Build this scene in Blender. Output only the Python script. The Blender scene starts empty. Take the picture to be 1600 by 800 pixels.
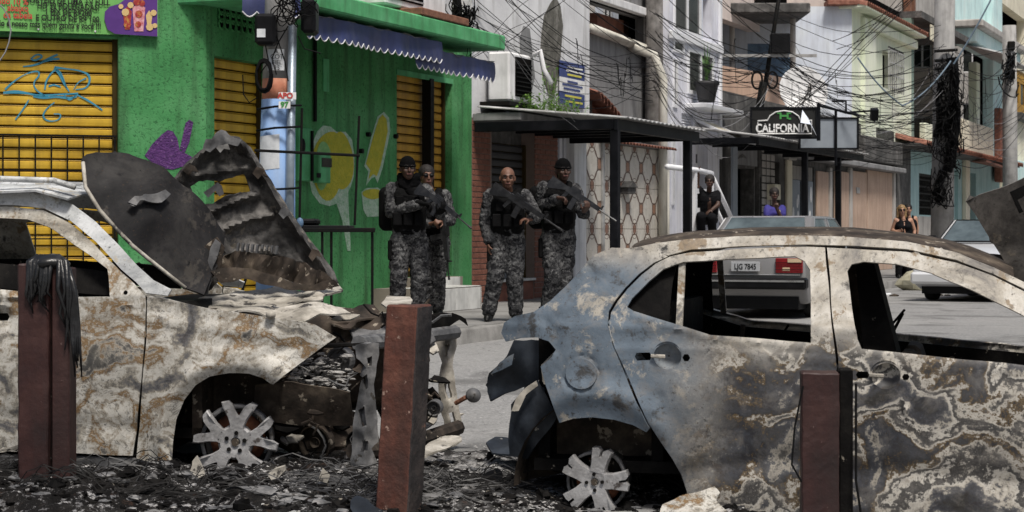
import bpy, bmesh, math, random
from mathutils import Vector, Matrix, noise
from mathutils.geometry import delaunay_2d_cdt
random.seed(7)
SC = bpy.context.scene
COL = SC.collection
R = math.radians
# ------------------------------------------------------------------ camera, sky, sun, exposure
CAMZ, HZ, FP = 1.4, 365.0, 3000.0          # eye height, horizon row and focal length in pixels of the 1600 wide photo
cam = bpy.data.cameras.new('camera')
cam.sensor_width = 36.0
cam.lens = FP / 1600 * 36
cam.shift_y = -(400 - HZ) / 1600
cam.clip_end = 500
cam.dof.use_dof = True
cam.dof.focus_distance = 13.5
cam.dof.aperture_fstop = 9.0
camo = bpy.data.objects.new('camera', cam); COL.objects.link(camo)
camo.location = (0, 0, CAMZ); camo.rotation_euler = (R(90), 0, 0)
SC.camera = camo
SUN_EL, SUN_AZ = 62, 160                    # degrees; azimuth measured clockwise from +Y
W = bpy.data.worlds.new('World'); SC.world = W; W.use_nodes = True
_nt = W.node_tree; _nt.nodes.clear()
_sky = _nt.nodes.new('ShaderNodeTexSky'); _sky.sky_type = 'NISHITA'; _sky.sun_disc = False
_sky.sun_elevation = R(SUN_EL); _sky.sun_rotation = R(SUN_AZ); _sky.dust_density = 5.0; _sky.air_density = 1.3; _sky.ozone_density = 1.0
_bg = _nt.nodes.new('ShaderNodeBackground'); _bg.inputs['Strength'].default_value = 0.085
_wo = _nt.nodes.new('ShaderNodeOutputWorld')
_nt.links.new(_sky.outputs[0], _bg.inputs[0]); _nt.links.new(_bg.outputs[0], _wo.inputs[0])
sun = bpy.data.lights.new('sun', 'SUN'); sun.energy = 3.7; sun.angle = R(12); sun.color = (1, .96, .89)
suno = bpy.data.objects.new('sun', sun); COL.objects.link(suno)
_sd = Vector((math.sin(R(SUN_AZ)) * math.cos(R(SUN_EL)), math.cos(R(SUN_AZ)) * math.cos(R(SUN_EL)), math.sin(R(SUN_EL))))
suno.rotation_euler = (-_sd).to_track_quat('-Z', 'Y').to_euler(); suno.location = (0, 0, 30)
SC.view_settings.view_transform = 'Standard'; SC.view_settings.look = 'None'
SC.view_settings.exposure = 0.0; SC.view_settings.gamma = 1.0; SC.view_settings.use_curve_mapping = False

# ------------------------------------------------------------------ helpers
def P(px, py, d):
    return Vector(((px - 800) / FP * d, d, CAMZ + (HZ - py) / FP * d))

class MB:
    def __init__(s): s.v = []; s.f = []
    def add(s, vs, fs):
        o = len(s.v); s.v += [tuple(v) for v in vs]; s.f += [tuple(i + o for i in f) for f in fs]; return s
    def box(s, x0, x1, y0, y1, z0, z1, M_=None):
        vs = [Vector((x, y, z)) for z in (z0, z1) for y in (y0, y1) for x in (x0, x1)]
        if M_ is not None: vs = [M_ @ v for v in vs]
        return s.add(vs, [(0, 2, 3, 1), (4, 5, 7, 6), (0, 1, 5, 4), (2, 6, 7, 3), (0, 4, 6, 2), (1, 3, 7, 5)])
    def cbox(s, c, dx, dy, dz, rot=(0, 0, 0)):
        from mathutils import Euler
        M_ = Matrix.Translation(Vector(c)) @ Euler(rot).to_matrix().to_4x4()
        return s.box(-dx / 2, dx / 2, -dy / 2, dy / 2, -dz / 2, dz / 2, M_)
    def bbox(s, x0, x1, y0, y1, z0, z1, b=.01, M_=None):      # box with chamfered edges
        x0, x1 = min(x0, x1), max(x0, x1); y0, y1 = min(y0, y1), max(y0, y1); z0, z1 = min(z0, z1), max(z0, z1)
        vs = []; ix = {}
        for i, X in enumerate(((x0, x1))):
            for j, Y in enumerate((y0, y1)):
                for k, Z in enumerate((z0, z1)):
                    sx, sy, sz = (1 - 2 * i) * b, (1 - 2 * j) * b, (1 - 2 * k) * b
                    for a, o in (('x', (0, sy, sz)), ('y', (sx, 0, sz)), ('z', (sx, sy, 0))):
                        ix[i, j, k, a] = len(vs); vs.append(Vector((X + o[0], Y + o[1], Z + o[2])))
        f = []
        for i in (0, 1):
            q = [ix[i, 0, 0, 'x'], ix[i, 1, 0, 'x'], ix[i, 1, 1, 'x'], ix[i, 0, 1, 'x']]; f.append(q if i else q[::-1])
            q = [ix[0, i, 0, 'y'], ix[1, i, 0, 'y'], ix[1, i, 1, 'y'], ix[0, i, 1, 'y']]; f.append(q[::-1] if i else q)
            q = [ix[0, 0, i, 'z'], ix[1, 0, i, 'z'], ix[1, 1, i, 'z'], ix[0, 1, i, 'z']]; f.append(q if i else q[::-1])
        for i in (0, 1):
            for j in (0, 1):
                f.append([ix[i, j, 0, 'x'], ix[i, j, 1, 'x'], ix[i, j, 1, 'y'], ix[i, j, 0, 'y']])
                f.append([ix[i, 0, j, 'x'], ix[i, 1, j, 'x'], ix[i, 1, j, 'z'], ix[i, 0, j, 'z']])
                f.append([ix[0, i, j, 'y'], ix[1, i, j, 'y'], ix[1, i, j, 'z'], ix[0, i, j, 'z']])
                for k in (0, 1): f.append([ix[i, j, k, 'x'], ix[i, j, k, 'y'], ix[i, j, k, 'z']])
        if M_ is not None: vs = [M_ @ v for v in vs]
        return s.add(vs, f)
    def tube(s, pts, r, n=6, cap=True, flat=1.0):
        pts = [Vector(p) for p in pts]; m = len(pts)
        rs = r if isinstance(r, (list, tuple)) else [r] * m
        vs = []; fs = []; up = None
        for i, p in enumerate(pts):
            t = (pts[min(i + 1, m - 1)] - pts[max(i - 1, 0)])
            if t.length < 1e-9: t = Vector((0, 0, 1))
            t.normalize()
            if up is None: up = Vector((0, 0, 1)) if abs(t.z) < .9 else Vector((0, 1, 0))
            a = up - t * up.dot(t)
            if a.length < 1e-4: a = t.orthogonal()
            a.normalize(); b = t.cross(a); up = a
            for k in range(n):
                an = 2 * math.pi * k / n
                vs.append(p + a * (math.cos(an) * rs[i]) + b * (math.sin(an) * rs[i] * flat))
        for i in range(m - 1):
            for k in range(n):
                k2 = (k + 1) % n
                fs.append((i * n + k, i * n + k2, (i + 1) * n + k2, (i + 1) * n + k))
        if cap:
            fs.append(tuple(range(n))[::-1]); fs.append(tuple((m - 1) * n + k for k in range(n)))
        return s.add(vs, fs)
    def lathe(s, prof, n=16, M_=None, cap=True):              # prof: (radius, z) list, axis z
        vs = []; fs = []; m = len(prof)
        for r, z in prof:
            for k in range(n):
                an = 2 * math.pi * k / n; v = Vector((r * math.cos(an), r * math.sin(an), z))
                vs.append(M_ @ v if M_ is not None else v)
        for i in range(m - 1):
            for k in range(n):
                k2 = (k + 1) % n; fs.append((i * n + k, i * n + k2, (i + 1) * n + k2, (i + 1) * n + k))
        if cap: fs.append(tuple(range(n))[::-1]); fs.append(tuple((m - 1) * n + k for k in range(n)))
        return s.add(vs, fs)
    def prism(s, poly, y0, y1, M_=None):                      # poly in (x, z); extruded along y
        n = len(poly)
        vs = [Vector((x, y0, z)) for x, z in poly] + [Vector((x, y1, z)) for x, z in poly]
        if M_ is not None: vs = [M_ @ v for v in vs]
        fs = [tuple(range(n)), tuple(range(2 * n - 1, n - 1, -1))]
        for i in range(n):
            j = (i + 1) % n; fs.append((i, i + n, j + n, j))
        return s.add(vs, fs)
    def ball(s, c, rx, ry=None, rz=None, n=12, m=8, M_=None):
        ry = ry or rx; rz = rz or rx; c = Vector(c); vs = []; fs = []
        for i in range(m + 1):
            th = math.pi * i / m
            for k in range(n):
                ph = 2 * math.pi * k / n
                v = Vector((rx * math.sin(th) * math.cos(ph), ry * math.sin(th) * math.sin(ph), rz * math.cos(th)))
                if M_ is not None: v = M_ @ v
                vs.append(c + v)
        for i in range(m):
            for k in range(n):
                k2 = (k + 1) % n; fs.append((i * n + k, (i + 1) * n + k, (i + 1) * n + k2, i * n + k2))
        return s.add(vs, fs)
    def mesh(s, name, smooth=False, fixn=True):
        me = bpy.data.meshes.new(name); me.from_pydata(s.v, [], s.f)
        if fixn:
            bm = bmesh.new(); bm.from_mesh(me)
            bmesh.ops.recalc_face_normals(bm, faces=bm.faces); bm.to_mesh(me); bm.free()
        if smooth: me.polygons.foreach_set('use_smooth', [True] * len(me.polygons))
        me.update(); return me
    def build(s, name, mat, parent=None, smooth=False, **kw):
        return link(name, s.mesh(name, smooth), mat, parent, **kw)

def link(name, me, mat=None, parent=None, label=None, cat=None, group=None, kind=None, loc=None, rot=None, scale=None):
    if mat is not None and not me.materials: me.materials.append(mat)
    o = bpy.data.objects.new(name, me); COL.objects.link(o); o.parent = parent
    if loc is not None: o.location = loc
    if rot is not None: o.rotation_euler = rot
    if scale is not None: o.scale = scale
    tag(o, label, cat, group, kind); return o

def tag(o, label=None, cat=None, group=None, kind=None):
    if label: o['label'] = label
    if cat: o['category'] = cat
    if group: o['group'] = group
    if kind: o['kind'] = kind
    return o

def thing(name, label, cat, loc=(0, 0, 0), rotz=0, group=None):
    o = bpy.data.objects.new(name, None); COL.objects.link(o); o.empty_display_size = .2
    o.location = loc; o.rotation_euler = (0, 0, rotz); tag(o, label, cat, group); return o

def mod(o, typ, **kw):
    m = o.modifiers.new(typ.lower(), typ)
    for k, v in kw.items(): setattr(m, k, v)
    return m

def bake_mods(o):                                            # replace the mesh by its modified version
    dg = bpy.context.evaluated_depsgraph_get()
    me = bpy.data.meshes.new_from_object(o.evaluated_get(dg))
    me.name = o.data.name; o.modifiers.clear(); o.data = me
    return o

def smooth_angle(me, ang=35):
    me.polygons.foreach_set('use_smooth', [True] * len(me.polygons))
    bm = bmesh.new(); bm.from_mesh(me)
    for e in bm.edges:
        if len(e.link_faces) == 2 and e.calc_face_angle(0) > R(ang): e.smooth = False
    bm.to_mesh(me); bm.free()

class Face:                                                  # a vertical wall plane seen in plan; u runs along it
    def __init__(s, O, ang):
        s.O = Vector(O); s.a = ang; s.t = Vector((math.cos(ang), math.sin(ang))); s.m = Vector((-math.sin(ang), math.cos(ang)))
    def d(s, px, off=0):
        r = Vector(((px - 800) / FP, 1)); return (s.O.dot(s.m) - off) / r.dot(s.m)
    def u(s, px, off=0):
        d = s.d(px, off); return (Vector(((px - 800) / FP * d, d)) - s.O).dot(s.t)
    def z(s, px, py, off=0): return CAMZ + (HZ - py) / FP * s.d(px, off)
    def uz(s, px, py, off=0): return s.u(px, off), s.z(px, py, off)
    def world(s, u, off=0, z=0):
        p = s.O + s.t * u - s.m * off; return Vector((p.x, p.y, z))
    def thing(s, name, label, cat, u=0, off=0, z=0, group=None):
        return thing(name, label, cat, s.world(u, off, z), s.a, group)

# ------------------------------------------------------------------ materials
class NT:
    def __init__(s, name):
        s.m = bpy.data.materials.new(name); s.m.use_nodes = True; s.t = s.m.node_tree; s.t.nodes.clear()
        s.out = s.n('ShaderNodeOutputMaterial'); s.b = s.n('ShaderNodeBsdfPrincipled'); s.l(s.b.outputs[0], s.out.inputs[0])
        s.tc = s.n('ShaderNodeTexCoord')
    def n(s, t, **kw):
        x = s.t.nodes.new(t)
        for k, v in kw.items(): setattr(x, k, v)
        return x
    def l(s, a, b): s.t.links.new(a, b)
    def setin(s, sock, v):
        if hasattr(v, 'is_linked') or hasattr(v, 'links'): s.l(v, sock)
        else: sock.default_value = v
    def coord(s, which='Object', scale=(1, 1, 1), loc=(0, 0, 0), rot=(0, 0, 0), rnd=False):
        mp = s.n('ShaderNodeMapping'); mp.inputs['Scale'].default_value = scale; mp.inputs['Location'].default_value = loc; mp.inputs['Rotation'].default_value = rot
        s.l(s.tc.outputs[which], mp.inputs[0])
        if rnd:
            oi = s.n('ShaderNodeObjectInfo'); mul = s.n('ShaderNodeVectorMath', operation='SCALE'); mul.inputs[0].default_value = (37, 91, 53)
            s.l(oi.outputs['Random'], mul.inputs['Scale']); s.l(mul.outputs[0], mp.inputs['Location'])
        return mp.outputs[0]
    def noise(s, vec, scale=5, detail=5, rough=.6, dist=0):
        x = s.n('ShaderNodeTexNoise'); x.inputs['Scale'].default_value = scale; x.inputs['Detail'].default_value = detail
        x.inputs['Roughness'].default_value = rough; x.inputs['Distortion'].default_value = dist; s.l(vec, x.inputs['Vector']); return x.outputs['Fac']
    def vor(s, vec, scale=5, feature='F1', out='Distance', rnd=1):
        x = s.n('ShaderNodeTexVoronoi', feature=feature); x.inputs['Scale'].default_value = scale; x.inputs['Randomness'].default_value = rnd
        s.l(vec, x.inputs['Vector']); return x.outputs[out]
    def ramp(s, fac, stops, interp='LINEAR'):
        x = s.n('ShaderNodeValToRGB'); cr = x.color_ramp; cr.interpolation = interp
        while len(cr.elements) < len(stops): cr.elements.new(.5)
        for e, (p, c) in zip(cr.elements, stops):
            e.position = p; c = (c, c, c) if isinstance(c, (int, float)) else c; e.color = (c[0], c[1], c[2], 1)
        s.l(fac, x.inputs[0]); return x.outputs[0]
    def mix(s, fac, a, b, mode='MIX'):
        x = s.n('ShaderNodeMix', data_type='RGBA', blend_type=mode)
        s.setin(x.inputs[0], fac)
        for sock, v in ((x.inputs[6], a), (x.inputs[7], b)):
            if isinstance(v, (tuple, list)): sock.default_value = (v[0], v[1], v[2], 1)
            elif isinstance(v, (int, float)): sock.default_value = (v, v, v, 1)
            else: s.l(v, sock)
        return x.outputs[2]
    def math(s, op, a, b=0.0, c=None, clamp=False):
        x = s.n('ShaderNodeMath', operation=op); x.use_clamp = clamp
        s.setin(x.inputs[0], a); s.setin(x.inputs[1], b)
        if c is not None: s.setin(x.inputs[2], c)
        return x.outputs[0]
    def sep(s, vec):
        x = s.n('ShaderNodeSeparateXYZ'); s.l(vec, x.inputs[0]); return x.outputs
    def bump(s, h, strength=.3, dist=.02):
        x = s.n('ShaderNodeBump'); x.inputs['Strength'].default_value = strength; x.inputs['Distance'].default_value = dist
        s.l(h, x.inputs['Height']); s.l(x.outputs[0], s.b.inputs['Normal'])
    def fin(s, col, rough=.8, metal=0.0, spec=.5):
        if isinstance(col, (tuple, list)): s.b.inputs['Base Color'].default_value = (*col[:3], 1)
        else: s.l(col, s.b.inputs['Base Color'])
        s.setin(s.b.inputs['Roughness'], rough); s.setin(s.b.inputs['Metallic'], metal); s.b.inputs['Specular IOR Level'].default_value = spec
        return s.m

def mat(name, c1, c2=None, c3=None, scale=4, rough=.8, bump=.25, bscale=60, metal=0, rnd=False, streak=None, dirt=.35, spec=.4, detail=6, bdist=.01, speck=None, fine=None):
    """mottled procedural surface: two or three tones by noise, optional rain streaks and specks"""
    t = NT(name); co = t.coord(rnd=rnd)
    c2 = c2 or tuple(x * .78 for x in c1); c3 = c3 or tuple(min(1, x * 1.12) for x in c1)
    n1 = t.noise(co, scale, detail, .62)
    col = t.ramp(n1, [(.3, c2), (.5, c1), (.72, c3)])
    if fine:
        n4 = t.noise(co, fine, 3, .7); col = t.mix(t.ramp(n4, [(.42, 0), (.62, .55)]), col, c2)
    if streak:
        cs = t.coord(scale=(3.2, 3.2, .35), rnd=rnd); n2 = t.noise(cs, 2.2, 6, .6)
        col = t.mix(t.math('MULTIPLY', t.ramp(n2, [(.45, 0), (.75, 1)]), dirt), col, streak)
    if speck:
        n3 = t.noise(co, speck[0], 4, .6); col = t.mix(t.ramp(n3, [(speck[1], 0), (speck[1] + .04, 1)]), col, speck[2])
    if bump: t.bump(t.noise(co, bscale, 4, .6), bump, bdist)
    rr = t.ramp(n1, [(.2, max(0, rough - .1)), (.8, min(1, rough + .1))])
    return t.fin(col, rr, metal, spec)

def px_panel(outline, depth, holes=(), grid=9, thick=.004, amp=0.0, freq=6.0, seed=0.0, conv=None, edge=8):
    """sheet of metal: an outline (photo pixels, or any 2-D frame with its own conv) triangulated, given real depth, relief and thickness"""
    def dens(poly):
        o = []
        for i, a in enumerate(poly):
            b = poly[(i + 1) % len(poly)]; L = math.hypot(b[0] - a[0], b[1] - a[1]); k = max(1, int(L / edge))
            for j in range(k): o.append((a[0] + (b[0] - a[0]) * j / k, a[1] + (b[1] - a[1]) * j / k))
        return o
    rings = [dens(outline)] + [dens(h) for h in holes]
    def inside(p, poly):
        c = False; j = len(poly) - 1
        for i in range(len(poly)):
            if (poly[i][1] > p[1]) != (poly[j][1] > p[1]) and p[0] < (poly[j][0] - poly[i][0]) * (p[1] - poly[i][1]) / (poly[j][1] - poly[i][1]) + poly[i][0]: c = not c
            j = i
        return c
    vs = []; es = []
    for r in rings:
        o = len(vs); vs += [Vector(p) for p in r]; es += [(o + i, o + (i + 1) % len(r)) for i in range(len(r))]
    xs = [p[0] for p in rings[0]]; ys = [p[1] for p in rings[0]]
    allb = [q for r in rings for q in r]
    cell = {}
    for q in allb: cell.setdefault((int(q[0] // grid), int(q[1] // grid)), []).append(q)
    gx = min(xs)
    row = 0
    y = min(ys) + grid * .5
    while y < max(ys):
        x = gx + (grid * .5 if row % 2 else 0)
        while x < max(xs):
            if inside((x, y), rings[0]) and not any(inside((x, y), h) for h in rings[1:]):
                ok = True; cx, cy = int(x // grid), int(y // grid)
                for i in (-1, 0, 1):
                    for j in (-1, 0, 1):
                        for q in cell.get((cx + i, cy + j), ()):
                            if (q[0] - x) ** 2 + (q[1] - y) ** 2 < (grid * .45) ** 2: ok = False
                if ok: vs.append(Vector((x, y)))
            x += grid
        y += grid * .87; row += 1
    v2, _, f2, *_r = delaunay_2d_cdt(vs, es, [], 0, 1e-4)
    fs = []
    for f in f2:
        c = (sum(v2[i][0] for i in f) / len(f), sum(v2[i][1] for i in f) / len(f))
        if inside(c, rings[0]) and not any(inside(c, h) for h in rings[1:]): fs.append(f)
    mb = MB(); out = []
    for v in v2:
        if conv: p = conv(v[0], v[1])
        else: p = P(v[0], v[1], depth(v[0], v[1]) if callable(depth) else depth)
        if amp:
            q = p * freq + Vector((seed, seed * 1.7, -seed)); nv = noise.noise_vector(q)
            p = p + nv * amp
        out.append(p)
    mb.add(out, fs); return mb

def sheet(name, mb, m, parent, thick=.005, smooth=True, **kw):
    me = bpy.data.meshes.new(name); me.from_pydata(mb.v, [], mb.f)
    bm = bmesh.new(); bm.from_mesh(me); bmesh.ops.delete(bm, geom=[v for v in bm.verts if not v.link_faces], context='VERTS')
    bmesh.ops.recalc_face_normals(bm, faces=bm.faces)
    bm.normal_update(); bm.verts.index_update()
    vs0 = list(bm.verts); fs0 = list(bm.faces); be = [(e.verts[0], e.verts[1], e.link_faces[0]) for e in bm.edges if len(e.link_faces) == 1]
    nv = [bm.verts.new(v.co - v.normal * thick) for v in vs0]
    for f in fs0: bm.faces.new([nv[v.index] for v in reversed(f.verts)])
    for a, b, f in be:
        L = list(f.verts); i = L.index(a)
        if L[(i + 1) % len(L)] is not b: a, b = b, a
        bm.faces.new([b, a, nv[a.index], nv[b.index]])
    bm.to_mesh(me); bm.free()
    me.polygons.foreach_set('use_smooth', [smooth] * len(me.polygons))
    o = link(name, me, m, parent, **kw); smooth_angle(me, 50) if smooth else None
    return o

def wall_mesh(u0, u1, z0, z1, openings=(), thick=.25, reveal=.14):
    """wall in local (x=u, y into the building, z) with real openings (u0,u1,z0,z1)"""
    us = sorted({u0, u1, *[max(u0, min(u1, o[i])) for o in openings for i in (0, 1)]}); zs = sorted({z0, z1, *[max(z0, min(z1, o[i])) for o in openings for i in (2, 3)]})
    mb = MB()
    def hole(a, b):
        return any(o[0] < a < o[1] and o[2] < b < o[3] for o in openings)
    for i in range(len(us) - 1):
        for j in range(len(zs) - 1):
            if not hole((us[i] + us[i + 1]) / 2, (zs[j] + zs[j + 1]) / 2):
                a, b, c, d = us[i], us[i + 1], zs[j], zs[j + 1]
                mb.add([(a, 0, c), (b, 0, c), (b, 0, d), (a, 0, d)], [(0, 1, 2, 3)])
                mb.add([(a, thick, c), (b, thick, c), (b, thick, d), (a, thick, d)], [(3, 2, 1, 0)])
    for o in openings:
        a, b, c, d = o[:4]
        for q in ([(a, 0, c), (a, 0, d), (a, thick, d), (a, thick, c)], [(b, 0, d), (b, 0, c), (b, thick, c), (b, thick, d)],
                  [(a, 0, d), (b, 0, d), (b, thick, d), (a, thick, d)], [(b, 0, c), (a, 0, c), (a, thick, c), (b, thick, c)]):
            mb.add(q, [(0, 1, 2, 3)])
    for q in ([(u0, 0, z0), (u0, thick, z0), (u0, thick, z1), (u0, 0, z1)], [(u1, 0, z1), (u1, thick, z1), (u1, thick, z0), (u1, 0, z0)],
              [(u0, 0, z1), (u0, thick, z1), (u1, thick, z1), (u1, 0, z1)]):
        mb.add(q, [(0, 1, 2, 3)])
    return mb

def wall_obj(name, m, parent, *a, **kw):
    mb = wall_mesh(*a, **kw)
    me = bpy.data.meshes.new(name); me.from_pydata(mb.v, [], mb.f); me.update()
    return link(name, me, m, parent)

def text_obj(name, txt, size, m, parent, loc, rotz=0, align='CENTER', depth=.003, xs=1.0, shear=0, bold=0.0):
    cu = bpy.data.curves.new(name, 'FONT'); cu.body = txt; cu.size = size; cu.align_x = align; cu.align_y = 'CENTER'; cu.extrude = depth; cu.shear = shear; cu.offset = bold
    o = bpy.data.objects.new(name, cu); COL.objects.link(o)
    dg = bpy.context.evaluated_depsgraph_get(); dg.update()
    me = bpy.data.meshes.new_from_object(o.evaluated_get(dg)); bpy.data.objects.remove(o)
    me.materials.clear(); me.materials.append(m)
    o = bpy.data.objects.new(name, me); COL.objects.link(o); o.parent = parent
    o.location = loc; o.rotation_euler = (R(90), 0, rotz); o.scale = (xs, 1, 1); return o
# ------------------------------------------------------------------ shared materials
MT = {}
def _asphalt():
    t = NT('asphalt'); co = t.coord(); n1 = t.noise(co, .35, 6, .6); n2 = t.noise(co, 38, 4, .75); n3 = t.noise(co, 2.3, 6, .65)
    col = t.ramp(n1, [(.3, (.15, .15, .152)), (.7, (.225, .222, .218))])
    col = t.mix(t.ramp(n2, [(.42, 0), (.62, .7)]), col, (.34, .335, .325)); col = t.mix(t.ramp(n3, [(.55, 0), (.75, .4)]), col, (.10, .098, .096))
    rd = t.math('ABSOLUTE', t.math('SUBTRACT', t.noise(co, .55, 9, .6, 1.0), .5)); col = t.mix(t.math('MULTIPLY', t.ramp(rd, [(.0, 1), (.004, 0)]), t.ramp(n3, [(.4, 0), (.5, .8)])), col, (.05, .05, .05)); n6 = t.noise(t.coord(loc=(7, 3, 0)), 1.1, 3, .5); col = t.mix(t.ramp(n6, [(.56, 0), (.64, .6)]), col, (.085, .083, .081)); n7 = t.noise(co, 14, 3, .6); col = t.mix(t.ramp(n7, [(.66, 0), (.72, .8)]), col, (.42, .41, .40))
    t.bump(n2, .5, .006); return t.fin(col, .88, 0, .25)
MT['asphalt'] = _asphalt()
MT['pave'] = mat('pavement_concrete', (.20, .195, .19), (.13, .126, .12), (.27, .265, .255), scale=1.6, rough=.9, bscale=70, speck=(7, .64, (.10, .095, .09)))
MT['kerb'] = mat('kerb_concrete', (.20, .195, .185), (.11, .105, .10), (.28, .27, .26), scale=3, rough=.92, bscale=40, bump=.5)
def _stucco(name, c, dark, light, bs=30, pit=.6):
    t = NT(name); co = t.coord(); n1 = t.noise(co, 1.3, 6, .6); n2 = t.noise(co, bs, 4, .65, .8)
    col = t.ramp(n1, [(.28, dark), (.5, c), (.75, light)])
    h = t.ramp(n2, [(.36, 0), (.52, 1)])
    col = t.mix(t.ramp(n2, [(.36, pit), (.46, 0)]), col, tuple(x * .3 for x in dark))
    cs = t.coord(scale=(3, 3, .3)); n4 = t.noise(cs, 2, 6, .6); col = t.mix(t.math('MULTIPLY', t.ramp(n4, [(.46, 0), (.72, 1)]), .7), col, (.03, .06, .028))
    t.bump(h, .3, .015); return t.fin(col, .88, 0, .2)
MT['green'] = _stucco('green_roughcast', (.07, .265, .095), (.04, .18, .06), (.13, .35, .155))
MT['green_flat'] = mat('green_painted_concrete', (.085, .36, .15), (.05, .25, .09), (.14, .45, .22), scale=3, bump=.3, streak=(.04, .07, .03), dirt=.6)
MT['shutter_y'] = mat('yellow_shutter_paint', (.55, .34, .025), (.42, .25, .02), (.62, .40, .04), scale=2.2, rough=.5, bump=.1, rnd=False, streak=(.12, .07, .02), dirt=.5)
MT['shutter_o'] = mat('ochre_shutter_paint', (.44, .24, .03), (.33, .17, .02), (.52, .30, .04), scale=2.2, rough=.5, bump=.1, streak=(.1, .06, .02), dirt=.5)
MT['shutter_gap'] = mat('shutter_shadow_gap', (.05, .035, .012), rough=.8, spec=0.1)
MT['shutter_g'] = mat('grey_shutter', (.055, .055, .06), (.04, .04, .042), rough=.6, spec=0.2)
MT['iron'] = mat('black_iron', (0.007, 0.0075, 0.0075), (0.015, 0.011, 0.008), (0.01, 0.01, 0.01), scale=9, rough=.6, metal=.3, bump=.2, spec=0.15)
MT['canopy'] = mat('dark_canopy_steel', (0.006, 0.0066, 0.0088), (0.0039, 0.0039, 0.0044), (0.0138, 0.0138, 0.0176), scale=3, rough=.5, bump=.15, metal=.2, spec=0.15)
MT['zinc'] = mat('weathered_zinc', (.42, .42, .42), (.22, .21, .2), (.6, .6, .6), scale=4, rough=.6, metal=.3)
MT['blue_cloth'] = mat('blue_awning_vinyl', (.035, .045, .13), (.02, .026, .075), (.06, .075, .20), scale=2.5, rough=.5, bump=.2, bscale=15, streak=(.12, .12, .15), dirt=.35)
MT['grey_cloth'] = mat('faded_awning_top', (.24, .23, .25), (.12, .115, .13), (.34, .33, .35), scale=3, rough=.8, streak=(.06, .06, .07), dirt=.6)
MT['white_trim'] = mat('white_scallop_trim', (.6, .6, .62), rough=.7)
MT['white'] = mat('white_paint', (.72, .72, .73), (.55, .55, .56), (.8, .8, .8), scale=2, rough=.7, streak=(.25, .24, .22), dirt=.5)
MT['white_clean'] = mat('white_gloss_paint', (.74, .75, .78), (.66, .67, .7), (.8, .8, .82), scale=2, rough=.45, bump=.05)
MT['lilac_white'] = mat('pale_lilac_wall', (0.725, 0.737, 0.819), (0.585, 0.585, 0.655), (0.82, 0.82, 0.82), scale=1.2, rough=.75, streak=(.28, .27, .28), dirt=.45)
def _mold():
    t = NT('mouldy_white_wall'); co = t.coord(); n1 = t.noise(co, 1.5, 6, .6); cs = t.coord(scale=(1.6, 1.6, .28)); n2 = t.noise(cs, 1.7, 8, .62)
    col = t.ramp(n1, [(.3, (.56, .56, .58)), (.7, (.74, .745, .76))])
    col = t.mix(t.ramp(n2, [(.50, 0), (.66, .75)]), col, (.33, .325, .32))
    n3 = t.noise(co, 9, 6, .7); col = t.mix(t.ramp(n3, [(.62, 0), (.74, .5)]), col, (.3, .29, .27))
    t.bump(t.noise(co, 25, 5), .35, .015); return t.fin(col, .85, 0, .3)
MT['mold'] = _mold()
MT['mold_dark'] = mat('black_mould_stain', (.12, .115, .10), (.055, .052, .045), (.27, .26, .24), scale=5, rough=.95, bump=.4, bscale=30, fine=14)
MT['concrete'] = mat('raw_concrete_render', (.22, .22, .225), (.15, .15, .155), (.28, .28, .285), scale=1.1, rough=.9, bump=.35, bscale=22, streak=(.05, .05, .05), dirt=.65)
MT['concrete_dk'] = mat('sooty_concrete', (.10, .097, .094), (.045, .044, .043), (.2, .19, .185), scale=2.2, rough=.95, bump=.5, bscale=18, streak=(.02, .02, .02), dirt=.7, fine=11)
MT['pole'] = mat('pole_concrete', (.33, .325, .32), (.22, .215, .21), (.42, .41, .40), scale=3, rough=.9, bump=.35, bscale=45, streak=(.10, .095, .09), dirt=.6)
MT['pole_dk'] = mat('dark_pole_concrete', (.15, .14, .135), (.07, .065, .06), (.25, .24, .23), scale=5, rough=.95, bump=.5, bscale=30, streak=(.03, .03, .03), dirt=.7)
MT['pole_blue'] = mat('pale_blue_paint', (.20, .33, .58), (.14, .25, .46), (.27, .41, .66), scale=3, rough=.7, streak=(.25, .27, .3), dirt=.5)
MT['pole_orange'] = mat('faded_orange_paint', (.45, .17, .10), (.33, .14, .09), (.5, .26, .18), scale=6, rough=.8)
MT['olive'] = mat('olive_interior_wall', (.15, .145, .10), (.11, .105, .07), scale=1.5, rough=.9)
MT['brick'] = mat('brick_tile_red', (.19, .075, .05), (.12, .045, .03), (.26, .11, .075), scale=6, rough=.75, rnd=True, bump=.3)
MT['mortar'] = mat('pale_mortar', (.22, .17, .15), rough=.95)
MT['clay'] = mat('clay_roof_tile', (.24, .10, .07), (.12, .055, .04), (.34, .18, .13), scale=8, rough=.9, rnd=True, bump=.5, bscale=25)
MT['peach'] = mat('peach_roughcast', (.50, .36, .28), (.40, .28, .215), (.58, .43, .34), scale=1.5, rough=.9, bump=.6, bscale=50, streak=(.22, .15, .11), dirt=.45, fine=30)
MT['peach_wall'] = mat('peach_painted_wall', (.62, .42, .31), (.54, .36, .27), (.68, .48, .36), scale=1.2, rough=.85, streak=(.3, .22, .17), dirt=.35)
MT['skyblue'] = mat('pale_blue_wall', (0.655, 0.702, 0.796), (0.538, 0.585, 0.667), (0.737, 0.784, 0.82), scale=1, rough=.85, streak=(.33, .34, .36), dirt=.45)
MT['mint'] = mat('pale_green_wall', (0.772, 0.82, 0.655), (0.655, 0.725, 0.562), (0.82, 0.82, 0.749), scale=1, rough=.85, streak=(.36, .38, .3), dirt=.35)
MT['mint_dk'] = mat('green_porch_wall', (.24, .33, .28), (.17, .24, .2), (.3, .4, .34), scale=1.3, rough=.85, streak=(.09, .12, .1), dirt=.5)
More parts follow.
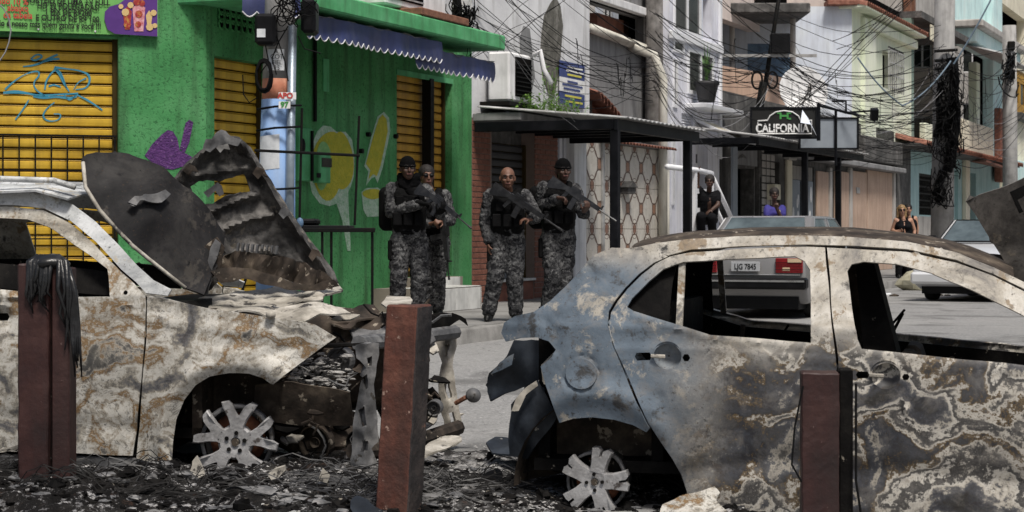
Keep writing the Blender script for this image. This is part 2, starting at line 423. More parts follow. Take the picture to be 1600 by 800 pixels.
MT['teal'] = mat('turquoise_wall', (.36, .53, .54), (.28, .43, .44), (.45, .6, .6), scale=1.2, rough=.85, streak=(.13, .2, .2), dirt=.5)
MT['aqua'] = mat('pale_aqua_wall', (0.608, 0.819, 0.82), (0.491, 0.679, 0.702), (0.702, 0.82, 0.82), scale=1.2, rough=.85, streak=(.25, .32, .33), dirt=.5)
MT['cream'] = mat('cream_wall', (0.725, 0.679, 0.538), (0.585, 0.538, 0.433), (0.819, 0.772, 0.643), scale=1.2, rough=.85, streak=(.3, .27, .22), dirt=.5)
MT['pinkish'] = mat('dusty_pink_wall', (0.702, 0.608, 0.562), (0.585, 0.503, 0.468), (0.796, 0.702, 0.655), scale=1, rough=.88, streak=(.3, .26, .24), dirt=.45)
MT['bare'] = mat('bare_render', (.42, .40, .38), (.3, .285, .27), (.5, .48, .46), scale=1.3, rough=.92, bump=.4, bscale=20, streak=(.13, .12, .11), dirt=.6)
MT['window'] = None
def _glass():
    t = NT('dark_window_glass'); co = t.coord(); n = t.noise(co, 3, 3)
    return t.fin(t.ramp(n, [(.3, (.012, .014, .014)), (.7, (.035, .038, .036))]), .12, 0, .6)
MT['glass'] = _glass()
MT['glass_blue'] = mat('blue_window_pane', (.10, .17, .27), (.07, .12, .2), (.16, .24, .34), scale=3, rough=.3, bump=0)
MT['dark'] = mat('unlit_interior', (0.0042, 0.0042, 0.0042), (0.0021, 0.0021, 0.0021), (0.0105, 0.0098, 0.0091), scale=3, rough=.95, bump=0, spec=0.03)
MT['door_grey'] = mat('blue_grey_metal_door', (.24, .27, .31), (.19, .215, .25), (.28, .31, .35), scale=2, rough=.6)
MT['marble'] = mat('white_step_tile', (.58, .58, .56), (.42, .42, .41), (.68, .68, .66), scale=4, rough=.45, rnd=True, streak=(.2, .2, .19), dirt=.6, bump=.05)
MT['rust'] = mat('rusty_steel', (.20, .09, .055), (.10, .045, .03), (.3, .15, .09), scale=10, rough=.85, bump=.5)
MT['paper'] = mat('paper_notice', (.62, .64, .66), (.5, .52, .54), scale=9, rough=.8, bump=0)
MT['black_plastic'] = mat('black_plastic', (0.006, 0.006, 0.007), (0.0045, 0.0045, 0.005), (0.01, 0.01, 0.011), scale=6, rough=.45, bump=.1, spec=0.15)
MT['cable'] = mat('black_cable', (0.006, 0.006, 0.0065), rough=.6, bump=0, spec=0.08)
MT['cable_grey'] = mat('grey_cable', (.22, .22, .23), rough=.6, bump=0)
MT['cable_blue'] = mat('blue_grey_cable', (.16, .22, .28), rough=.6, bump=0)
MT['pvc'] = mat('cream_plastic_pipe', (.58, .56, .50), (.45, .43, .38), (.66, .64, .59), scale=2, rough=.5, streak=(.2, .19, .16), dirt=.5)
MT['steel_pipe'] = mat('galvanised_conduit', (.26, .31, .36), (.2, .24, .28), (.33, .37, .41), scale=5, rough=.4, metal=.5)
MT['yellow_spray'] = mat('yellow_spray_paint', (.45, .40, .03), (.30, .34, .03), (.52, .47, .06), scale=9, rough=.85, bump=.8, bscale=40, bdist=.03, fine=35)
MT['white_spray'] = mat('white_spray_paint', (.42, .55, .44), (.2, .4, .22), (.55, .62, .55), scale=12, rough=.85, bump=.8, bscale=40, bdist=.03, fine=35)
MT['purple_spray'] = mat('purple_spray_paint', (.085, .025, .14), (.05, .018, .085), (.15, .06, .2), scale=22, rough=.85, bump=.8, bscale=45, bdist=.03, speck=(45, .66, (.4, .3, .45)))
MT['green_light'] = mat('pale_green_spray', (.22, .42, .16), (.12, .33, .1), (.35, .5, .25), scale=12, rough=.85, bump=.5, bscale=40, fine=30)
MT['blue_spray'] = mat('blue_spray_paint', (.04, .24, .36), (.03, .2, .3), rough=.6, bump=0)
MT['banner_green'] = mat('green_banner_vinyl', (.16, .42, .11), (.12, .35, .09), (.22, .48, .16), scale=1.5, rough=.5, bump=.1)
MT['banner_purple'] = mat('purple_banner_print', (.09, .03, .20), (.06, .02, .14), scale=2, rough=.5, bump=0)
MT['ink_black'] = mat('black_ink', (0.006, 0.006, 0.006), rough=.7, bump=0)
MT['ink_red'] = mat('red_ink', (.48, .05, .04), rough=.7, bump=0)
MT['ink_white'] = mat('white_ink', (.75, .75, .75), rough=.7, bump=0)
MT['ink_green'] = mat('green_ink', (.05, .26, .06), rough=.7, bump=0)
MT['ink_pink'] = mat('pink_print', (.6, .25, .28), (.4, .05, .06), (.75, .5, .5), scale=25, rough=.6, bump=0)
MT['ink_fruit'] = mat('berry_print', (.35, .03, .03), (.5, .3, .06), (.2, .02, .02), scale=30, rough=.6, bump=0)
MT['ink_cream'] = mat('cream_print', (.6, .42, .18), (.7, .55, .3), scale=25, rough=.6, bump=0)
MT['ink_blue'] = mat('blue_print', (.05, .07, .20), (.04, .06, .16), rough=.6, bump=0)
MT['ink_yellow'] = mat('yellow_print', (.6, .55, .1), rough=.6, bump=0)
MT['leaf'] = mat('weed_leaf', (.11, .22, .035), (.07, .15, .025), (.2, .32, .06), scale=14, rough=.6, bump=0)
MT['leaf2'] = mat('pot_plant_leaf', (.08, .18, .05), (.05, .12, .035), (.2, .28, .1), scale=14, rough=.55, bump=0)
MT['pot'] = mat('black_plastic_pot', (.025, .025, .028), rough=.6)
MT['tarp'] = mat('blue_tarpaulin', (.02, .04, .12), (.012, .025, .08), (.035, .06, .17), scale=3, rough=.4, bump=.5, bscale=9, bdist=.04)
def _tile():
    # quarter of a four-tile motif: arcs round the tile's inner corner, brown joints of petals
    t = NT('ornamental_wall_tile'); co = t.coord(); s = t.sep(co); x, z = s[0], s[2]
    def dist(cx, cz): return t.math('SQRT', t.math('ADD', t.math('POWER', t.math('SUBTRACT', x, cx), 2), t.math('POWER', t.math('SUBTRACT', z, cz), 2)))
    def band(d, r, w): return t.math('LESS_THAN', t.math('ABSOLUTE', t.math('SUBTRACT', d, r)), w)
    d0 = dist(0, 0); d1 = dist(.36, 0); d2 = dist(0, .36); d3 = dist(.36, .36)
    base = t.ramp(t.noise(t.coord(rnd=True), 5, 5), [(.3, (.50, .47, .42)), (.7, (.62, .59, .54))])
    petal = t.math('MULTIPLY', t.math('LESS_THAN', d1, .27), t.math('LESS_THAN', d2, .27))
    col = t.mix(petal, base, (.34, .20, .14))
    col = t.mix(t.math('LESS_THAN', d0, .10), col, (.30, .17, .115))
    col = t.mix(t.math('LESS_THAN', d3, .085), col, (.23, .13, .095))
    for d, r, w in ((d1, .27, .014), (d2, .27, .014), (d0, .10, .008), (d3, .17, .006), (d3, .085, .006)): col = t.mix(band(d, r, w), col, (.10, .06, .045))
    n = t.noise(t.coord(rnd=True), 9, 6, .7); col = t.mix(t.ramp(n, [(.58, 0), (.78, .6)]), col, (.2, .16, .13))
    return t.fin(col, .4, 0, .4)
MT['tile'] = _tile()
MT['grout'] = mat('tile_grout', (.22, .19, .16), rough=.95)
# ------------------------------------------------------------------ the setting
ANG = math.atan2(.9230, .3847)
ST = Face((-.883, 26.5), ANG)                   # line of the shop fronts along the street
KERB = 2.86                                     # pavement width
def gz(y): 
    t = max(0, min(1, (y - 12.5) / 6.5)); return .25 * t * t * (3 - 2 * t)
UC = ST.u(322)                                  # corner of the green shop
CW = ST.world(UC)
LF = Face((CW.x, CW.y), R(18))                  # the shop's left front
PZ = .40
def setting():
    ys = [-25, -10, 0, 6, 8, 9, 10, 11, 12, 12.5] + [12.5 + .5 * i for i in range(1, 14)] + [20, 24, 30, 40, 60, 100, 180, 320]
    xs = [-160, -80, -40, -20, -10, -5, 0, 5, 10, 20, 40, 80, 160, 320]
    mb = MB(); n = len(xs)
    mb.add([(x, y, gz(y)) for y in ys for x in xs], [(j * n + i, j * n + i + 1, (j + 1) * n + i + 1, (j + 1) * n + i) for j in range(len(ys) - 1) for i in range(n - 1)])
    mb.build('road', MT['asphalt'], kind='structure', smooth=True)
    # pavement: runs round the corner of the green shop
    a = ST.world(110, KERB - .16); b0 = None
    # intersection of the two kerb lines
    o1 = ST.world(0, KERB - .16).to_2d(); o2 = LF.world(0, 2.4).to_2d()
    den = ST.t.x * LF.t.y - ST.t.y * LF.t.x; w = o2 - o1; s = (w.x * LF.t.y - w.y * LF.t.x) / den
    c = o1 + ST.t * s
    l = c - LF.t * 14
    back1 = ST.world(110, -6); back0 = l + LF.m * 9
    pts = [(a.x, a.y), (back1.x, back1.y), (back0.x, back0.y), (l.x, l.y), (c.x, c.y)]
    mb = MB(); k = len(pts)
    mb.add([(x, y, PZ) for x, y in pts] + [(x, y, 0) for x, y in pts], [tuple(range(k))] + [(i, (i + 1) % k, (i + 1) % k + k, i + k) for i in range(k)])
    mb.build('pavement', MT['pave'], kind='structure')
    # kerb: stones along the street line, rough edges
    kb = MB(); cf = c
    L0 = (cf - ST.O).dot(ST.t)
    u = L0
    prof = [(KERB - .155, .02), (KERB - .155, PZ + .012), (KERB - .02, PZ + .010), (KERB, PZ - .012), (KERB + .02, .02)]
    us = [L0 - .12 + .25 * i for i in range(int((70 - L0) / .25))]
    vs = []
    for u in us:
        for o, z in prof:
            p = ST.world(u, o, z); q = noise.noise_vector(p * 3.1) * .012; vs.append(p + q)
    m = len(prof)
    kb.add(vs, [(i * m + j, i * m + j + 1, (i + 1) * m + j + 1, (i + 1) * m + j) for i in range(len(us) - 1) for j in range(m - 1)])
    us = [LF.u(-300, 2.4) + .4 * i for i in range(90)]; us = [q for q in us if q < (c - LF.O).dot(LF.t) + .16]
    vs = [LF.world(u, o - KERB + 2.4 + .15, z) + noise.noise_vector(Vector((u * 3, o, z))) * .01 for u in us for o, z in prof]
    kb.add(vs, [(i * m + j, i * m + j + 1, (i + 1) * m + j + 1, (i + 1) * m + j) for i in range(len(us) - 1) for j in range(m - 1)])
    kb.build('kerb', MT['kerb'], kind='structure', smooth=True)
setting()

def slat_mesh(w, pitch, name='slat'):
    pr = [(.014, .002), (-.010, .002), (-.019, .010), (-.021, pitch * .40), (-.019, pitch * .68), (-.010, pitch * .74), (.012, pitch * .745), (.012, pitch * .80), (-.008, pitch * .805), (-.010, pitch * .83), (-.008, pitch * .86), (.014, pitch * .865)]
    mb = MB(); n = len(pr)
    mb.add([(x, y, z) for x in (0, w) for y, z in pr], [(i, i + n, i + n + 1, i + 1) for i in range(n - 1)])
    return mb.mesh(name)
def shutter(parent, u0, u1, z0, z1, y, mslat, rot=(0, 0, 0), pitch=.115, label=None):
    """roller shutter set y metres into the wall: guides and backing, every slat a child"""
    g = MB(); g.box(u0, u0 + .05, y - .06, y + .03, z0, z1); g.box(u1 - .05, u1, y - .06, y + .03, z0, z1); g.box(u0 + .05, u1 - .05, y + .02, y + .03, z0, z1)
    g.box(u0 + .05, u1 - .05, y - .045, y + .019, z0, z0 + .07)
    sh = g.build('roller_shutter', MT['shutter_gap'], parent, rot=rot)
    if label: sh['label'] = label
    me = slat_mesh(u1 - u0 - .1, pitch); me.materials.append(mslat)
    z = z0 + .07
    while z + pitch < z1 + pitch * .9:
        link('slat', me, None, sh, loc=(u0 + .05, y + random.uniform(-.002, .002), z)); z += pitch
    return sh
def window(parent, u0, u1, z0, z1, y, mf, mp, nx=2, nz=1, fw=.05, dep=.06, name='window'):
    f = MB(); f.box(u0, u0 + fw, y, y + dep, z0, z1); f.box(u1 - fw, u1, y, y + dep, z0, z1); f.box(u0 + fw, u1 - fw, y, y + dep, z0, z0 + fw); f.box(u0 + fw, u1 - fw, y, y + dep, z1 - fw, z1)
    for i in range(1, nx): x = u0 + (u1 - u0) * i / nx; f.box(x - fw / 2, x + fw / 2, y + .004, y + dep - .004, z0 + fw, z1 - fw)
    for i in range(1, nz): zz = z0 + (z1 - z0) * i / nz; f.box(u0 + fw, u1 - fw, y + .008, y + dep - .008, zz - fw / 2, zz + fw / 2)
    w = f.build(name, mf, parent)
    for i in range(nx):
        for j in range(nz):
            a = u0 + (u1 - u0) * i / nx; b = u0 + (u1 - u0) * (i + 1) / nx; c = z0 + (z1 - z0) * j / nz; e = z0 + (z1 - z0) * (j + 1) / nz
            MB().box(a + fw / 2 + .002, b - fw / 2 - .002, y + dep * .5, y + dep * .5 + .006, c + fw / 2 + .002, e - fw / 2 - .002).build('pane', mp, w)
    return w
def local(face, u0):
    return lambda px, py, off=0.0: Vector((face.u(px, off) - u0, -off, face.z(px, py, off)))
def paint(parent, name, face, u0, poly, m, off=.006, rot=(0, 0, 0), hole=(), thick=.003, grid=12):
    L = local(face, u0)
    mb = px_panel(poly, 0, holes=hole, grid=grid, conv=lambda a, b: L(a, b, off), edge=6)
    o = sheet(name, mb, m, parent, thick=thick, smooth=False); o.rotation_euler = rot; return o
def stroke(mb, face, u0, pts, r, off):
    L = local(face, u0)
    q = [L(a, b, off) for a, b in pts]
    # smooth the polyline
    for _ in range(2):
        q = [q[0]] + [p for i in range(len(q) - 1) for p in (q[i] * .75 + q[i + 1] * .25, q[i] * .25 + q[i + 1] * .75)] + [q[-1]]
    vs = []; fs = []
    for i, p in enumerate(q):
        t = q[min(i + 1, len(q) - 1)] - q[max(i - 1, 0)]; n = Vector((-t.z, 0, t.x)); n = n.normalized() if n.length > 1e-6 else Vector((0, 0, 1))
        rr = r * (.7 + .5 * noise.noise(p * 6)); vs += [p + n * rr, p - n * rr]
    mb.add(vs, [(2 * i, 2 * i + 1, 2 * i + 3, 2 * i + 2) for i in range(len(q) - 1)])
# ------------------------------------------------------------------ green corner shop
GROT = (0, 0, LF.a - ST.a)
shop = ST.thing('corner_shop', 'bright green roughcast corner shop with yellow roller shutters and blue awnings', 'shop', UC)
def green_shop():
    su = lambda px, off=0: ST.u(px, off) - UC
    sz = ST.z
    u735 = su(737)
    s2 = (su(335), su(418), PZ, sz(335, 87)); s3 = (su(620), su(706), PZ + .42, sz(620, 114))
    wall_obj('street_wall', MT['green'], shop, 0, u735, PZ - .1, 4.05, [s2, s3], thick=.3)
    lz = LF.z(100, 58)
    s1 = (LF.u(-70), LF.u(185), PZ, lz)
    w = wall_obj('side_wall', MT['green'], shop, LF.u(-160), 0.0, PZ - .1, 4.6, [s1], thick=.3); w.rotation_euler = GROT
    # upper storey set back, beige
    MB().box(.6, u735 + .1, .5, 5.0, 4.05, 8.5).build('upper_storey', MT['cream'], shop)
    # concrete slab over the awnings (projects over the pavement)
    L = MB(); e = su(790, 1.0)
    L.bbox(-.2, e, -1.0, .5, 3.86, 4.06, .02); L.build('roof_slab', MT['green_flat'], shop)
    L = MB(); L.bbox(LF.u(372, .9), .9, -.9, .4, 4.2, 4.36, .02); L.build('roof_slab', MT['green_flat'], shop, rot=GROT)
    # shutters
    shutter(shop, *s1, .16, MT['shutter_y'], GROT); shutter(shop, *s2, .14, MT['shutter_y'], (0, 0, 0)); shutter(shop, *s3, .16, MT['shutter_o'])
    # centre post of the door shutter
    a = su(673, .03); MB().box(a, a + .11, -.03, .10, PZ + .42, s3[3]).build('shutter_post', MT['iron'], shop)
    MB().box(s3[0] - .02, s3[1] + .02, -.012, .02, s3[3] - .02, s3[3] + .05).build('lintel_strip', MT['green_flat'], shop)
    # graffiti on the big shutter
    g = MB(); o = -.132
    for pts, r in (([(5, 145), (25, 143), (45, 146), (60, 150), (85, 148), (122, 146)], .018), ([(8, 140), (20, 128), (40, 115), (60, 110), (62, 118), (52, 128), (55, 140), (70, 150)], .011),
                   ([(70, 140), (72, 125), (85, 108), (95, 112), (104, 138)], .011), ([(85, 105), (100, 107), (125, 110), (142, 118), (137, 138), (118, 140)], .012), ([(115, 140), (122, 128), (135, 122)], .009),
                   ([(85, 106), (93, 115), (100, 130), (108, 143)], .016), ([(52, 150), (70, 153), (90, 151), (110, 154), (120, 150)], .022), ([(45, 156), (38, 168), (24, 187)], .012),
                   ([(85, 160), (72, 170), (66, 182), (75, 190), (92, 188), (96, 178), (84, 178)], .012), ([(120, 148), (140, 158), (160, 172)], .011), ([(36, 104), (55, 102), (75, 93), (93, 92)], .012),
                   ([(48, 92), (58, 84), (68, 88), (55, 95), (48, 92)], .013), ([(60, 100), (75, 92), (90, 85)], .011), ([(100, 148), (108, 158), (118, 150)], .014), ([(76, 135), (84, 132), (95, 136)], .01)):
        stroke(g, LF, 0, pts, r, o)
    gr = g.build('graffiti_tag', MT['blue_spray'], shop, rot=GROT); gr['label'] = 'blue sprayed graffiti tag on the yellow shutter'
    # security grille in front of the lower half of the big shutter
    zt = LF.z(100, 213); y = .055
    gb = MB().box(s1[0], s1[1] - .01, y, y + .02, zt, zt + .022).build('security_grille', MT['iron'], shop, rot=GROT)
    n = int((s1[1] - s1[0]) / .165); vb = MB().box(-.008, .008, y + .003, y + .017, PZ, zt - .001).mesh('grille_bar'); vb.materials.append(MT['iron'])
    for i in range(n): link('grille_bar', vb, None, gb, loc=(s1[1] - .03 - i * .165, 0, 0))
    hb = MB().box(s1[0], s1[1] - .01, y + .018, y + .034, -.008, .008).mesh('grille_rail'); hb.materials.append(MT['iron'])
    for k in range(1, 7): link('grille_rail', hb, None, gb, loc=(0, 0, zt - .36 * k))
    # steps with white tiles
    st = MB(); a0, a1 = su(655, .5), su(752, .78)
    b0, b1 = s3[0] + .1, su(722, .35)
    st.box(a0 - .3, a1, -.78, 0, PZ - .05, PZ + .30); st.box(b0 - .1, b1, -.36, -.002, PZ + .30, PZ + .42)
    stp = st.build('doorstep', MT['grout'], shop)
    tw = .40; me = MB().bbox(0, tw - .008, -.012, 0, 0, .285, .003).mesh('step_tile'); me.materials.append(MT['marble']); k = 0
    while a0 - .3 + k * tw < a1 - .2:
        link('step_tile', me, None, stp, loc=(a0 - .3 + k * tw, -.78, PZ + .005)); k += 1
    me2 = MB().bbox(0, tw - .008, 0, .42, 0, .012, .003).mesh('tread_tile'); me2.materials.append(MT['marble'])
    for k in range(int((a1 - a0 + .3) / tw)): link('tread_tile', me2, None, stp, loc=(a0 - .3 + k * tw, -.79, PZ + .30))
    me4 = MB().bbox(0, .012, 0, .37, 0, .285, .003).mesh('step_tile'); me4.materials.append(MT['marble'])
    for k in range(2): link('step_tile', me4, None, stp, loc=(a1, -.78 + k * .38, PZ + .005))
    me3 = MB().bbox(0, tw - .008, -.012, 0, 0, .115, .003).mesh('step_tile'); me3.materials.append(MT['marble'])
    for k in range(int((b1 - b0 + .1) / tw)): link('step_tile', me3, None, stp, loc=(b0 - .1 + k * tw, -.36, PZ + .302))
    # awnings with scalloped valances
    def awning(px0, px1, zb, ztop, off, face, uo, rot, gap=.17):
        x0, x1 = face.u(px0, off) - uo, face.u(px1, off) - uo
        t = MB(); nn = 24
        vs = []; 
        for i in range(nn + 1):
            x = x0 + (x1 - x0) * i / nn
            for (oo, z) in ((off - .55, ztop + .02), (off - .2, ztop - .02), (off, zb + .27)):
                s_ = .02 * math.sin(i * 1.9) + .015 * noise.noise(Vector((x * 2, z, oo))); vs.append((x, -oo + s_ * .4, z + s_))
        t.add(vs, [(i * 3 + j, i * 3 + j + 1, i * 3 + j + 4, i * 3 + j + 3) for i in range(nn) for j in range(2)])
        aw = sheet('awning', t, MT['grey_cloth'], shop, thick=.004); aw.rotation_euler = rot
        v = MB(); trim = MB(); ns = max(3, int(round((x1 - x0) / gap))); gw = (x1 - x0) / ns; vs = []; fs = []; edge = []
        for i in range(ns):
            for k in range(7):
                if i and k == 0: continue
                x = x0 + gw * (i + k / 6); dz = math.sin(math.pi * k / 6) * .055
                yv = -off - .012 * math.sin(x * 5.1) - .03 * max(0, noise.noise(Vector((x * 1.3, 3, off))))
                for r_ in range(4):
                    z = (zb + .27) + (zb + .05 - dz - zb - .27) * r_ / 3; vs.append((x, yv * (1 + .004 * r_) - .02 * math.sin(x * 3.3 + r_) * r_ / 3, z))
                edge.append(Vector(vs[-1]))
        c = len(vs) // 4
        v.add(vs, [(i * 4 + j, i * 4 + j + 1, i * 4 + j + 5, i * 4 + j + 4) for i in range(c - 1) for j in range(3)])
        val = sheet('valance', v, MT['blue_cloth'], aw, thick=.004)
        trim.tube([p + Vector((0, -.004, 0)) for p in edge], .0075, 4); trim.build('trim_edge', MT['white_trim'], aw)
        return aw
    awning(478, 688, 3.535, 3.84, .9, ST, UC, (0, 0, 0)); awning(648, 774, 3.43, 3.74, .86, ST, UC, (0, 0, 0))
    awning(378, 470, LF.z(400, 26, .75), 4.19, .75, LF, 0, GROT)
    # wall painting: frozen dessert, popsicle, cup, purple bowl
    pm = lambda poly, m, off, name, **k: paint(shop, name, ST, UC, poly, m, off, **k)
    import math as _m
    def ell(cx, cy, rx, ry, n=28, wob=.05, a=0):
        o = []
        for i in range(n):
            t = 2 * math.pi * i / n; w_ = 1 + wob * math.sin(3 * t + cx); x, y = rx * w_ * math.cos(t), ry * w_ * math.sin(t)
            o.append((cx + x * math.cos(a) - y * math.sin(a), cy + x * math.sin(a) + y * math.cos(a)))
        return o
    pm([(496, 205), (505, 196), (517, 198), (526, 206), (540, 206), (550, 218), (554, 245), (553, 275), (548, 292), (544, 300), (545, 330), (547, 360), (548, 392), (543, 392), (535, 345), (526, 318), (515, 322), (500, 318), (488, 302), (482, 275), (484, 235)], MT['white_spray'], .005, 'mural')
    pm(ell(513, 258, 25, 54, a=.06), MT['yellow_spray'], .009, 'mural'); pm(ell(535, 252, 17, 45, a=-.05), MT['yellow_spray'], .0095, 'mural')
    pm(ell(505, 258, 12, 38, a=.05), MT['green_light'], .0125, 'mural')
    pm([(569, 259), (576, 268), (572, 290), (580, 279), (586, 276), (590, 286), (598, 262), (610, 205), (608, 184), (600, 175), (590, 182), (580, 215), (570, 258)], MT['white_spray'], .005, 'mural')
    pm([(572, 256), (579, 266), (576, 280), (583, 272), (589, 275), (595, 258), (606, 205), (604, 186), (598, 179), (592, 186), (583, 215)], MT['yellow_spray'], .009, 'mural')
    pm([(565, 300), (572, 294), (590, 293), (599, 299), (598, 325), (592, 338), (574, 339), (568, 328)], MT['white_spray'], .005, 'mural'); pm(ell(582, 303, 15, 8), MT['yellow_spray'], .009, 'mural')
    pl = lambda poly, m, off, name: paint(shop, name, LF, 0, poly, m, off, rot=GROT)
    pl([(226, 243), (238, 225), (253, 210), (262, 203), (270, 205), (277, 216), (281, 235), (300, 245), (292, 258), (270, 265), (246, 262)], MT['purple_spray'], .006, 'mural')
    pl([(281, 232), (290, 192), (296, 187), (302, 191), (296, 222), (288, 240)], MT['purple_spray'], .007, 'mural')
    # breeze block vent over the small shutter
    u0, u1 = su(340), su(402); z0, z1 = sz(340, 42), sz(340, 8)
    MB().box(u0, u1, -.004, .01, z0, z1).build('vent_recess', MT['dark'], shop)
    vg = MB(); k = 0
    for i in range(7):
        for j in range(3):
            cx = u0 + (u1 - u0) * (i + .5) / 7; cz = z0 + (z1 - z0) * (j + .5) / 3; r_ = (u1 - u0) / 15
            pts = [Vector((cx + r_ * math.cos(t * math.pi / 4), -.012, cz + r_ * math.sin(t * math.pi / 4))) for t in range(9)]
            vg.tube(pts, .014, 4, cap=False)
    vg.build('vent_block', MT['green'], shop)
    # meter boxes and conduits on the street wall
    def wbox(px0, py0, px1, py1, dep, m, name, parent=shop, b=.012):
        a, c = su(px0, dep), su(px1, dep); return MB().bbox(a, c, -dep, .0, sz((px0 + px1) / 2, py1, dep), sz((px0 + px1) / 2, py0, dep), b).build(name, m, parent)
    mb_ = wbox(499, 242, 517, 286, .10, MT['green_flat'], 'meter_box'); a = su(510, .1)
    MB().box(a - .12, a + .12, -.11, -.101, sz(510, 262), sz(510, 248)).build('meter_glass', MT['glass'], mb_); MB().box(a - .25, a - .15, -.108, -.101, sz(510, 279), sz(510, 272)).build('latch', MT['iron'], mb_)
    cb = wbox(468, 200, 489, 283, .08, MT['green_flat'], 'electric_cabinet'); MB().ball((su(473, .08), -.085, sz(473, 229)), .05, .02, .09).build('knob', MT['iron'], cb)
    t = MB(); uu = su(489); t.tube([(uu, -.03, sz(489, 60)), (uu, -.03, sz(489, 190))], .025, 6); t.tube([(uu - .2, -.10, sz(480, 205)), (uu - .2, -.10, sz(480, 283))], .02, 6); t.build('conduit', MT['iron'], shop)
    MB().box(su(504), su(513), -.012, 0, sz(508, 143), sz(508, 92)).build('wall_slot', MT['green_flat'], shop)
    for (qx, qy) in ((573, 210), (616, 213), (562, 236)):
        MB().tube([(su(qx), 0, sz(qx, qy)), (su(qx), -.05, sz(qx, qy))], .03, 8).build('hook', MT['iron'], shop)
    # air conditioner ledge on the slab
    led = MB().bbox(su(648, .9), su(722, .9), -1.0, -.1, 4.07, 4.16, .01).build('brown_ledge', MT['rust'], shop)
green_shop()
def upper_ac():
    a, b = ST.u(600, .75), ST.u(700, .75)
    ac = ST.thing('air_conditioner', 'white air conditioner box on a brown ledge above the blue awning', 'air conditioner', a)
    w = b - a
    MB().bbox(.1, w, -.72, -.1, 4.17, 4.75, .02).build('casing', MT['white'], ac)
    MB().box(.16, w * .62, -.732, -.722, 4.25, 4.7).build('front_grille', MT['dark'], ac)
    g = MB()
    for i in range(6): g.box(.16, w * .62, -.742, -.734, 4.27 + i * .07, 4.29 + i * .07)
    g.build('louvre', MT['zinc'], ac)
upper_ac()

# big printed banner above the left shutter
def banner():
    bz0 = LF.z(120, 53); u1 = LF.u(247, .05); u0 = LF.u(-160, .05); z1 = LF.z(120, -40)
    t = thing('shop_banner', 'green and purple printed vinyl banner above the left yellow shutter', 'banner', LF.world(0, 0), LF.a)
    vs = []; nx = 30; nz = 6
    for i in range(nx + 1):
        for j in range(nz + 1):
            x = u0 + (u1 - u0) * i / nx; z = bz0 + (z1 - bz0) * j / nz; y = -.05 + .012 * noise.noise(Vector((x * 2.2, z * 2, 0))); vs.append((x, y, z))
    m = MB(); m.add(vs, [(i * (nz + 1) + j, (i + 1) * (nz + 1) + j, (i + 1) * (nz + 1) + j + 1, i * (nz + 1) + j + 1) for i in range(nx) for j in range(nz)])
    sheet('vinyl', m, MT['banner_green'], t, thick=.004)
    o = .072
    def P2(px, py): return LF.u(px, o), LF.z(px, py, o)
    for px, py, s, tx, mt, al in ((18, 2, .10, 'tudo 10 %', 'ink_red', 'CENTER'), (28, 13, .10, 'abaixo', 'ink_red', 'CENTER'), (28, 24, .10, 'da tabela', 'ink_red', 'CENTER'),
                              (107, 2, .088, 'SORTEIO DE UMA TV FULL', 'ink_black', 'CENTER'), (107, 10.5, .088, 'HD 32 POLEGADAS!', 'ink_black', 'CENTER'), (107, 20, .088, '1 PIX DE R$200', 'ink_black', 'CENTER'),
                              (107, 29.5, .088, 'E OUTRO DE R$ 100.', 'ink_black', 'CENTER'), (158, 41.5, .088, 'niversário é nosso mas quem ganha é você !!!', 'ink_black', 'RIGHT')):
        u, z = P2(px, py); xs = 1.0
        text_obj('lettering', tx, s, MT[mt], t, (u, -o, z), align=al, depth=.001, xs=.78 if 'nosso' in tx else .82, bold=.002)
    k = 0
    for (cx, cy, rx, ry, mt) in ((206, 22, 44, 42, 'banner_purple'),):
        pts = [(cx + rx * math.cos(i * math.pi / 16), cy + ry * math.sin(i * math.pi / 16)) for i in range(32)]
        pts = [(min(246, x), min(56 + (x - 165) * .02, y)) for x, y in pts]
        pts = pts + []
        paint(t, 'print_patch', LF, 0, [(163, 30), (164, 18), (172, 10), (186, 6), (196, -2), (206, -20), (246, -20), (246, 57), (180, 53), (168, 46)], MT['banner_purple'], .070, thick=.002)
    # printed dessert glasses: tall cups with pink layers
    for (x0, x1, y0, y1, mt) in ((207, 227, 8, 49, 'ink_pink'), (228, 238, 20, 47, 'ink_cream'), (192, 206, 14, 46, 'ink_fruit')):
        paint(t, 'print_patch', LF, 0, [(x0, y0 + 4), ((x0 + x1) / 2, y0 - 4), (x1, y0 + 4), (x1 - 3, y1), (x0 + 3, y1)], MT[mt], .075, thick=.002)
    for (cx, cy, r_, mt) in ((189, 10, 4, 'ink_cream'), (196, 19, 6, 'ink_cream'), (240, 20, 5, 'ink_cream'), (214, 3, 6, 'ink_fruit'), (222, 5, 5, 'ink_fruit'), (199, 38, 6, 'ink_fruit'), (234, 42, 6, 'ink_cream'), (217, 22, 6, 'ink_fruit'), (216, 38, 5, 'ink_fruit'), (204, 8, 5, 'ink_cream'), (242, 40, 4, 'ink_cream')):
        paint(t, 'print_patch', LF, 0, [(cx + r_ * math.cos(i * .785), cy + r_ * math.sin(i * .785)) for i in range(8)], MT[mt], .079, thick=.002)
    for px, py in ((17, 45), (60, 45.5), (149, 49), (190, 52), (225, 52.5), (242, 55)):
        u, z = P2(px, py); MB().ball((u, -.06, z), .012, .008, .012, 6, 4).build('eyelet', MT['white_trim'], t)
banner()
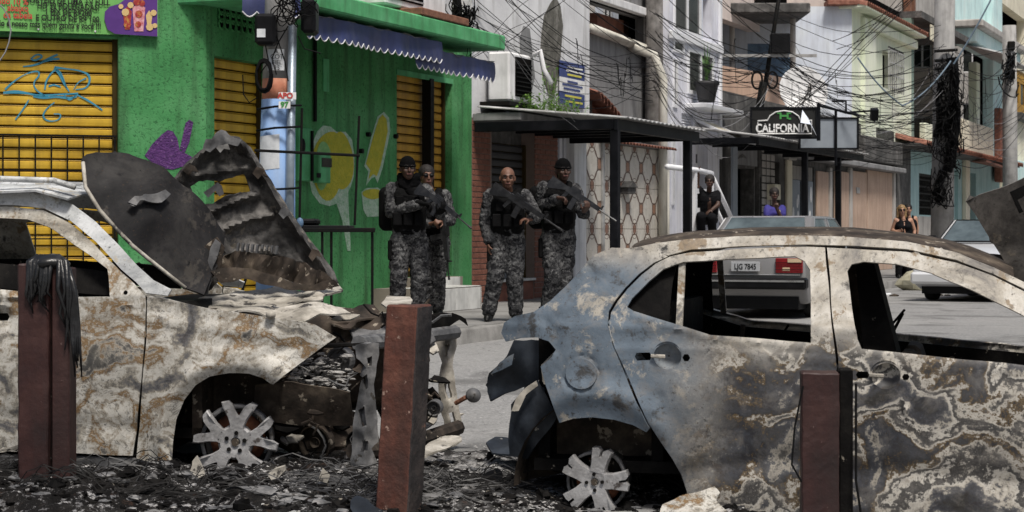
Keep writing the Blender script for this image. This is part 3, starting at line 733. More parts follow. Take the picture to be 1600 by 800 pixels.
# ------------------------------------------------------------------ brick shop with mouldy white upper storey
def BX(parent, u0, u1, y0, y1, z0, z1, name, m, b=.0):
    mb = MB()
    (mb.bbox(u0, u1, y0, y1, z0, z1, b) if b else mb.box(min(u0, u1), max(u0, u1), min(y0, y1), max(y0, y1), min(z0, z1), max(z0, z1)))
    return mb.build(name, m, parent)
def brick_shop():
    o = ST.u(737); U = lambda px, off=0: ST.u(px, off) - o; Z = ST.z
    t = ST.thing('brick_shop', 'brick tiled shop with grey shutter and mouldy white upper storey', 'shop', o)
    e = U(921); zt = 3.05
    # ground floor: two brick clad piers, shutter between, plinth
    a0, a1, b0, b1 = .01, U(768), U(835), U(871)
    BX(t, a0, b1, .22, .4, PZ - .1, zt, 'wall', MT['concrete_dk'])
    me = MB().bbox(0, .205, -.014, .01, 0, .066, .004).mesh('brick'); me.materials.append(MT['brick'])
    meh = MB().bbox(0, .098, -.014, .01, 0, .066, .004).mesh('brick'); meh.materials.append(MT['brick'])
    for (x0, x1, nm) in ((a0, a1, 'p'), (b0, b1, 'q')):
        pier = BX(t, x0, x1, 0, .22, PZ - .1, zt, 'brick_pier', MT['mortar'])
        z = PZ + .02; r_ = 0
        while z < zt - .1:
            x = x0 + .004
            if r_ % 2: link('brick', meh, None, pier, loc=(x, 0, z)); x += .108
            while x + .205 < x1:
                link('brick', me, None, pier, loc=(x, 0, z)); x += .214
            if x + .098 < x1: link('brick', meh, None, pier, loc=(x, 0, z))
            z += .0765 * 1.22 if False else .079; r_ += 1
    BX(t, a1, b0, .02, .22, PZ - .1, Z(800, 440), 'plinth', MT['brick'])
    BX(t, a1, b0, -.03, .23, Z(800, 440), Z(800, 436), 'sill', MT['marble'], .005)
    sh = shutter(t, a1, b0, Z(800, 436), zt - .3, .2, MT['shutter_g'])
    g = MB()
    for i in range(10): g.box(a1 + .1 + i * (b0 - a1 - .2) / 10, a1 + .15 + i * (b0 - a1 - .2) / 10, .12, .15, Z(800, 435), Z(800, 385))
    g.build('lower_bars', MT['door_grey'], t)
    # entrance strip: louvred door and flaking white post
    c0, c1, d1 = U(872), U(893), U(912)
    BX(t, c0 + .01, c1, .12, .3, PZ - .1, zt, 'door_panel', MT['door_grey'])
    for i in range(4): BX(t, c0 + .1 + i * .2, c0 + .22 + i * .2, .09, .12, Z(880, 300), Z(880, 208), 'louvre', MT['lilac_white'])
    BX(t, c0 - .05, d1, -.06, .1, Z(890, 206), Z(890, 198), 'door_head', MT['white'], .01)
    BX(t, c1, d1, -.05, .3, PZ - .1, zt, 'post', MT['white'], .01)
    # upper storey
    BX(t, .0, e, .0, .3, zt, 9.5, 'upper_wall', MT['mold']); BX(t, e - .002, e + .25, .3, 4, zt, 9.5, 'side_wall', MT['mold'])
    BX(t, .02, e - .3, -.75, .0, zt - .06, zt + .06, 'ledge', MT['concrete'], .015)
    # long mould stain, a flat patch of blackened render
    paint(t, 'mould_patch', ST, o, [(846, 55), (850, 25), (860, 5), (868, -6), (876, 10), (880, 40), (876, 90), (872, 120), (866, 152), (858, 152), (848, 120), (844, 90)], MT['mold_dark'], .006)
    paint(t, 'mould_patch', ST, o, [(812, 60), (818, 40), (828, 45), (832, 80), (836, 120), (830, 148), (818, 145), (814, 100)], MT['concrete'], .005)
    return t, o
bshop, BO = brick_shop()
def ac_unit():
    a = ST.u(796, .42); t = ST.thing('air_conditioner', 'grey outdoor air conditioner unit on the ledge beside the mouldy white wall', 'air conditioner', a)
    b = ST.u(830, .42) - a; zb = 3.30; zt = ST.z(812, 84, .4)
    MB().bbox(0, b, -.42, -.08, zb, zt, .03).build('casing', MT['white'], t)
    MB().box(b * .25, b * .97, -.435, -.422, zb + .08, zt - .06).build('fan_opening', MT['dark'], t)
    g = MB()
    for i in range(8): g.box(b * .25, b * .97, -.45, -.438, zb + .1 + i * (zt - zb - .2) / 8, zb + .115 + i * (zt - zb - .2) / 8)
    g.build('fan_grille', MT['iron'], t)
    MB().tube([(b * .9, -.5, zt), (b * 1.02, -.55, zt + .08), (b * 1.06, -.6, zt - .2), (b * .95, -.75, zb + .3)], .04, 8).build('hose', MT['white_trim'], t, smooth=True)
    br = MB(); br.box(-.1, b + .1, -.46, 0, zb - .07, zb - .01); br.build('bracket', MT['iron'], t)
ac_unit()
def weeds(name, label, pts, n, h, m, seed, group):
    rn = random.Random(seed)
    t = thing(name, label, 'plant', pts[0], 0, group)
    st = MB(); lf = MB(); b0 = Vector(pts[0])
    for i in range(n):
        base = Vector(pts[rn.randrange(len(pts))]) + Vector((rn.uniform(-.18, .18), rn.uniform(-.1, .1), 0)) - b0
        tip = base + Vector((rn.uniform(-.16, .16), rn.uniform(-.14, .1), h * rn.uniform(.4, 1)))
        st.tube([base, (base + tip) / 2 + Vector((rn.uniform(-.03, .03), 0, 0)), tip], .004, 3)
        for k in range(9):
            p = base.lerp(tip, .25 + .75 * k / 8); d = Vector((rn.uniform(-1, 1), rn.uniform(-1, 1), rn.uniform(-.2, .6))).normalized(); s_ = d.cross(Vector((0, 0, 1))).normalized()
            L = rn.uniform(.05, .1); lf.add([p, p + d * L * .5 + s_ * L * .28, p + d * L, p + d * L * .5 - s_ * L * .28], [(0, 1, 2, 3)])
    st.build('stem', m, t); lf.build('foliage', m, t, kind='stuff')
weeds('weed_clump', 'leafy green weeds growing on the ledge beside the air conditioner', [ST.world(ST.u(px, .5), .5, 3.1) for px in (815, 824, 832, 838)], 34, .34, MT['leaf'], 1, 'weeds on the ledge')
weeds('weed_clump', 'taller green weeds growing on the ledge below the blue and white notice', [ST.world(ST.u(px, .5), .5, 3.1) for px in (855, 864, 872, 884, 895)], 52, .38, MT['leaf'], 2, 'weeds on the ledge')
weeds('weed_clump', 'slender weed climbing the dark mould stain', [ST.world(ST.u(853, .3), .3, 3.15)], 10, .95, MT['leaf'], 3, 'weeds on the ledge')
def notice():
    a = ST.u(874, .04); t = ST.thing('wall_notice', 'blue and white printed notice on the white upper wall', 'notice', a)
    w = ST.u(913, .04) - a; z1 = ST.z(893, 98, .04); z0 = ST.z(893, 166, .04); h = z1 - z0
    def bd(f0, f1, m, off=.04, x0=0, x1=1, nm='board'): return MB().box(w * x0, w * x1, -off - .006, -off + .001, z0 + h * f0, z0 + h * f1).build(nm, m, t)
    bd(0, .31, MT['ink_blue']); bd(.31, .63, MT['ink_white']); bd(.63, 1, MT['ink_blue'])
    rn = random.Random(3)
    for f, m, x0, x1 in ((.89, 'ink_white', .3, .9), (.8, 'ink_white', .25, .95), (.71, 'ink_yellow', .3, .85), (.55, 'ink_blue', .3, .7), (.47, 'ink_blue', .1, .9), (.38, 'ink_blue', .15, .8), (.22, 'ink_yellow', .2, .85), (.1, 'ink_yellow', .25, .9)):
        bd(f - .022, f + .022, MT[m], .048, x0, x1, 'print_line')
notice()

# ------------------------------------------------------------------ steel canopy over the pavement
def canopy(name, label, px0, px1, off, z0, z1, posts, end_px=None, ridged=None):
    a = ST.u(px0, off); t = ST.thing(name, label, 'canopy', a); w = ST.u(px1, off) - a   # px0: the front corner on the street side
    MB().bbox(0, w, -off, -off + .06, z0, z1, .008).build('fascia', MT['canopy'], t)
    MB().bbox(w - .06, w, -off + .062, -.05, z0 + .02, z1, .006).build('end_beam', MT['canopy'], t)
    MB().bbox(0, .06, -off + .062, -.05, z0 + .02, z1, .006).build('end_beam', MT['canopy'], t)
    # corrugated sheets sloping to the street
    n = int(w / .19); rv = []; rf = []
    for i in range(n * 2 + 1):
        x = w * i / (n * 2); dz = .022 if i % 2 else 0
        rv += [(x, -off - .12, z1 + .012 + dz), (x, -.1, z1 + .22 + dz)]
    mb = MB(); mb.add(rv, [(2 * i, 2 * i + 1, 2 * i + 3, 2 * i + 2) for i in range(n * 2)])
    sheet('roof_sheet', mb, MT['zinc'], t, thick=.012, smooth=False)
    for q in posts:
        x = ST.u(q, off) - a; zb = PZ
        pm = MB().bbox(x - .055, x + .055, -off + .0, -off + .12, zb, z0 + .01, .006).build('post', MT['canopy'], t)
    for i in range(1, 5): MB().box(w * i / 5 - .03, w * i / 5 + .03, -off + .065, -.06, z1 - .09, z1 - .005).build('rafter', MT['canopy'], t)
    return t
canopy('pavement_canopy', 'dark steel canopy with corrugated edge in front of the tiled house', 965, 1093, 2.2, 2.82, 2.98, (967.5, 1080))
canopy('pavement_canopy', 'dark steel canopy carrying the signboards in front of the dark garage', 1186, 1350, 1.5, 3.06, 3.2, (1262, 1314))

# ------------------------------------------------------------------ house with ornamental tiles
def tiled_house():
    o = ST.u(912); U = lambda px, off=0: ST.u(px, off) - o; Z = ST.z
    t = ST.thing('tiled_house', 'house with ornamental beige wall tiles and raw grey concrete upper wall', 'house', o)
    w = U(1034); zt = 2.98
    wl = BX(t, 0, w, 0, .25, PZ - .1, zt, 'tiled_wall', MT['grout'])
    tl = .36; me = MB().bbox(0, tl - .004, -.012, .0, 0, tl - .004, .003).mesh('tile'); me.materials.append(MT['tile'])
    nx = int(w / tl); nz = int((zt - PZ) / tl)
    dU = U(941), U(972)
    for i in range(nx):
        for j in range(nz):
            x = i * tl; z = PZ + j * tl
            # mirror neighbours so four tiles make one motif
            link('tile', me, None, wl, loc=(x if i % 2 == 0 else x + tl, 0, z if j % 2 == 0 else z + tl), scale=(1 if i % 2 == 0 else -1, 1, 1 if j % 2 == 0 else -1))
    # gate frame inside the tiled wall, letter box
    g = BX(t, dU[0] - .1, dU[0], -.05, -.013, PZ, Z(940, 222), 'gate_frame', MT['zinc'], .004)
    lb = BX(t, U(968), U(980), -.16, -.015, Z(974, 303), Z(974, 293), 'letter_box', MT['concrete_dk'], .006)
    MB().prism([(U(967), Z(974, 293)), ((U(967) + U(981)) / 2, Z(974, 283)), (U(981), Z(974, 293))], -.19, -.015).build('letter_box_roof', MT['concrete_dk'], t)
    # clay tile coping
    cw = .165; pts = [(.5 * cw * math.cos(a), .5 * cw * .55 * math.sin(a)) for a in [math.pi * k / 6 for k in range(7)]]
    cm = MB(); k = len(pts)
    cm.add([(x, -.28, z - .07) for x, z in pts] + [(x, .22, z) for x, z in pts] + [(x * .82, -.28, z * .75 - .07) for x, z in pts], [(i, i + 1, i + 1 + k, i + k) for i in range(k - 1)] + [(i + 2 * k, i + 1 + 2 * k, i + 1, i) for i in range(k - 1)])
    ct = cm.mesh('clay_tile', smooth=False); ct.materials.append(MT['clay'])
    z0 = Z(1000, 221, .2) - .02; cpg = BX(t, U(935), w + .1, -.2, .24, z0 - .05, z0 - .005, 'coping', MT['concrete'])
    i = 0
    while U(936) + i * cw < w: link('clay_tile', ct, None, cpg, loc=(U(936) + i * cw, 0, z0)); i += 1
    # raw upper wall, set back; opening with olive room behind
    yb = .55; off = -yb; a0 = U(915, off); a1 = U(1047, off)
    op = (U(917, off), U(1012, off), Z(950, 62, off) + .02, Z(950, 9, off))
    up = wall_obj('upper_wall', MT['concrete'], t, a0, a1, 2.4, 9.8, [op], thick=.25); up.location = (0, yb, 0)
    BX(t, a0, a1, yb + 2.2, yb + 2.4, 4, 9.5, 'room_wall', MT['olive']); BX(t, U(962, off), U(1010, off), yb + .35, yb + .5, op[2], op[2] + .52, 'brick_infill', MT['brick'])
    BX(t, U(1009, off), U(1014, off), yb - .06, yb + .05, op[2], op[3] + 2, 'white_post', MT['white'], .01)
    BX(t, a0, a1 + .1, yb - .14, yb + .1, op[3] + .0, op[3] + .14, 'slab_edge', MT['white'], .01)
    # drain pipe: along the wall then down
    zp = op[2] - .05; pp = [(U(916, off), yb - .09, zp + .12), (U(1030, off + .1), yb - .09, zp)]
    xd = U(1036, .12); pp += [(xd - .12, yb - .12, zp - .03), (xd, 0.05, zp - .18), (xd, -.12, zp - .6), (xd, -.12, PZ)]
    MB().tube(pp, .085, 10).build('drain_pipe', MT['pvc'], t, smooth=True)
    xd2 = U(1043, .12); MB().tube([(xd2, -.1, zp - 2.2), (xd2, -.1, PZ)], .06, 8).build('thin_pipe', MT['pvc'], t, smooth=True)
    # a slope of clay tiles beside the white building, seen edge on
    rb = BX(t, U(913, -.3), U(921, -.3), .25, .5, 2.98, Z(918, 136, -.3) - .12, 'roof_wall', MT['concrete_dk'])
    n = 8
    for i in range(n):
        f = i / (n - 1); x = U(917 + 36 * f, -.15); z = Z(917 + 36 * f, 139 + 38 * f ** 1.3, -.15)
        link('clay_tile', ct, None, rb, loc=(x, .2, z), rot=(R(12), R(38), 0), scale=(1.5, 1.2, 1.6))
    MB().prism([(U(914, -.3), 2.98), (U(914, -.3), Z(916, 146, -.3)), (U(950, -.3), Z(950, 180, -.3)), (U(950, -.3), 2.98)], .35, .5).build('roof_gable', MT['clay'], t)
tiled_house()

# ------------------------------------------------------------------ white house with big windows and a raised porch
def white_house():
    o = ST.u(1046); U = lambda px, off=0: ST.u(px, off) - o; Z = ST.z
    t = ST.thing('white_house', 'narrow white house with tall dark windows and a raised porch', 'house', o)
    e = U(1124)
    w1 = (U(1052), U(1094), Z(1072, 54), Z(1072, -20)); w2 = (U(1074), U(1114), Z(1094, 150), Z(1094, 80)); w3 = (U(1051), U(1068), Z(1060, 83), Z(1060, 62)); w4 = (U(1051), U(1057.5), Z(1054, 168), Z(1054, 92))
    w5 = (U(1097), U(1112), Z(1104, 62), Z(1104, -20)); w6 = (U(1065), U(1083), Z(1074, 207), Z(1074, 178)); d1 = (U(1087), U(1106), 1.32, Z(1096, 215)); w7 = (U(1049), U(1053), Z(1051, 320), Z(1051, 190)); w8 = (U(1088), U(1110), Z(1096, 214), Z(1096, 187))
    wall_obj('wall', MT['lilac_white'], t, 0, e, PZ - .1, 10.5, [w1, w2, w3, w4, w5, w6, d1, w7], thick=.3)
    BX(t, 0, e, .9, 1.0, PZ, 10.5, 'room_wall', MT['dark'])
    window(t, *w1, -.03, MT['white_clean'], MT['glass'], 2, 1, .07); window(t, *w2, -.03, MT['white_clean'], MT['glass'], 2, 1, .07); window(t, *w3, -.03, MT['white_clean'], MT['glass'], 1, 1, .06)
    window(t, *w4, -.03, MT['white_clean'], MT['glass'], 1, 1, .06); window(t, *w7, -.03, MT['white_clean'], MT['glass'], 1, 3, .05)
    BX(t, w5[0], w5[0] + .25, .06, .1, w5[2], w5[3], 'curtain', MT['skyblue']); 
    rn = random.Random(5); rp = BX(t, w5[0], w5[1], .3, .55, w5[2], w5[2] + .25, 'shelf', MT['concrete_dk'])
    for k in range(4): MB().lathe([(.12, 0), (.17, .12), (.18, .22), (.14, .3)], 10).build('clay_pot', MT['clay'], rp, loc=(w5[0] + .25 + .33 * k, .42, w5[2] + .25 + (.25 if k % 2 else 0)))
    # louvre window
    lv = BX(t, w6[0], w6[1], .2, .24, w6[2], w6[3], 'louvre_window', MT['dark'])
    for k in range(5): MB().cbox(((w6[0] + w6[1]) / 2, .1, w6[2] + .1 + k * (w6[3] - w6[2] - .1) / 5), w6[1] - w6[0] - .04, .14, .02, (R(-35), 0, 0)).build('slat', MT['lilac_white'], lv)
    # tilted top hung window
    hu = MB(); x0, x1 = U(1086), U(1110); zt, zb = Z(1096, 187), Z(1096, 187) - .45
    sash = MB(); 
    for (a, b) in ((x0, x0 + .07), (x1 - .07, x1)): sash.add([(a, -.02, zt), (b, -.02, zt), (b, -.95, zb), (a, -.95, zb), (a, .02, zt - .04), (b, .02, zt - .04), (b, -.95, zb - .05), (a, -.95, zb - .05)], [(0, 1, 2, 3), (4, 5, 6, 7), (0, 3, 7, 4), (1, 2, 6, 5), (2, 3, 7, 6)])
    for (f0, f1) in ((0, .09), (.47, .53), (.91, 1)): sash.add([(x, -.02 - .93 * f, zt + (zb - zt) * f + dz) for dz in (0, -.04) for f in (f0, f1) for x in (x0 + .071, x1 - .071)], [(0, 1, 3, 2), (4, 5, 7, 6), (0, 1, 5, 4), (2, 3, 7, 6)])
    sw = sash.build('tilted_window', MT['white_clean'], t)
    pn = MB(); pn.add([(x0 + .07, -.03, zt - .02), (x1 - .07, -.03, zt - .02), (x1 - .07, -.94, zb - .02), (x0 + .07, -.94, zb - .02)], [(0, 1, 2, 3)]); pn.build('pane', MT['cream'], sw)
    # floor bands, ledge
    BX(t, -.05, e + .04, -.08, -.002, Z(1085, 72), Z(1085, 60), 'floor_band', MT['white_clean'], .01); BX(t, U(1070), e + .3, -.42, -.002, Z(1095, 170, .2), Z(1095, 163, .2), 'window_ledge', MT['white_clean'], .01)
    BX(t, e - .12, e + .02, -.06, -.002, PZ + 2.5, 10.5, 'corner_post', MT['white_clean'], .01)
    # door leaf, porch and stairs
    dl = BX(t, d1[0], d1[1], .2, .25, d1[2], d1[3], 'door', MT['white_clean']); BX(t, d1[0] + .12, d1[1] - .12, .18, .199, Z(1096, 254), Z(1096, 240), 'door_pane', MT['glass'])
    BX(t, d1[0] + .35, d1[1] - .02, .17, .179, d1[2], Z(1096, 262), 'dark_doorway', MT['dark'])
    so = .85
    pc = BX(t, U(1043), U(1117, so), -so, -.002, PZ - .05, 1.30, 'porch', MT['bare'], .01)
    BX(t, U(1043) + .05, U(1084, so), -so - .012, -so - .002, PZ + .1, 1.1, 'porch_cladding', MT['cream'])
    st = U(1117, so)
    for k in range(5): BX(t, st + .28 * k, st + .28 * (k + 1), -so + .05, -.05, PZ - .05, 1.30 - .18 * (k + 1) + .0, 'stair_step', MT['bare'])
    # white tube railing
    rz = Z(1100, 267, so); x0, x1 = U(1046, so), U(1116, so); y = -so + .04
    MB().tube([(x0, y, rz + .01), (U(1097, so), y, rz), (x1 - .04, y, rz - .03), (x1, y, rz - .08)], .05, 8).build('handrail', MT['white_clean'], t, smooth=True)
    for px in (1089, 1115): x = U(px, so); MB().box(x - .055, x + .055, y - .03, y + .03, 1.30, rz - .03).build('railing_post', MT['white_clean'], t)
    for q in (299, 329): zz = Z(1100, q, so); MB().box(U(1089, so) + .036, U(1115, so) - .036, y - .025, y + .025, zz - .045, zz + .045).build('railing_bar', MT['white_clean'], t)
    for dz in (0, .45): MB().tube([(x1, y, rz - .08 - dz), (st + 1.5, y, rz - 1.0 - dz)], .045, 8).build('stair_rail', MT['white_clean'], t, smooth=True)
    x = st + 1.5; MB().box(x - .03, x + .03, y - .03, y + .03, PZ, rz - 1.0).build('railing_post', MT['white_clean'], t)
    return t, o
whouse, WO = white_house()
def pot_plant():
    off = .28; u = ST.u(1104, off); z = ST.z(1104, 158, off) - .02
    t = ST.thing('potted_plant', 'spiky green plant in a black pot on the white window ledge', 'potted plant', u, off, z)
    s = .92
    MB().lathe([(.01, 0), (.17 * s, 0), (.24 * s, .34 * s), (.27 * s, .35 * s), (.27 * s, .43 * s), (.22 * s, .43 * s), (.2 * s, .37 * s)], 14).build('pot', MT['pot'], t, smooth=True)
    rn = random.Random(9); lf = MB()
    for k in range(26):
        a = rn.uniform(0, 6.28); h = rn.uniform(.35, .75); r_ = rn.uniform(.05, .32); pts = []; 
        d = Vector((math.cos(a), math.sin(a), 0)); n = d.cross(Vector((0, 0, 1)))
        for i in range(5):
            f = i / 4; pts.append(d * (r_ * f ** 1.6) + Vector((0, 0, .4 + h * f)))
        for i in range(4): w0, w1 = .03 * (1 - i / 4.2), .03 * (1 - (i + 1) / 4.2); lf.add([pts[i] - n * w0, pts[i] + n * w0, pts[i + 1] + n * w1, pts[i + 1] - n * w1], [(0, 1, 2, 3)])
    lf.build('leaves', MT['leaf2'], t, kind='stuff')
pot_plant()
# ------------------------------------------------------------------ low garage building with signboards
def garage_row():
    o = ST.u(1126); U = lambda px, off=0: ST.u(px, off) - o; Z = ST.z
    t = ST.thing('garage_building', 'low stained building with dark garage, dotted grey doors and peach panels', 'building', o)
    e = U(1397); zt = 4.3
    g1 = (U(1142), U(1178), PZ, Z(1160, 262)); g2 = (U(1196), U(1218), PZ, Z(1207, 252)); g3 = (U(1234), U(1272), PZ, Z(1250, 258))
    wall_obj('wall', MT['concrete_dk'], t, 0, e, PZ - .1, zt, [g1, g2, g3], thick=.3)
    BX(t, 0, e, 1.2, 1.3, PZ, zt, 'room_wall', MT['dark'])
    shutter(t, g1[0] + .9, g1[1] - .9, g1[2], g1[3] - .1, .4, MT['shutter_g'])
    BX(t, U(1143), U(1180), -.05, -.002, Z(1160, 258), Z(1160, 232), 'faded_sign', MT['concrete'], .006); paint(t, 'faded_emblem', ST, o, [(1153, 248), (1156, 243), (1160, 240), (1164, 243), (1167, 248), (1160, 246)], MT['concrete_dk'], .06)
    BX(t, U(1180), U(1196), -.1, -.002, PZ, Z(1188, 230), 'pier', MT['concrete_dk'], .01)
    me = MB().bbox(0, .30, -.015, 0, 0, .13, .004).mesh('pier_tile'); me.materials.append(MT['bare'])
    pt = BX(t, U(1180) + .03, U(1196) - .03, -.112, -.102, Z(1188, 345), Z(1188, 278), 'tile_strip', MT['ink_black'])
    for k in range(11):
        for j in range(3): link('pier_tile', me, None, pt, loc=(U(1180) + .1 + j * .37, -.112, Z(1188, 343) + k * .16))
    mx = BX(t, U(1190), U(1199), -.3, -.115, Z(1194, 312), Z(1194, 288), 'meter_box', MT['cream'], .01)
    # ribbon: blue-lilac upright sheet beside the garage
    BX(t, U(1127), U(1134), -.25, -.2, PZ, Z(1131, 215), 'upright_sheet', MT['door_grey'])
    # grey-blue doors with pale dots
    dm = (g3[0] + g3[1]) / 2; rn = random.Random(4)
    for a, b in ((g3[0] + .02, dm - .12), (dm + .12, g3[1] - .02)):
        d = BX(t, a, b, .02, .07, PZ + .02, g3[3] - .35, 'door_leaf', MT['door_grey'], .006)
        for k in range(14):
            x, z = rn.uniform(a + .15, b - .15), rn.uniform(PZ + .5, g3[3] - .6); r1, r2 = rn.uniform(.05, .10), rn.uniform(.09, .2)
            MB().prism([(x + r1 * math.cos(i * .628), z + r2 * math.sin(i * .628)) for i in range(10)], .012, .019).build('pale_dot', MT['ink_white'], d)
    n = 18
    for k in range(n): BX(t, g3[0] + (g3[1] - g3[0]) * k / n, g3[0] + (g3[1] - g3[0]) * (k + .5) / n, .03, .06, g3[3] - .34, g3[3] - .02, 'picket', MT['bare'])
    BX(t, U(1226), U(1233), -.08, -.002, PZ, Z(1230, 250), 'pier', MT['cream'], .02); BX(t, U(1224), U(1236), -.14, -.002, Z(1230, 250), Z(1230, 240), 'capital', MT['bare'], .02)
    for a, b in ((1274, 1291), (1302, 1323), (1327, 1351), (1352.5, 1391)):
        BX(t, U(a), U(b), -.06, -.002, PZ, Z((a + b) / 2, 268), 'peach_panel', MT['peach'], .01)
    for q in (1293, 1325, 1393): BX(t, U(q) - .12, U(q) + .12, -.1, -.002, PZ, Z(q, 262), 'pilaster', MT['bare'], .01)
    mtb = BX(t, U(1334), U(1339), -.08, -.062, Z(1336, 302), Z(1336, 293), 'wall_box', MT['zinc'])
    BX(t, U(1226), e, -.35, -.002, Z(1340, 263), Z(1340, 255), 'lintel_ledge', MT['concrete'], .02)
    # stained parapet and broken roof pieces
    BX(t, U(1336), e, -.25, -.002, Z(1360, 254), Z(1360, 216), 'parapet', MT['concrete_dk'], .03)
    # peach balcony parapet behind the sign
    off = -1.6; q0, q1 = U(1125, off), U(1252, off)
    MB().prism([(q0, 3.2), (q0, Z(1126, 102, off)), (U(1180, off), Z(1180, 112, off)), (q1, Z(1252, 128, off)), (q1, 3.2)], 1.6, 1.8).build('balcony_parapet', MT['peach_wall'], t)
    BX(t, 0, e, .3, 6, zt - .25, zt - .05, 'flat_roof', MT['concrete_dk'])
    return t, o
garage, GO = garage_row()

def mint_house():
    O = ST.world(ST.u(1331)); F1 = Face((O.x, O.y), 0.0)          # frontal face, seen to the left of the corner
    o = ST.u(1331); U = lambda px, off=0: ST.u(px, off) - o; Z = ST.z
    t = thing('pale_green_house', 'pale green upper house with barred window and clay tile eaves', 'house', (O.x, O.y, 0), 0)
    x0 = F1.u(1100); zr = F1.z(1300, 22); rot = (0, 0, ST.a)
    wn = (F1.u(1168), F1.u(1237), F1.z(1200, 126), F1.z(1200, 68))
    wall_obj('front_wall', MT['skyblue'], t, x0, 0, 3.9, zr + .2, [wn], thick=.3)
    window(t, *wn, .1, MT['glass_blue'], MT['glass_blue'], 3, 2, .09)
    e = U(1424); wb = (U(1379), U(1398), Z(1388, 139), Z(1388, 82))
    zr2 = Z(1331, 20)
    w = wall_obj('street_wall', MT['mint'], t, 0, e, 3.9, zr2 + .1, [wb], thick=.3); w.rotation_euler = rot
    BX(t, 0, e, .35, .4, 4, 8, 'room_wall', MT['dark']).rotation_euler = rot
    b = MB().box(U(1345), U(1362), -.12, -.002, 3.9, Z(1350, 30)).build('pilaster', MT['mint'], t); b.rotation_euler = rot
    b = MB().bbox(U(1350), e, -.2, -.002, Z(1390, 62), Z(1390, 48), .02).build('cornice', MT['mint'], t); b.rotation_euler = rot
    # window bars
    gr = MB().box(wb[0] - .1, wb[1] + .3, -.2, -.17, wb[3] + .05, wb[3] + .09).build('window_grille', MT['iron'], t); gr.rotation_euler = rot
    n = 9
    for k in range(n): MB().box(wb[0] - .1 + (wb[1] - wb[0] + .4) * k / (n - 1) - .015, wb[0] - .1 + (wb[1] - wb[0] + .4) * k / (n - 1) + .015, -.21, -.18, wb[2] - .1, wb[3] + .05).build('bar', MT['zinc'], gr)
    for k in range(4): zz = wb[2] + (wb[3] - wb[2]) * k / 3; MB().box(wb[0] - .1, wb[1] + .3, -.225, -.212, zz - .015, zz + .015).build('bar', MT['zinc'], gr)
    # eaves of clay tiles
    cw = .24; cm = MB(); pts = [(.5 * cw * math.cos(a), .14 * math.sin(a)) for a in [math.pi * k / 5 for k in range(6)]]; k_ = len(pts)
    cm.add([(x, -.45, z - .1) for x, z in pts] + [(x, 1.2, z + .35) for x, z in pts], [(i, i + 1, i + 1 + k_, i + k_) for i in range(k_ - 1)]); ct = cm.mesh('clay_tile'); ct.materials.append(MT['clay'])
    ev = MB().bbox(-.2, e + .3, -.4, .3, zr2 + .1, zr2 + .2, .02).build('eaves', MT['mint'], t); ev.rotation_euler = rot
    i = 0
    while -.1 + i * cw < e + .3: link('clay_tile', ct, None, ev, loc=(-.1 + i * cw, 0, zr2 + .24)); i += 1
    ev2 = BX(t, F1.u(1290), .1, -.3, .3, zr + .2, zr + .34, 'eaves', MT['clay'], .02)
    # dark verandah slab and roof further left
    BX(t, x0 - 2, F1.u(1243), -2.5, -.01, F1.z(1180, 30, 2) + .1, F1.z(1180, 30, 2) + .35, 'verandah_slab', MT['concrete_dk'], .03)
    BX(t, x0 - 2, F1.u(1225), -.5, -.3, F1.z(1180, 30) + .35, F1.z(1180, 0) + 4, 'verandah_wall', MT['dark'])
    for px in (1144, 1239): MB().tube([(F1.u(px, 1.2), -1.2, 4.2), (F1.u(px, 1.2), -1.2, F1.z(px, 10, 1.2))], .07, 8).build('verandah_post', MT['bare'], t)
    # plain storey above, dusty pink
    q = MB().box(-6, e + 3, 2.2, 2.5, zr2 - .5, 15).build('upper_storey', MT['pinkish'], t); q.rotation_euler = rot
    BX(t, x0 - 1, .5, 2.6, 3.0, zr, 15, 'upper_storey', MT['pinkish'])
    wv = MB().box(U(1395, -2.1), U(1416, -2.1), 2.1, 2.19, Z(1405, 8, -2.1), Z(1405, 8, -2.1) + 1.2).build('dark_window', MT['glass'], t); wv.rotation_euler = rot
mint_house()

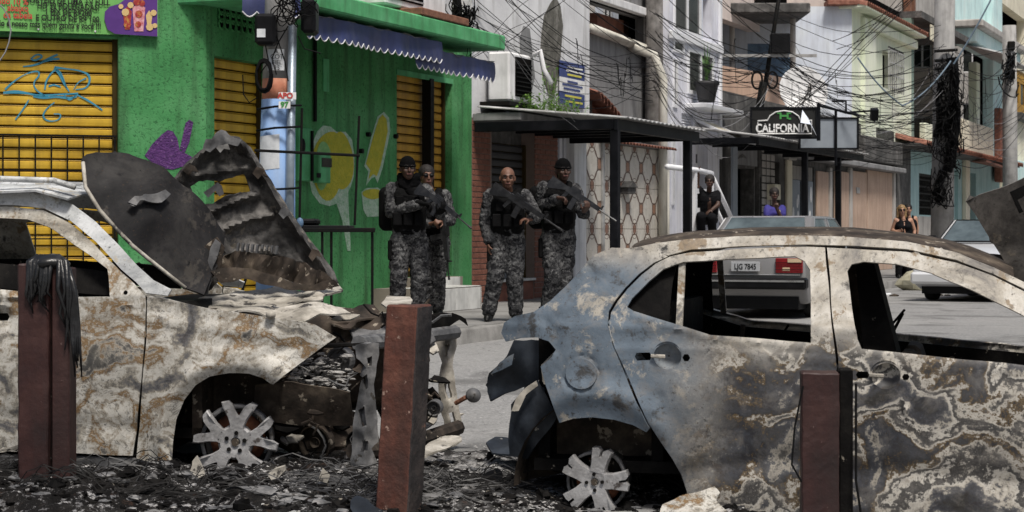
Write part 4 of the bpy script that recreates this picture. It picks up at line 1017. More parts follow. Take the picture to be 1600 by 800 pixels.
def sign(name, label, px0, px1, py0, py1, d, face_m, n_posts=2):
    a = P(px0, py1, d); b = P(px1, py0, d); t = thing(name, label, 'sign', (a.x, d, 0), 0)
    w = b.x - a.x; z0, z1 = a.z, b.z
    MB().box(.0, w, 0, .06, z0, z1).build('panel', face_m, t)
    f = MB(); r_ = .035
    f.box(-r_, 0, -.02, .08, z0 - r_, z1 + r_); f.box(w, w + r_, -.02, .08, z0 - r_, z1 + r_); f.box(0, w, -.02, .08, z0 - r_, z0); f.box(0, w, -.02, .08, z1, z1 + r_)
    f.build('frame', MT['canopy'], t); return t, w, z0, z1
def signs():
    d = 37.2
    t, w, z0, z1 = sign('signboard', 'black signboard lettered CALIFORNIA on the canopy, corner peeling', 1175, 1274, 170, 214, d, MT['ink_black'])
    zc = P(0, 201, d).z; xc = P(1222, 0, d).x - P(1175, 0, d).x
    text_obj('lettering', 'CALIFORNIA', (.225), MT['ink_white'], t, (xc, -.012, zc), depth=.004, xs=.80, bold=.006)
    def Q(px, py): return Vector((P(px, 0, d).x - P(1175, 0, d).x, -.012, P(0, py, d).z))
    fr = MB(); fr.tube([Q(*q) for q in ((1184, 189), (1199, 188), (1203, 181), (1212, 175), (1225, 173), (1238, 175), (1247, 181), (1251, 188), (1268, 188), (1268, 209), (1184, 209), (1184, 189))], .013, 4); fr.build('painted_outline', MT['ink_white'], t)
    em = MB()
    for (x0, x1, y0, y1) in ((1218, 1221, 176, 186), (1229, 1232, 176, 186), (1221, 1229, 179.5, 182.5), (1232, 1236, 184, 187), (1214, 1218, 175, 178), (1232, 1236, 175, 178)): em.add([Q(x0, y0), Q(x1, y0), Q(x1, y1), Q(x0, y1)], [(0, 1, 2, 3)])
    em.build('green_emblem', MT['ink_green'], t)
    # peeled corner
    pk = MB(); pk.add([Q(1253, 172) + Vector((0, -.05, 0)), Q(1247, 193) + Vector((0, -.3, 0)), Q(1262, 196) + Vector((0, -.35, 0)), Q(1275, 212) + Vector((0, -.06, 0)), Q(1262, 186) + Vector((0, -.1, 0))], [(0, 1, 2, 4), (4, 2, 3)])
    sheet('peeled_corner', pk, MT['skyblue'], t, thick=.006, smooth=False)
    f = MB(); x = P(1279, 0, d).x - P(1175, 0, d).x; zb = 3.2
    f.tube([(x, .0, zb), (x, 0, z1 + .1)], .04, 6); f.tube([(x, 0, z1 + .06), (x + .75, .0, z1 - .12)], .025, 5); f.build('stand', MT['canopy'], t); f = MB(); f.tube([(.1, .15, zb), (.1, .15, z0)], .03, 6); f.build('stand', MT['canopy'], t)
    t, w, z0, z1 = sign('signboard', 'blank grey-blue signboard in a dark frame beside the black sign', 1251, 1339, 186, 231, d + .8, MT['door_grey'])
    f = MB(); x = w * .62
    f.tube([(x, -.03, z0 - .35), (x, -.03, z1 + .2)], .03, 6); f.build('stand', MT['canopy'], t); f = MB(); f.tube([(.55 * w, -.03, z1 + .35), (w * .8, -.03, z1 + .35), (w * .8, -.03, z1 + .1)], .025, 5); f.build('stand', MT['canopy'], t)
    l = MB(); l.tube([(w * .75, -.1, z1 + .12), (w * 1.2, -.5, z1 + .13)], .02, 5); l.build('lamp_arm', MT['canopy'], t); l = MB(); l.cbox((w * 1.22, -.52, z1 + .06), .14, .16, .22, (R(20), 0, 0)); l.build('floodlight', MT['canopy'], t)
signs()
def dish():
    c = P(1252, 145, 42); t = thing('satellite_dish', 'pale round satellite dish above the black signboard', 'satellite dish', c)
    M_ = Matrix.Rotation(R(75), 4, 'X') @ Matrix.Rotation(R(12), 4, 'Y')
    MB().lathe([(.02, -.0), (.2, .015), (.4, .07), (.55, .15), (.56, .15), (.4, .05), (.2, -.01), (.02, -.025)], 24, M_, cap=True).build('reflector', MT['white'], t, smooth=True)
    a = MB(); a.tube([(0, 0, -.3), (.1, -.55, .05)], .025, 5); a.tube([(0, .05, -.0), (0, .1, -1.3)], .035, 6); a.build('arm', MT['bare'], t); b = MB(); b.tube([(.1, -.5, .0), (.1, -.6, .12)], .045, 8); b.build('receiver', MT['bare'], t)
dish()

def teal_house():
    o = ST.u(1398); U = lambda px, off=0: ST.u(px, off) - o; Z = ST.z
    t = ST.thing('turquoise_house', 'turquoise house with dark open porch upstairs and clay tiled eaves', 'house', o)
    e = U(1562); z1 = Z(1440, 236)
    d1 = (U(1436), U(1461), Z(1448, 336), Z(1448, 272)); d2 = (U(1485), U(1497), PZ, Z(1490, 265)); d3 = (U(1510), U(1525), PZ, Z(1518, 270))
    wall_obj('ground_wall', MT['teal'], t, 0, e, PZ - .1, z1, [d1, d2, d3], thick=.35)
    BX(t, 0, e, .7, .8, PZ, z1, 'room_wall', MT['dark'])
    BX(t, 0, U(1420), -.06, -.002, PZ, z1, 'stained_panel', MT['concrete_dk'], .02); BX(t, U(1434), U(1470), -.04, -.002, PZ, d1[2] - .05, 'lower_panel', MT['bare'], .01)
    gr = BX(t, d1[0], d1[1], .05, .09, d1[3] - .08, d1[3], 'window_grille', MT['iron'])
    for k in range(14): BX(gr, d1[0] + (d1[1] - d1[0]) * k / 14, d1[0] + (d1[1] - d1[0]) * k / 14 + .05, .05, .09, d1[2], d1[3] - .08, 'bar', MT['iron'])
    for k in range(1, 6): BX(gr, d1[0], d1[1], .04, .049, d1[2] + (d1[3] - d1[2]) * k / 6, d1[2] + (d1[3] - d1[2]) * k / 6 + .05, 'bar', MT['iron'])
    BX(t, U(1503), U(1509), -.15, -.002, PZ, z1, 'pillar', MT['cream'], .02); BX(t, d2[0], d2[1], .1, .15, PZ, d2[3], 'door', MT['teal'], .01)
    # eaves
    cw = .33; cm = MB(); pts = [(.5 * cw * math.cos(a), .15 * math.sin(a)) for a in [math.pi * k / 5 for k in range(6)]]; k_ = len(pts)
    cm.add([(x, -.9, z - .2) for x, z in pts] + [(x, .3, z + .1) for x, z in pts], [(i, i + 1, i + 1 + k_, i + k_) for i in range(k_ - 1)]); ct = cm.mesh('clay_tile'); ct.materials.append(MT['clay'])
    ev = BX(t, 0, e, -.75, -.002, z1 - .02, z1 + .06, 'eaves', MT['concrete_dk'])
    for i in range(int(e / cw)): link('clay_tile', ct, None, ev, loc=(.2 + i * cw, 0, z1 + .2), rot=(0, R(random.uniform(-3, 3)), 0))
    # upper porch: side walls, back wall, floor, parapet, roof
    z2 = Z(1500, 78); yb = 3.6
    BX(t, U(1424), U(1428), 0, yb, z1, z2 + .2, 'porch_side', MT['mint_dk']); BX(t, U(1424), e, yb, yb + .3, z1, 13, 'porch_back', MT['mint_dk']); BX(t, U(1424), e, .0, yb, z1 + .05, z1 + .2, 'porch_floor', MT['concrete_dk'])
    BX(t, U(1500), U(1548), -.1, .15, z1 + .06, Z(1520, 192), 'parapet', MT['cream'], .02); BX(t, U(1444), U(1463), -.05, .15, z1 + .06, Z(1455, 195), 'parapet', MT['mint'], .02)
    BX(t, U(1548), U(1562), -.1, .3, z1 + .06, 13, 'corner_column', MT['aqua'], .02); BX(t, U(1535), U(1540), .2, .5, z1, z2, 'porch_post', MT['mint'], .02)
    BX(t, U(1500), U(1572), -.55, .3, z2 + .25, z2 + .75, 'porch_roof', MT['aqua'], .03); BX(t, U(1498), U(1574), -.8, .35, z2 + .75, z2 + 1.0, 'roof_slab', MT['bare'], .04)
    BX(t, U(1424), U(1500), -.3, yb, z2 + .2, z2 + .4, 'porch_ceiling', MT['concrete_dk']); BX(t, U(1437), U(1467), -.35, -.302, z2 - .35, z2 + .12, 'hanging_board', MT['cream'], .01)
    n = 26
    sh = MB(); xs = [U(1503) + (U(1560) - U(1503)) * i / (2 * n) for i in range(2 * n + 1)]
    sh.add([q for i, x in enumerate(xs) for q in ((x, -1.3, z2 - .12 + (.05 if i % 2 else 0)), (x, -.0, z2 + .24 + (.05 if i % 2 else 0)))], [(2 * i, 2 * i + 1, 2 * i + 3, 2 * i + 2) for i in range(2 * n)])
    sheet('corrugated_awning', sh, MT['zinc'], t, thick=.012, smooth=False)
    BX(t, U(1502), U(1562), .25, 3, z2 + 1.0, 14, 'upper_storey', MT['aqua']); BX(t, U(1440), U(1501), .6, 3.5, z2 + .6, 14, 'upper_storey', MT['bare'])
    for q in (1440, 1446): BX(t, U(q), U(q + 2.5), .35, .55, z2 + .42, 14, 'rusty_post', MT['rust'])
    # brick chimney breast at the right end and low awning with a white pole
    BX(t, U(1549), U(1556), -.35, -.102, z1 - .6, Z(1552, 170), 'broken_pier', MT['clay'], .03)
    aw = MB(); aw.add([(U(1513), -.1, Z(1515, 253)), (U(1565), -.1, Z(1560, 262)), (U(1565, .9), -1.4, Z(1565, 277)), (U(1516, .9), -1.4, Z(1515, 262))], [(0, 1, 2, 3)]); sheet('low_awning', aw, MT['clay'], t, thick=.06, smooth=False)
teal_house()
def far_house():
    o = ST.u(1566); U = lambda px, off=0: ST.u(px, off) - o; Z = ST.z
    t = ST.thing('grey_house', 'pale grey house with orange framed window at the end of the street', 'house', o)
    w1 = (U(1588), U(1604), Z(1592, 90), Z(1592, 22)); w2 = (U(1562), U(1604), Z(1580, 62), Z(1580, 15)); w1 = (U(1585), U(1606), Z(1592, 178), Z(1592, 110))
    wall_obj('wall', MT['cream'], t, 0, U(1760), PZ - .1, 18, [w1, w2], thick=.4)
    BX(t, 0, U(1760), 1, 1.1, PZ, 18, 'room_wall', MT['dark'])
    window(t, *w1, .05, MT['shutter_o'], MT['glass'], 2, 1, .45, .1); BX(t, w1[0], w1[1], -.3, -.002, w1[2] - .3, w1[2], 'sill', MT['concrete_dk'], .02)
    BX(t, 0, U(1760), -.5, -.002, PZ, Z(1590, 255), 'low_wall', MT['aqua'], .02)
    tp = MB(); n = 14; vs = []
    for i in range(n + 1):
        for j in range(6): vs.append((U(1556, 1) + (U(1640, 1) - U(1556, 1)) * i / n, -2.2 + .25 * math.sin(i * 1.7) * j / 5 - .3 * j / 5, Z(1580, 204, 1) - (Z(1580, 204, 1) - Z(1580, 258, 1)) * j / 5 + .1 * math.sin(i * 2.1)))
    tp.add(vs, [(i * 6 + j, (i + 1) * 6 + j, (i + 1) * 6 + j + 1, i * 6 + j + 1) for i in range(n) for j in range(5)])
    sheet('tarpaulin', tp, MT['tarp'], t, thick=.02)
far_house()
# plain tall blocks that close the street behind the roofs
for (px0, px1, d, h, m, lab, nm) in ((560, 930, 44, 16, 'bare', 'tall bare rendered block behind the mouldy white shop', 'rendered_block'), (930, 1130, 56, 17, 'skyblue', 'tall pale blue block behind the narrow white house', 'pale_blue_block'),
                                 (1100, 1480, 72, 22, 'pinkish', 'tall dusty pink block behind the pale green house', 'pink_block'), (1400, 1800, 112, 30, 'bare', 'tall bare block closing the end of the street', 'bare_block')):
    a = P(px0, 365, d); b = P(px1, 365, d); t = thing(nm, lab, 'building', (a.x, d, 0)); w = b.x - a.x
    ops = [(w * (i + .3) / 5, w * (i + .7) / 5, k * 3.2 + 1.2, k * 3.2 + 2.6) for i in range(5) for k in range(1, int(h / 3.2))]
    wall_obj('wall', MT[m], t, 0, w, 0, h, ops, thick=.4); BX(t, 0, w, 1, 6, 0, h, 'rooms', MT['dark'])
    for q in ops: window(t, *q, .1, MT['white'], MT['glass'], 2, 1, .07)
# ------------------------------------------------------------------ utility poles and their clutter
def pole_u1():
    d = 19.2; b = P(428, 480, d); base = Vector((b.x, d, PZ))
    t = thing('utility_pole', 'concrete utility pole painted pale blue and orange below, beside the green shop', 'utility pole', base)
    def at(px, py): q = P(px, py, d) - base; return q
    def ring(py): cx = 428 + (150 - py) * -.0; return at(435 - (py - 150) * .017, py)
    def rad(py): return (.20 - (460 - py) * .00011)
    def seg(y0, y1, m, nm, dr=0): MB().tube([ring(y0), ring((y0 + y1) / 2), ring(y1)], [rad(y0) + dr, rad((y0 + y1) / 2) + dr, rad(y1) + dr], 20).build(nm, m, t, smooth=True)
    MB().tube([Vector((ring(470).x, 0, 0)), ring(156)], [.205, rad(156) + .002], 20).build('blue_base', MT['pole_blue'], t, smooth=True)
    seg(156.5, 124, MT['pole_orange'], 'orange_band'); seg(123.8, -140, MT['pole'], 'shaft')
    # conduit strapped to the pole
    c = MB(); c.tube([Vector((at(452, 0).x, -.16, .02)), at(460, 42) + Vector((0, -.16, 0))], .043, 12); c.build('conduit', MT['steel_pipe'], t, smooth=True)
    for py in (172, 205, 300): MB().tube([ring(py) + Vector((-.2, -.1, 0)), ring(py) + Vector((0, -.23, .02)), ring(py) + Vector((.2, -.22, .03)), ring(py) + Vector((.24, -.1, .04))], .012, 5).build('strap', MT['cable'], t)
    # boxes, meters, notices
    def box(px0, py0, px1, py1, y0, y1, m, nm, b_=.015): a, c_ = at(px0, py1), at(px1, py0); return MB().bbox(a.x, c_.x, y0, y1, a.z, c_.z, b_).build(nm, m, t)
    bx = box(405, 27, 437, 75, -.36, -.14, MT['black_plastic'], 'terminal_box', .03); q0, q1 = at(409, 64), at(422, 51); MB().box(q0.x, q1.x, -.366, -.361, q0.z, q1.z).build('sticker', MT['paper'], bx)
    box(474, 2, 497, 55, -.25, .1, MT['black_plastic'], 'terminal_box', .03)
    def card(px0, py0, px1, py1, m, nm, tilt=0, bend=.2):
        a, c_ = at(px0, py1), at(px1, py0); cx = ring((py0 + py1) / 2).x; vs = []; rr = rad((py0 + py1) / 2) + .006
        for i in range(9):
            x = a.x + (c_.x - a.x) * i / 8; y = -math.sqrt(max(.0004, rr * rr - min(rr * .98, abs(x - cx)) ** 2)); vs += [(x, y, a.z + tilt * x), (x, y, c_.z + tilt * x)]
        mb = MB(); mb.add(vs, [(2 * i, 2 * i + 2, 2 * i + 3, 2 * i + 1) for i in range(8)]); return sheet(nm, mb, m, t, thick=.002)
    card(408, 212, 440, 265, MT['paper'], 'paper_notice', .1); card(421, 79, 447, 112, MT['paper'], 'painted_panel'); 
    for (py, s) in ((83, 'A.'), (91, 'COT'), (100, 'FIEL'), (108.5, '25')):
        q = at(436, py); text_obj('lettering', s, .062, MT['ink_black'], t, (q.x, -rad(py) - .012, q.z), depth=.001)
    q0, q1 = at(440, 158), at(467, 147); pl = MB().box(q0.x, q1.x, -.245, -.24, q0.z, q1.z).build('small_sign', MT['ink_white'], t); text_obj('lettering', 'APO', .075, MT['ink_red'], t, ((q0.x + q1.x) / 2 - .02, -.249, (q0.z + q1.z) / 2), depth=.001, bold=.003)
    q0, q1 = at(440, 172), at(458, 161); MB().box(q0.x, q1.x, -.243, -.238, q0.z, q1.z).build('small_sign', MT['ink_white'], t); text_obj('lettering', '97', .075, MT['ink_green'], t, ((q0.x + q1.x) / 2, -.247, (q0.z + q1.z) / 2), depth=.001, bold=.003)
    # coil of cable hung on the pole
    rn = random.Random(2); c0 = at(418, 122)
    for k in range(6):
        rx, rz = rn.uniform(.06, .085), rn.uniform(.13, .17); pts = [Vector((c0.x + rx * math.cos(a * .4) + rn.uniform(-.006, .006), -.27 - .012 * k, c0.z + rz * math.sin(a * .4))) for a in range(17)]
        MB().tube(pts, .009, 5).build('cable_coil', MT['cable'], t)
    c1 = at(460, 20)
    for k in range(18):
        rx, rz = rn.uniform(.06, .22), rn.uniform(.06, .2); ox, oz = rn.uniform(-.1, .1), rn.uniform(-.08, .1)
        pts = [Vector((c1.x + ox + rx * math.cos(a * .45 + k), -.26 - rn.uniform(0, .1), c1.z + oz + rz * math.sin(a * .45 + k * 1.3))) for a in range(rn.randrange(8, 15))]
        MB().tube(pts, .006, 4).build('cable_coil', MT['cable'], t)
    for pts in ([(437, 60), (450, 100), (455, 130)], [(420, 75), (425, 100), (412, 118)], [(455, 45), (440, 70), (430, 95), (437, 120)], [(470, 60), (480, 80), (505, 87)], [(385, 120), (386, 150), (395, 163), (408, 155)]):
        MB().tube([at(*q) + Vector((0, -.26, 0)) for q in pts], .006, 4).build('loose_cable', MT['cable'], t)
pole_u1()
def plain_pole(px0, py0, px1, py1, d, r0, r1, m, label, zb=None, nm='utility_pole'):
    top = P(px1, py1, d); bot = P(px0, py0, d); k = (bot.z - (zb if zb is not None else PZ)) / max(.01, top.z - bot.z)
    base = bot - (top - bot) * k
    t = thing(nm, label, 'utility pole', base); MB().tube([Vector((0, 0, 0)), (top - base) * .5, top - base], [r0, (r0 + r1) / 2, r1], 16).build('shaft', m, t, smooth=True); return t, base
u2, _ = plain_pole(724, 52, 722, -120, 27.5, .13, .11, MT['pole_dk'], 'dark pole wrapped in black cables above the green shop corner')
u3, _ = plain_pole(1023, 215, 1022, -160, ST.d(1022, -.3), .19, .16, MT['pole_dk'], 'dark concrete pole standing behind the ornamental tiled wall')
u4, _ = plain_pole(1190, 168, 1226, -60, 40, .05, .04, MT['iron'], 'thin leaning black mast behind the signboard', zb=4.3, nm='leaning_mast')
u4b, _ = plain_pole(1187, 168, 1193, 128, 38.6, .09, .08, MT['iron'], 'short dark post with cable loops behind the signboard', zb=3.3, nm='cable_post')
u5, B5 = plain_pole(1472, 372, 1478, -160, 44, .27, .22, MT['pole'], 'thick concrete pole smothered in black cable tangles beside the turquoise house')
u6, B6 = plain_pole(1578, 200, 1577, 40, 62, .25, .22, MT['pole'], 'smooth grey pole in front of the far grey house')
def tangle(parent, base, cx, y0, y1, w, d, n, seed, r=.012, side=-1):
    rn = random.Random(seed)
    for k in range(n):
        py = rn.uniform(y0, y1); px = cx + rn.gauss(0, w * .45); pts = []; hang = rn.uniform(8, 45); ww = rn.uniform(4, 20)
        for i in range(9):
            f = i / 8; pts.append(P(px + ww * math.sin(f * 3.1 * rn.choice((1, 1.4)) + k) + rn.uniform(-1.5, 1.5), py + hang * math.sin(f * 3.14) + rn.uniform(-2, 2) + f * rn.uniform(-8, 18), d - .32 - rn.uniform(0, .35)) - base)
        MB().tube(pts, r * rn.uniform(.6, 1.4), 4).build('cable_tangle', MT['cable'], parent)
tangle(u5, B5, 1483, 80, 250, 20, 44, 100, 5, .011)
tangle(u5, B5, 1470, 250, 300, 9, 44, 22, 6, .012)
tangle(u2, _2 := P(724, 52, 27.5) if False else u2.location.copy(), 722, -5, 42, 12, 27.5, 46, 8, .009)
tangle(u6, B6, 1577, 80, 120, 10, 62, 12, 9, .02)
def cable_core(parent, base, pts, d, r):      # thick lumpy bundle of cables
    q = [P(px, py, d - .3) - base for px, py in pts]; rr = [r * (1 + .5 * noise.noise(Vector((i * 1.7, r * 9, 0)))) for i in range(len(q))]
    MB().tube(q, rr, 8).build('cable_bundle', MT['cable'], parent)
cable_core(u5, B5, [(1488, 90), (1492, 120), (1490, 150), (1494, 175), (1492, 200), (1488, 225), (1486, 248), (1480, 268)], 44, .12); cable_core(u5, B5, [(1470, 130), (1466, 160), (1468, 190), (1463, 215)], 44, .08)
cable_core(u5, B5, [(1474, 268), (1466, 290), (1464, 303), (1470, 312)], 44, .11)
cable_core(u2, u2.location.copy(), [(712, -10), (716, 15), (714, 35), (718, 50)], 27.5, .07)
for k, (c, ry) in enumerate(((1183, 14), (1207, 13))):
    pts = [P(c + 8 * math.cos(a * .42), 125 + ry * math.sin(a * .42), 38.2) - u4b.location for a in range(16)]; MB().tube(pts, .022, 5).build('cable_loop', MT['cable'], u4b)
MB().bbox(-.02, .38, -.1, .1, 0, .42, .02).build('terminal_box', MT['black_plastic'], u4, loc=(P(1205, 84, 39.8) - u4.location))
MB().box(-1.6, .9, -.03, .03, -.03, .03).build('cross_bar', MT['pole'], u4, loc=(P(1208, 87, 39.8) - u4.location))
for k in range(3): MB().bbox(-.12, .12, -.3, -.2, 0, .3, .03).build('clamp', MT['iron'], u6, loc=(P(1577, 80 + 22 * k, 62) - u6.location))
cl = MB(); 
for py in (80, 95, 108): cl.tube([P(1460, py, 43.7) - B5, P(1496, py - 2, 43.7) - B5], .035, 6)
cl.build('steel_band', MT['iron'], u5)

# ------------------------------------------------------------------ overhead cables
RC = random.Random(11)
CL = {'b': ('thin black overhead cable strung along the street', 'black overhead cables'), 'g': ('pale grey overhead cable strung along the street', 'grey overhead cables'), 'l': ('blue-grey thick overhead cable climbing to the tangled pole', 'blue-grey cables')}
def cable(a, b, sag, r=.012, kind='b', n=14, wob=0, lab=None):
    a, b = Vector(a), Vector(b); pts = []
    ph = RC.uniform(0, 6)
    for i in range(n + 1):
        f = i / n; p = a.lerp(b, f); p.z -= sag * 4 * f * (1 - f)
        if wob: p += Vector((0, 0, wob * math.sin(f * 9 + ph) * math.sin(f * math.pi)))
        pts.append(p - a)
    m = {'b': MT['cable'], 'g': MT['cable_grey'], 'l': MT['cable_blue']}[kind]
    o = MB().tube(pts, r * .52, 4).build('overhead_cable', m, None, loc=a, label=lab or CL[kind][0], cat='cable', group=('cables: ' + lab) if lab else CL[kind][1]); return o
def bundle(px0, py0, d0, px1, py1, d1, sag, n, sp0=8, sp1=8, r=.012, kind='b', wob=.05, lab=None):
    for k in range(n):
        cable(P(px0 + RC.uniform(-sp0, sp0) * .3, py0 + RC.uniform(-sp0, sp0), d0), P(px1 + RC.uniform(-sp1, sp1) * .3, py1 + RC.uniform(-sp1, sp1), d1), sag * RC.uniform(.4, 1.5), r * RC.uniform(.7, 1.3), kind, wob=wob, lab=lab)
bundle(722, 5, 27, 1022, 118, 33, .35, 7, 25, 25, .011, lab='thin black cable between the cable-wrapped pole and the dark pole behind the tiles')
bundle(770, -20, 25, 1024, 140, 33, .3, 5, 10, 22, .011, lab='black cable crossing the mouldy white wall down to the dark pole')
bundle(722, 30, 27, 1022, 90, 33, .6, 5, 16, 40, .009, lab='slack black cable below the mouldy stain towards the dark pole')
bundle(850, -40, 27, 1195, 130, 38.6, .5, 5, 20, 10, .013, lab='black cable from the top edge down to the post with cable loops')
bundle(1022, 40, 33, 1195, 95, 39, .4, 9, 40, 18, .013, lab='black cable in front of the white house windows towards the leaning mast')
bundle(1022, 110, 33, 1190, 150, 38.4, .5, 6, 25, 14, .012, lab='black cable in front of the peach parapet towards the post with loops')
bundle(1022, 130, 33, 1130, 215, 35, .3, 5, 12, 10, .011, lab="short black cable dropping to the white house's tilted window")
bundle(1207, 85, 39.8, 1474, 150, 43.6, .6, 12, 22, 60, .013, lab="black cable from the leaning mast's box across the pale blue wall")
bundle(1195, 130, 38.6, 1474, 200, 43.6, .5, 10, 14, 45, .012, lab="black cable from the post with loops across the signboards' top")
bundle(1022, 20, 33, 1474, 100, 43.6, 1.2, 5, 40, 30, .013, lab='long black cable from the dark pole to the tangled concrete pole')
bundle(1255, 140, 39, 1474, 165, 43.6, .5, 10, 40, 70, .010, lab='thin black cable between the satellite dish and the tangled concrete pole')
bundle(1290, 240, 39, 1474, 190, 43.6, .15, 7, 30, 50, .008, lab='thin low black cable above the blank grey-blue signboard')
bundle(1330, 180, 45, 1474, 235, 43.6, .25, 7, 60, 30, .009, lab='thin black cable across the pale green wall below its barred window')
bundle(1490, 90, 43.6, 1620, 60, 60, .7, 6, 40, 50, .014, lab='black cable leaving the tangled concrete pole to the upper right')
bundle(1490, 170, 43.6, 1577, 105, 61.6, .7, 7, 60, 20, .013, lab='black cable between the tangled concrete pole and the smooth grey pole')
bundle(1490, 230, 43.6, 1620, 190, 55, .5, 6, 40, 60, .013, lab='low black cable from the tangled concrete pole towards the blue tarpaulin')
bundle(1577, 110, 61.6, 1640, 90, 66, .4, 4, 15, 40, .014, lab='black cable right of the smooth grey pole')
bundle(1440, -30, 40, 1195, 200, 38.8, .2, 4, 30, 40, .014, lab='black diagonal cable from the top edge down to the signboards')
bundle(1480, -40, 42, 1310, 80, 45, .2, 3, 30, 40, .014, lab='black diagonal cable crossing the clay tile eaves')
bundle(880, -30, 27, 706, 100, 27, .02, 3, 40, 30, .008, lab='thin black cable hanging down beside the blue and white notice')
bundle(1100, -20, 34, 1475, 60, 43.6, 1.0, 5, 30, 30, .012, lab='black cable high above the pale blue wall')
bundle(780, 50, 24.5, 900, 190, 26.5, .1, 3, 20, 20, .008, 'g', lab='pale grey cable sagging in front of the air conditioner on the ledge')
bundle(1030, 110, 33, 1200, 140, 38.5, 1.0, 4, 40, 30, .008, 'g', lab='pale grey cable sagging in front of the peach parapet')
bundle(1240, 120, 39, 1470, 150, 43.6, .9, 5, 60, 60, .009, 'g', lab='pale grey cable sagging across the pale green wall')
bundle(1490, 120, 43.6, 1590, 190, 56, .8, 4, 50, 50, .01, 'g', lab='pale grey cable sagging in front of the dark porch')
for (p0, p1, sg) in (((1490, 100), (1548, 0), .05), ((1486, 95), (1410, 165), .15), ((1410, 165), (1340, 90), .1)): cable(P(*p0, 43.3), P(*p1, 43.0), sg, .035, 'l')
for px, py, h in ((1240, 130, 45), (1258, 140, 50), (1270, 130, 40), (1300, 110, 55), (1150, 60, 60), (1120, 110, 70), (985, 90, 60), (960, 100, 50), (1380, 150, 60), (1525, 160, 60), (1540, 120, 70), (1400, 120, 70), (735, 50, 70), (900, 60, 60)):
    d = 33 if px > 1000 else 25.5
    d = 42 if px > 1330 else d
    for k in range(2): cable(P(px + RC.uniform(-6, 6), py, d), P(px + RC.uniform(-14, 14), py + h * RC.uniform(.5, 1.2), d), -.02, .008, 'b', 8, wob=.12, lab='short loose black cable end dangling from the overhead cables')
lw = [LF.world(LF.u(a, .25), .25, LF.z(a, b, .25)) for a, b in ((-6, 2), (6, 14), (14, 30), (17, 48), (14, 66), (8, 82), (0, 94), (-10, 100))]
MB().tube([p - lw[0] for p in lw], .008, 5).build('hanging_cable', MT['cable_grey'], None, loc=lw[0], label='pale cable looping in front of the banner at the left edge', cat='cable')
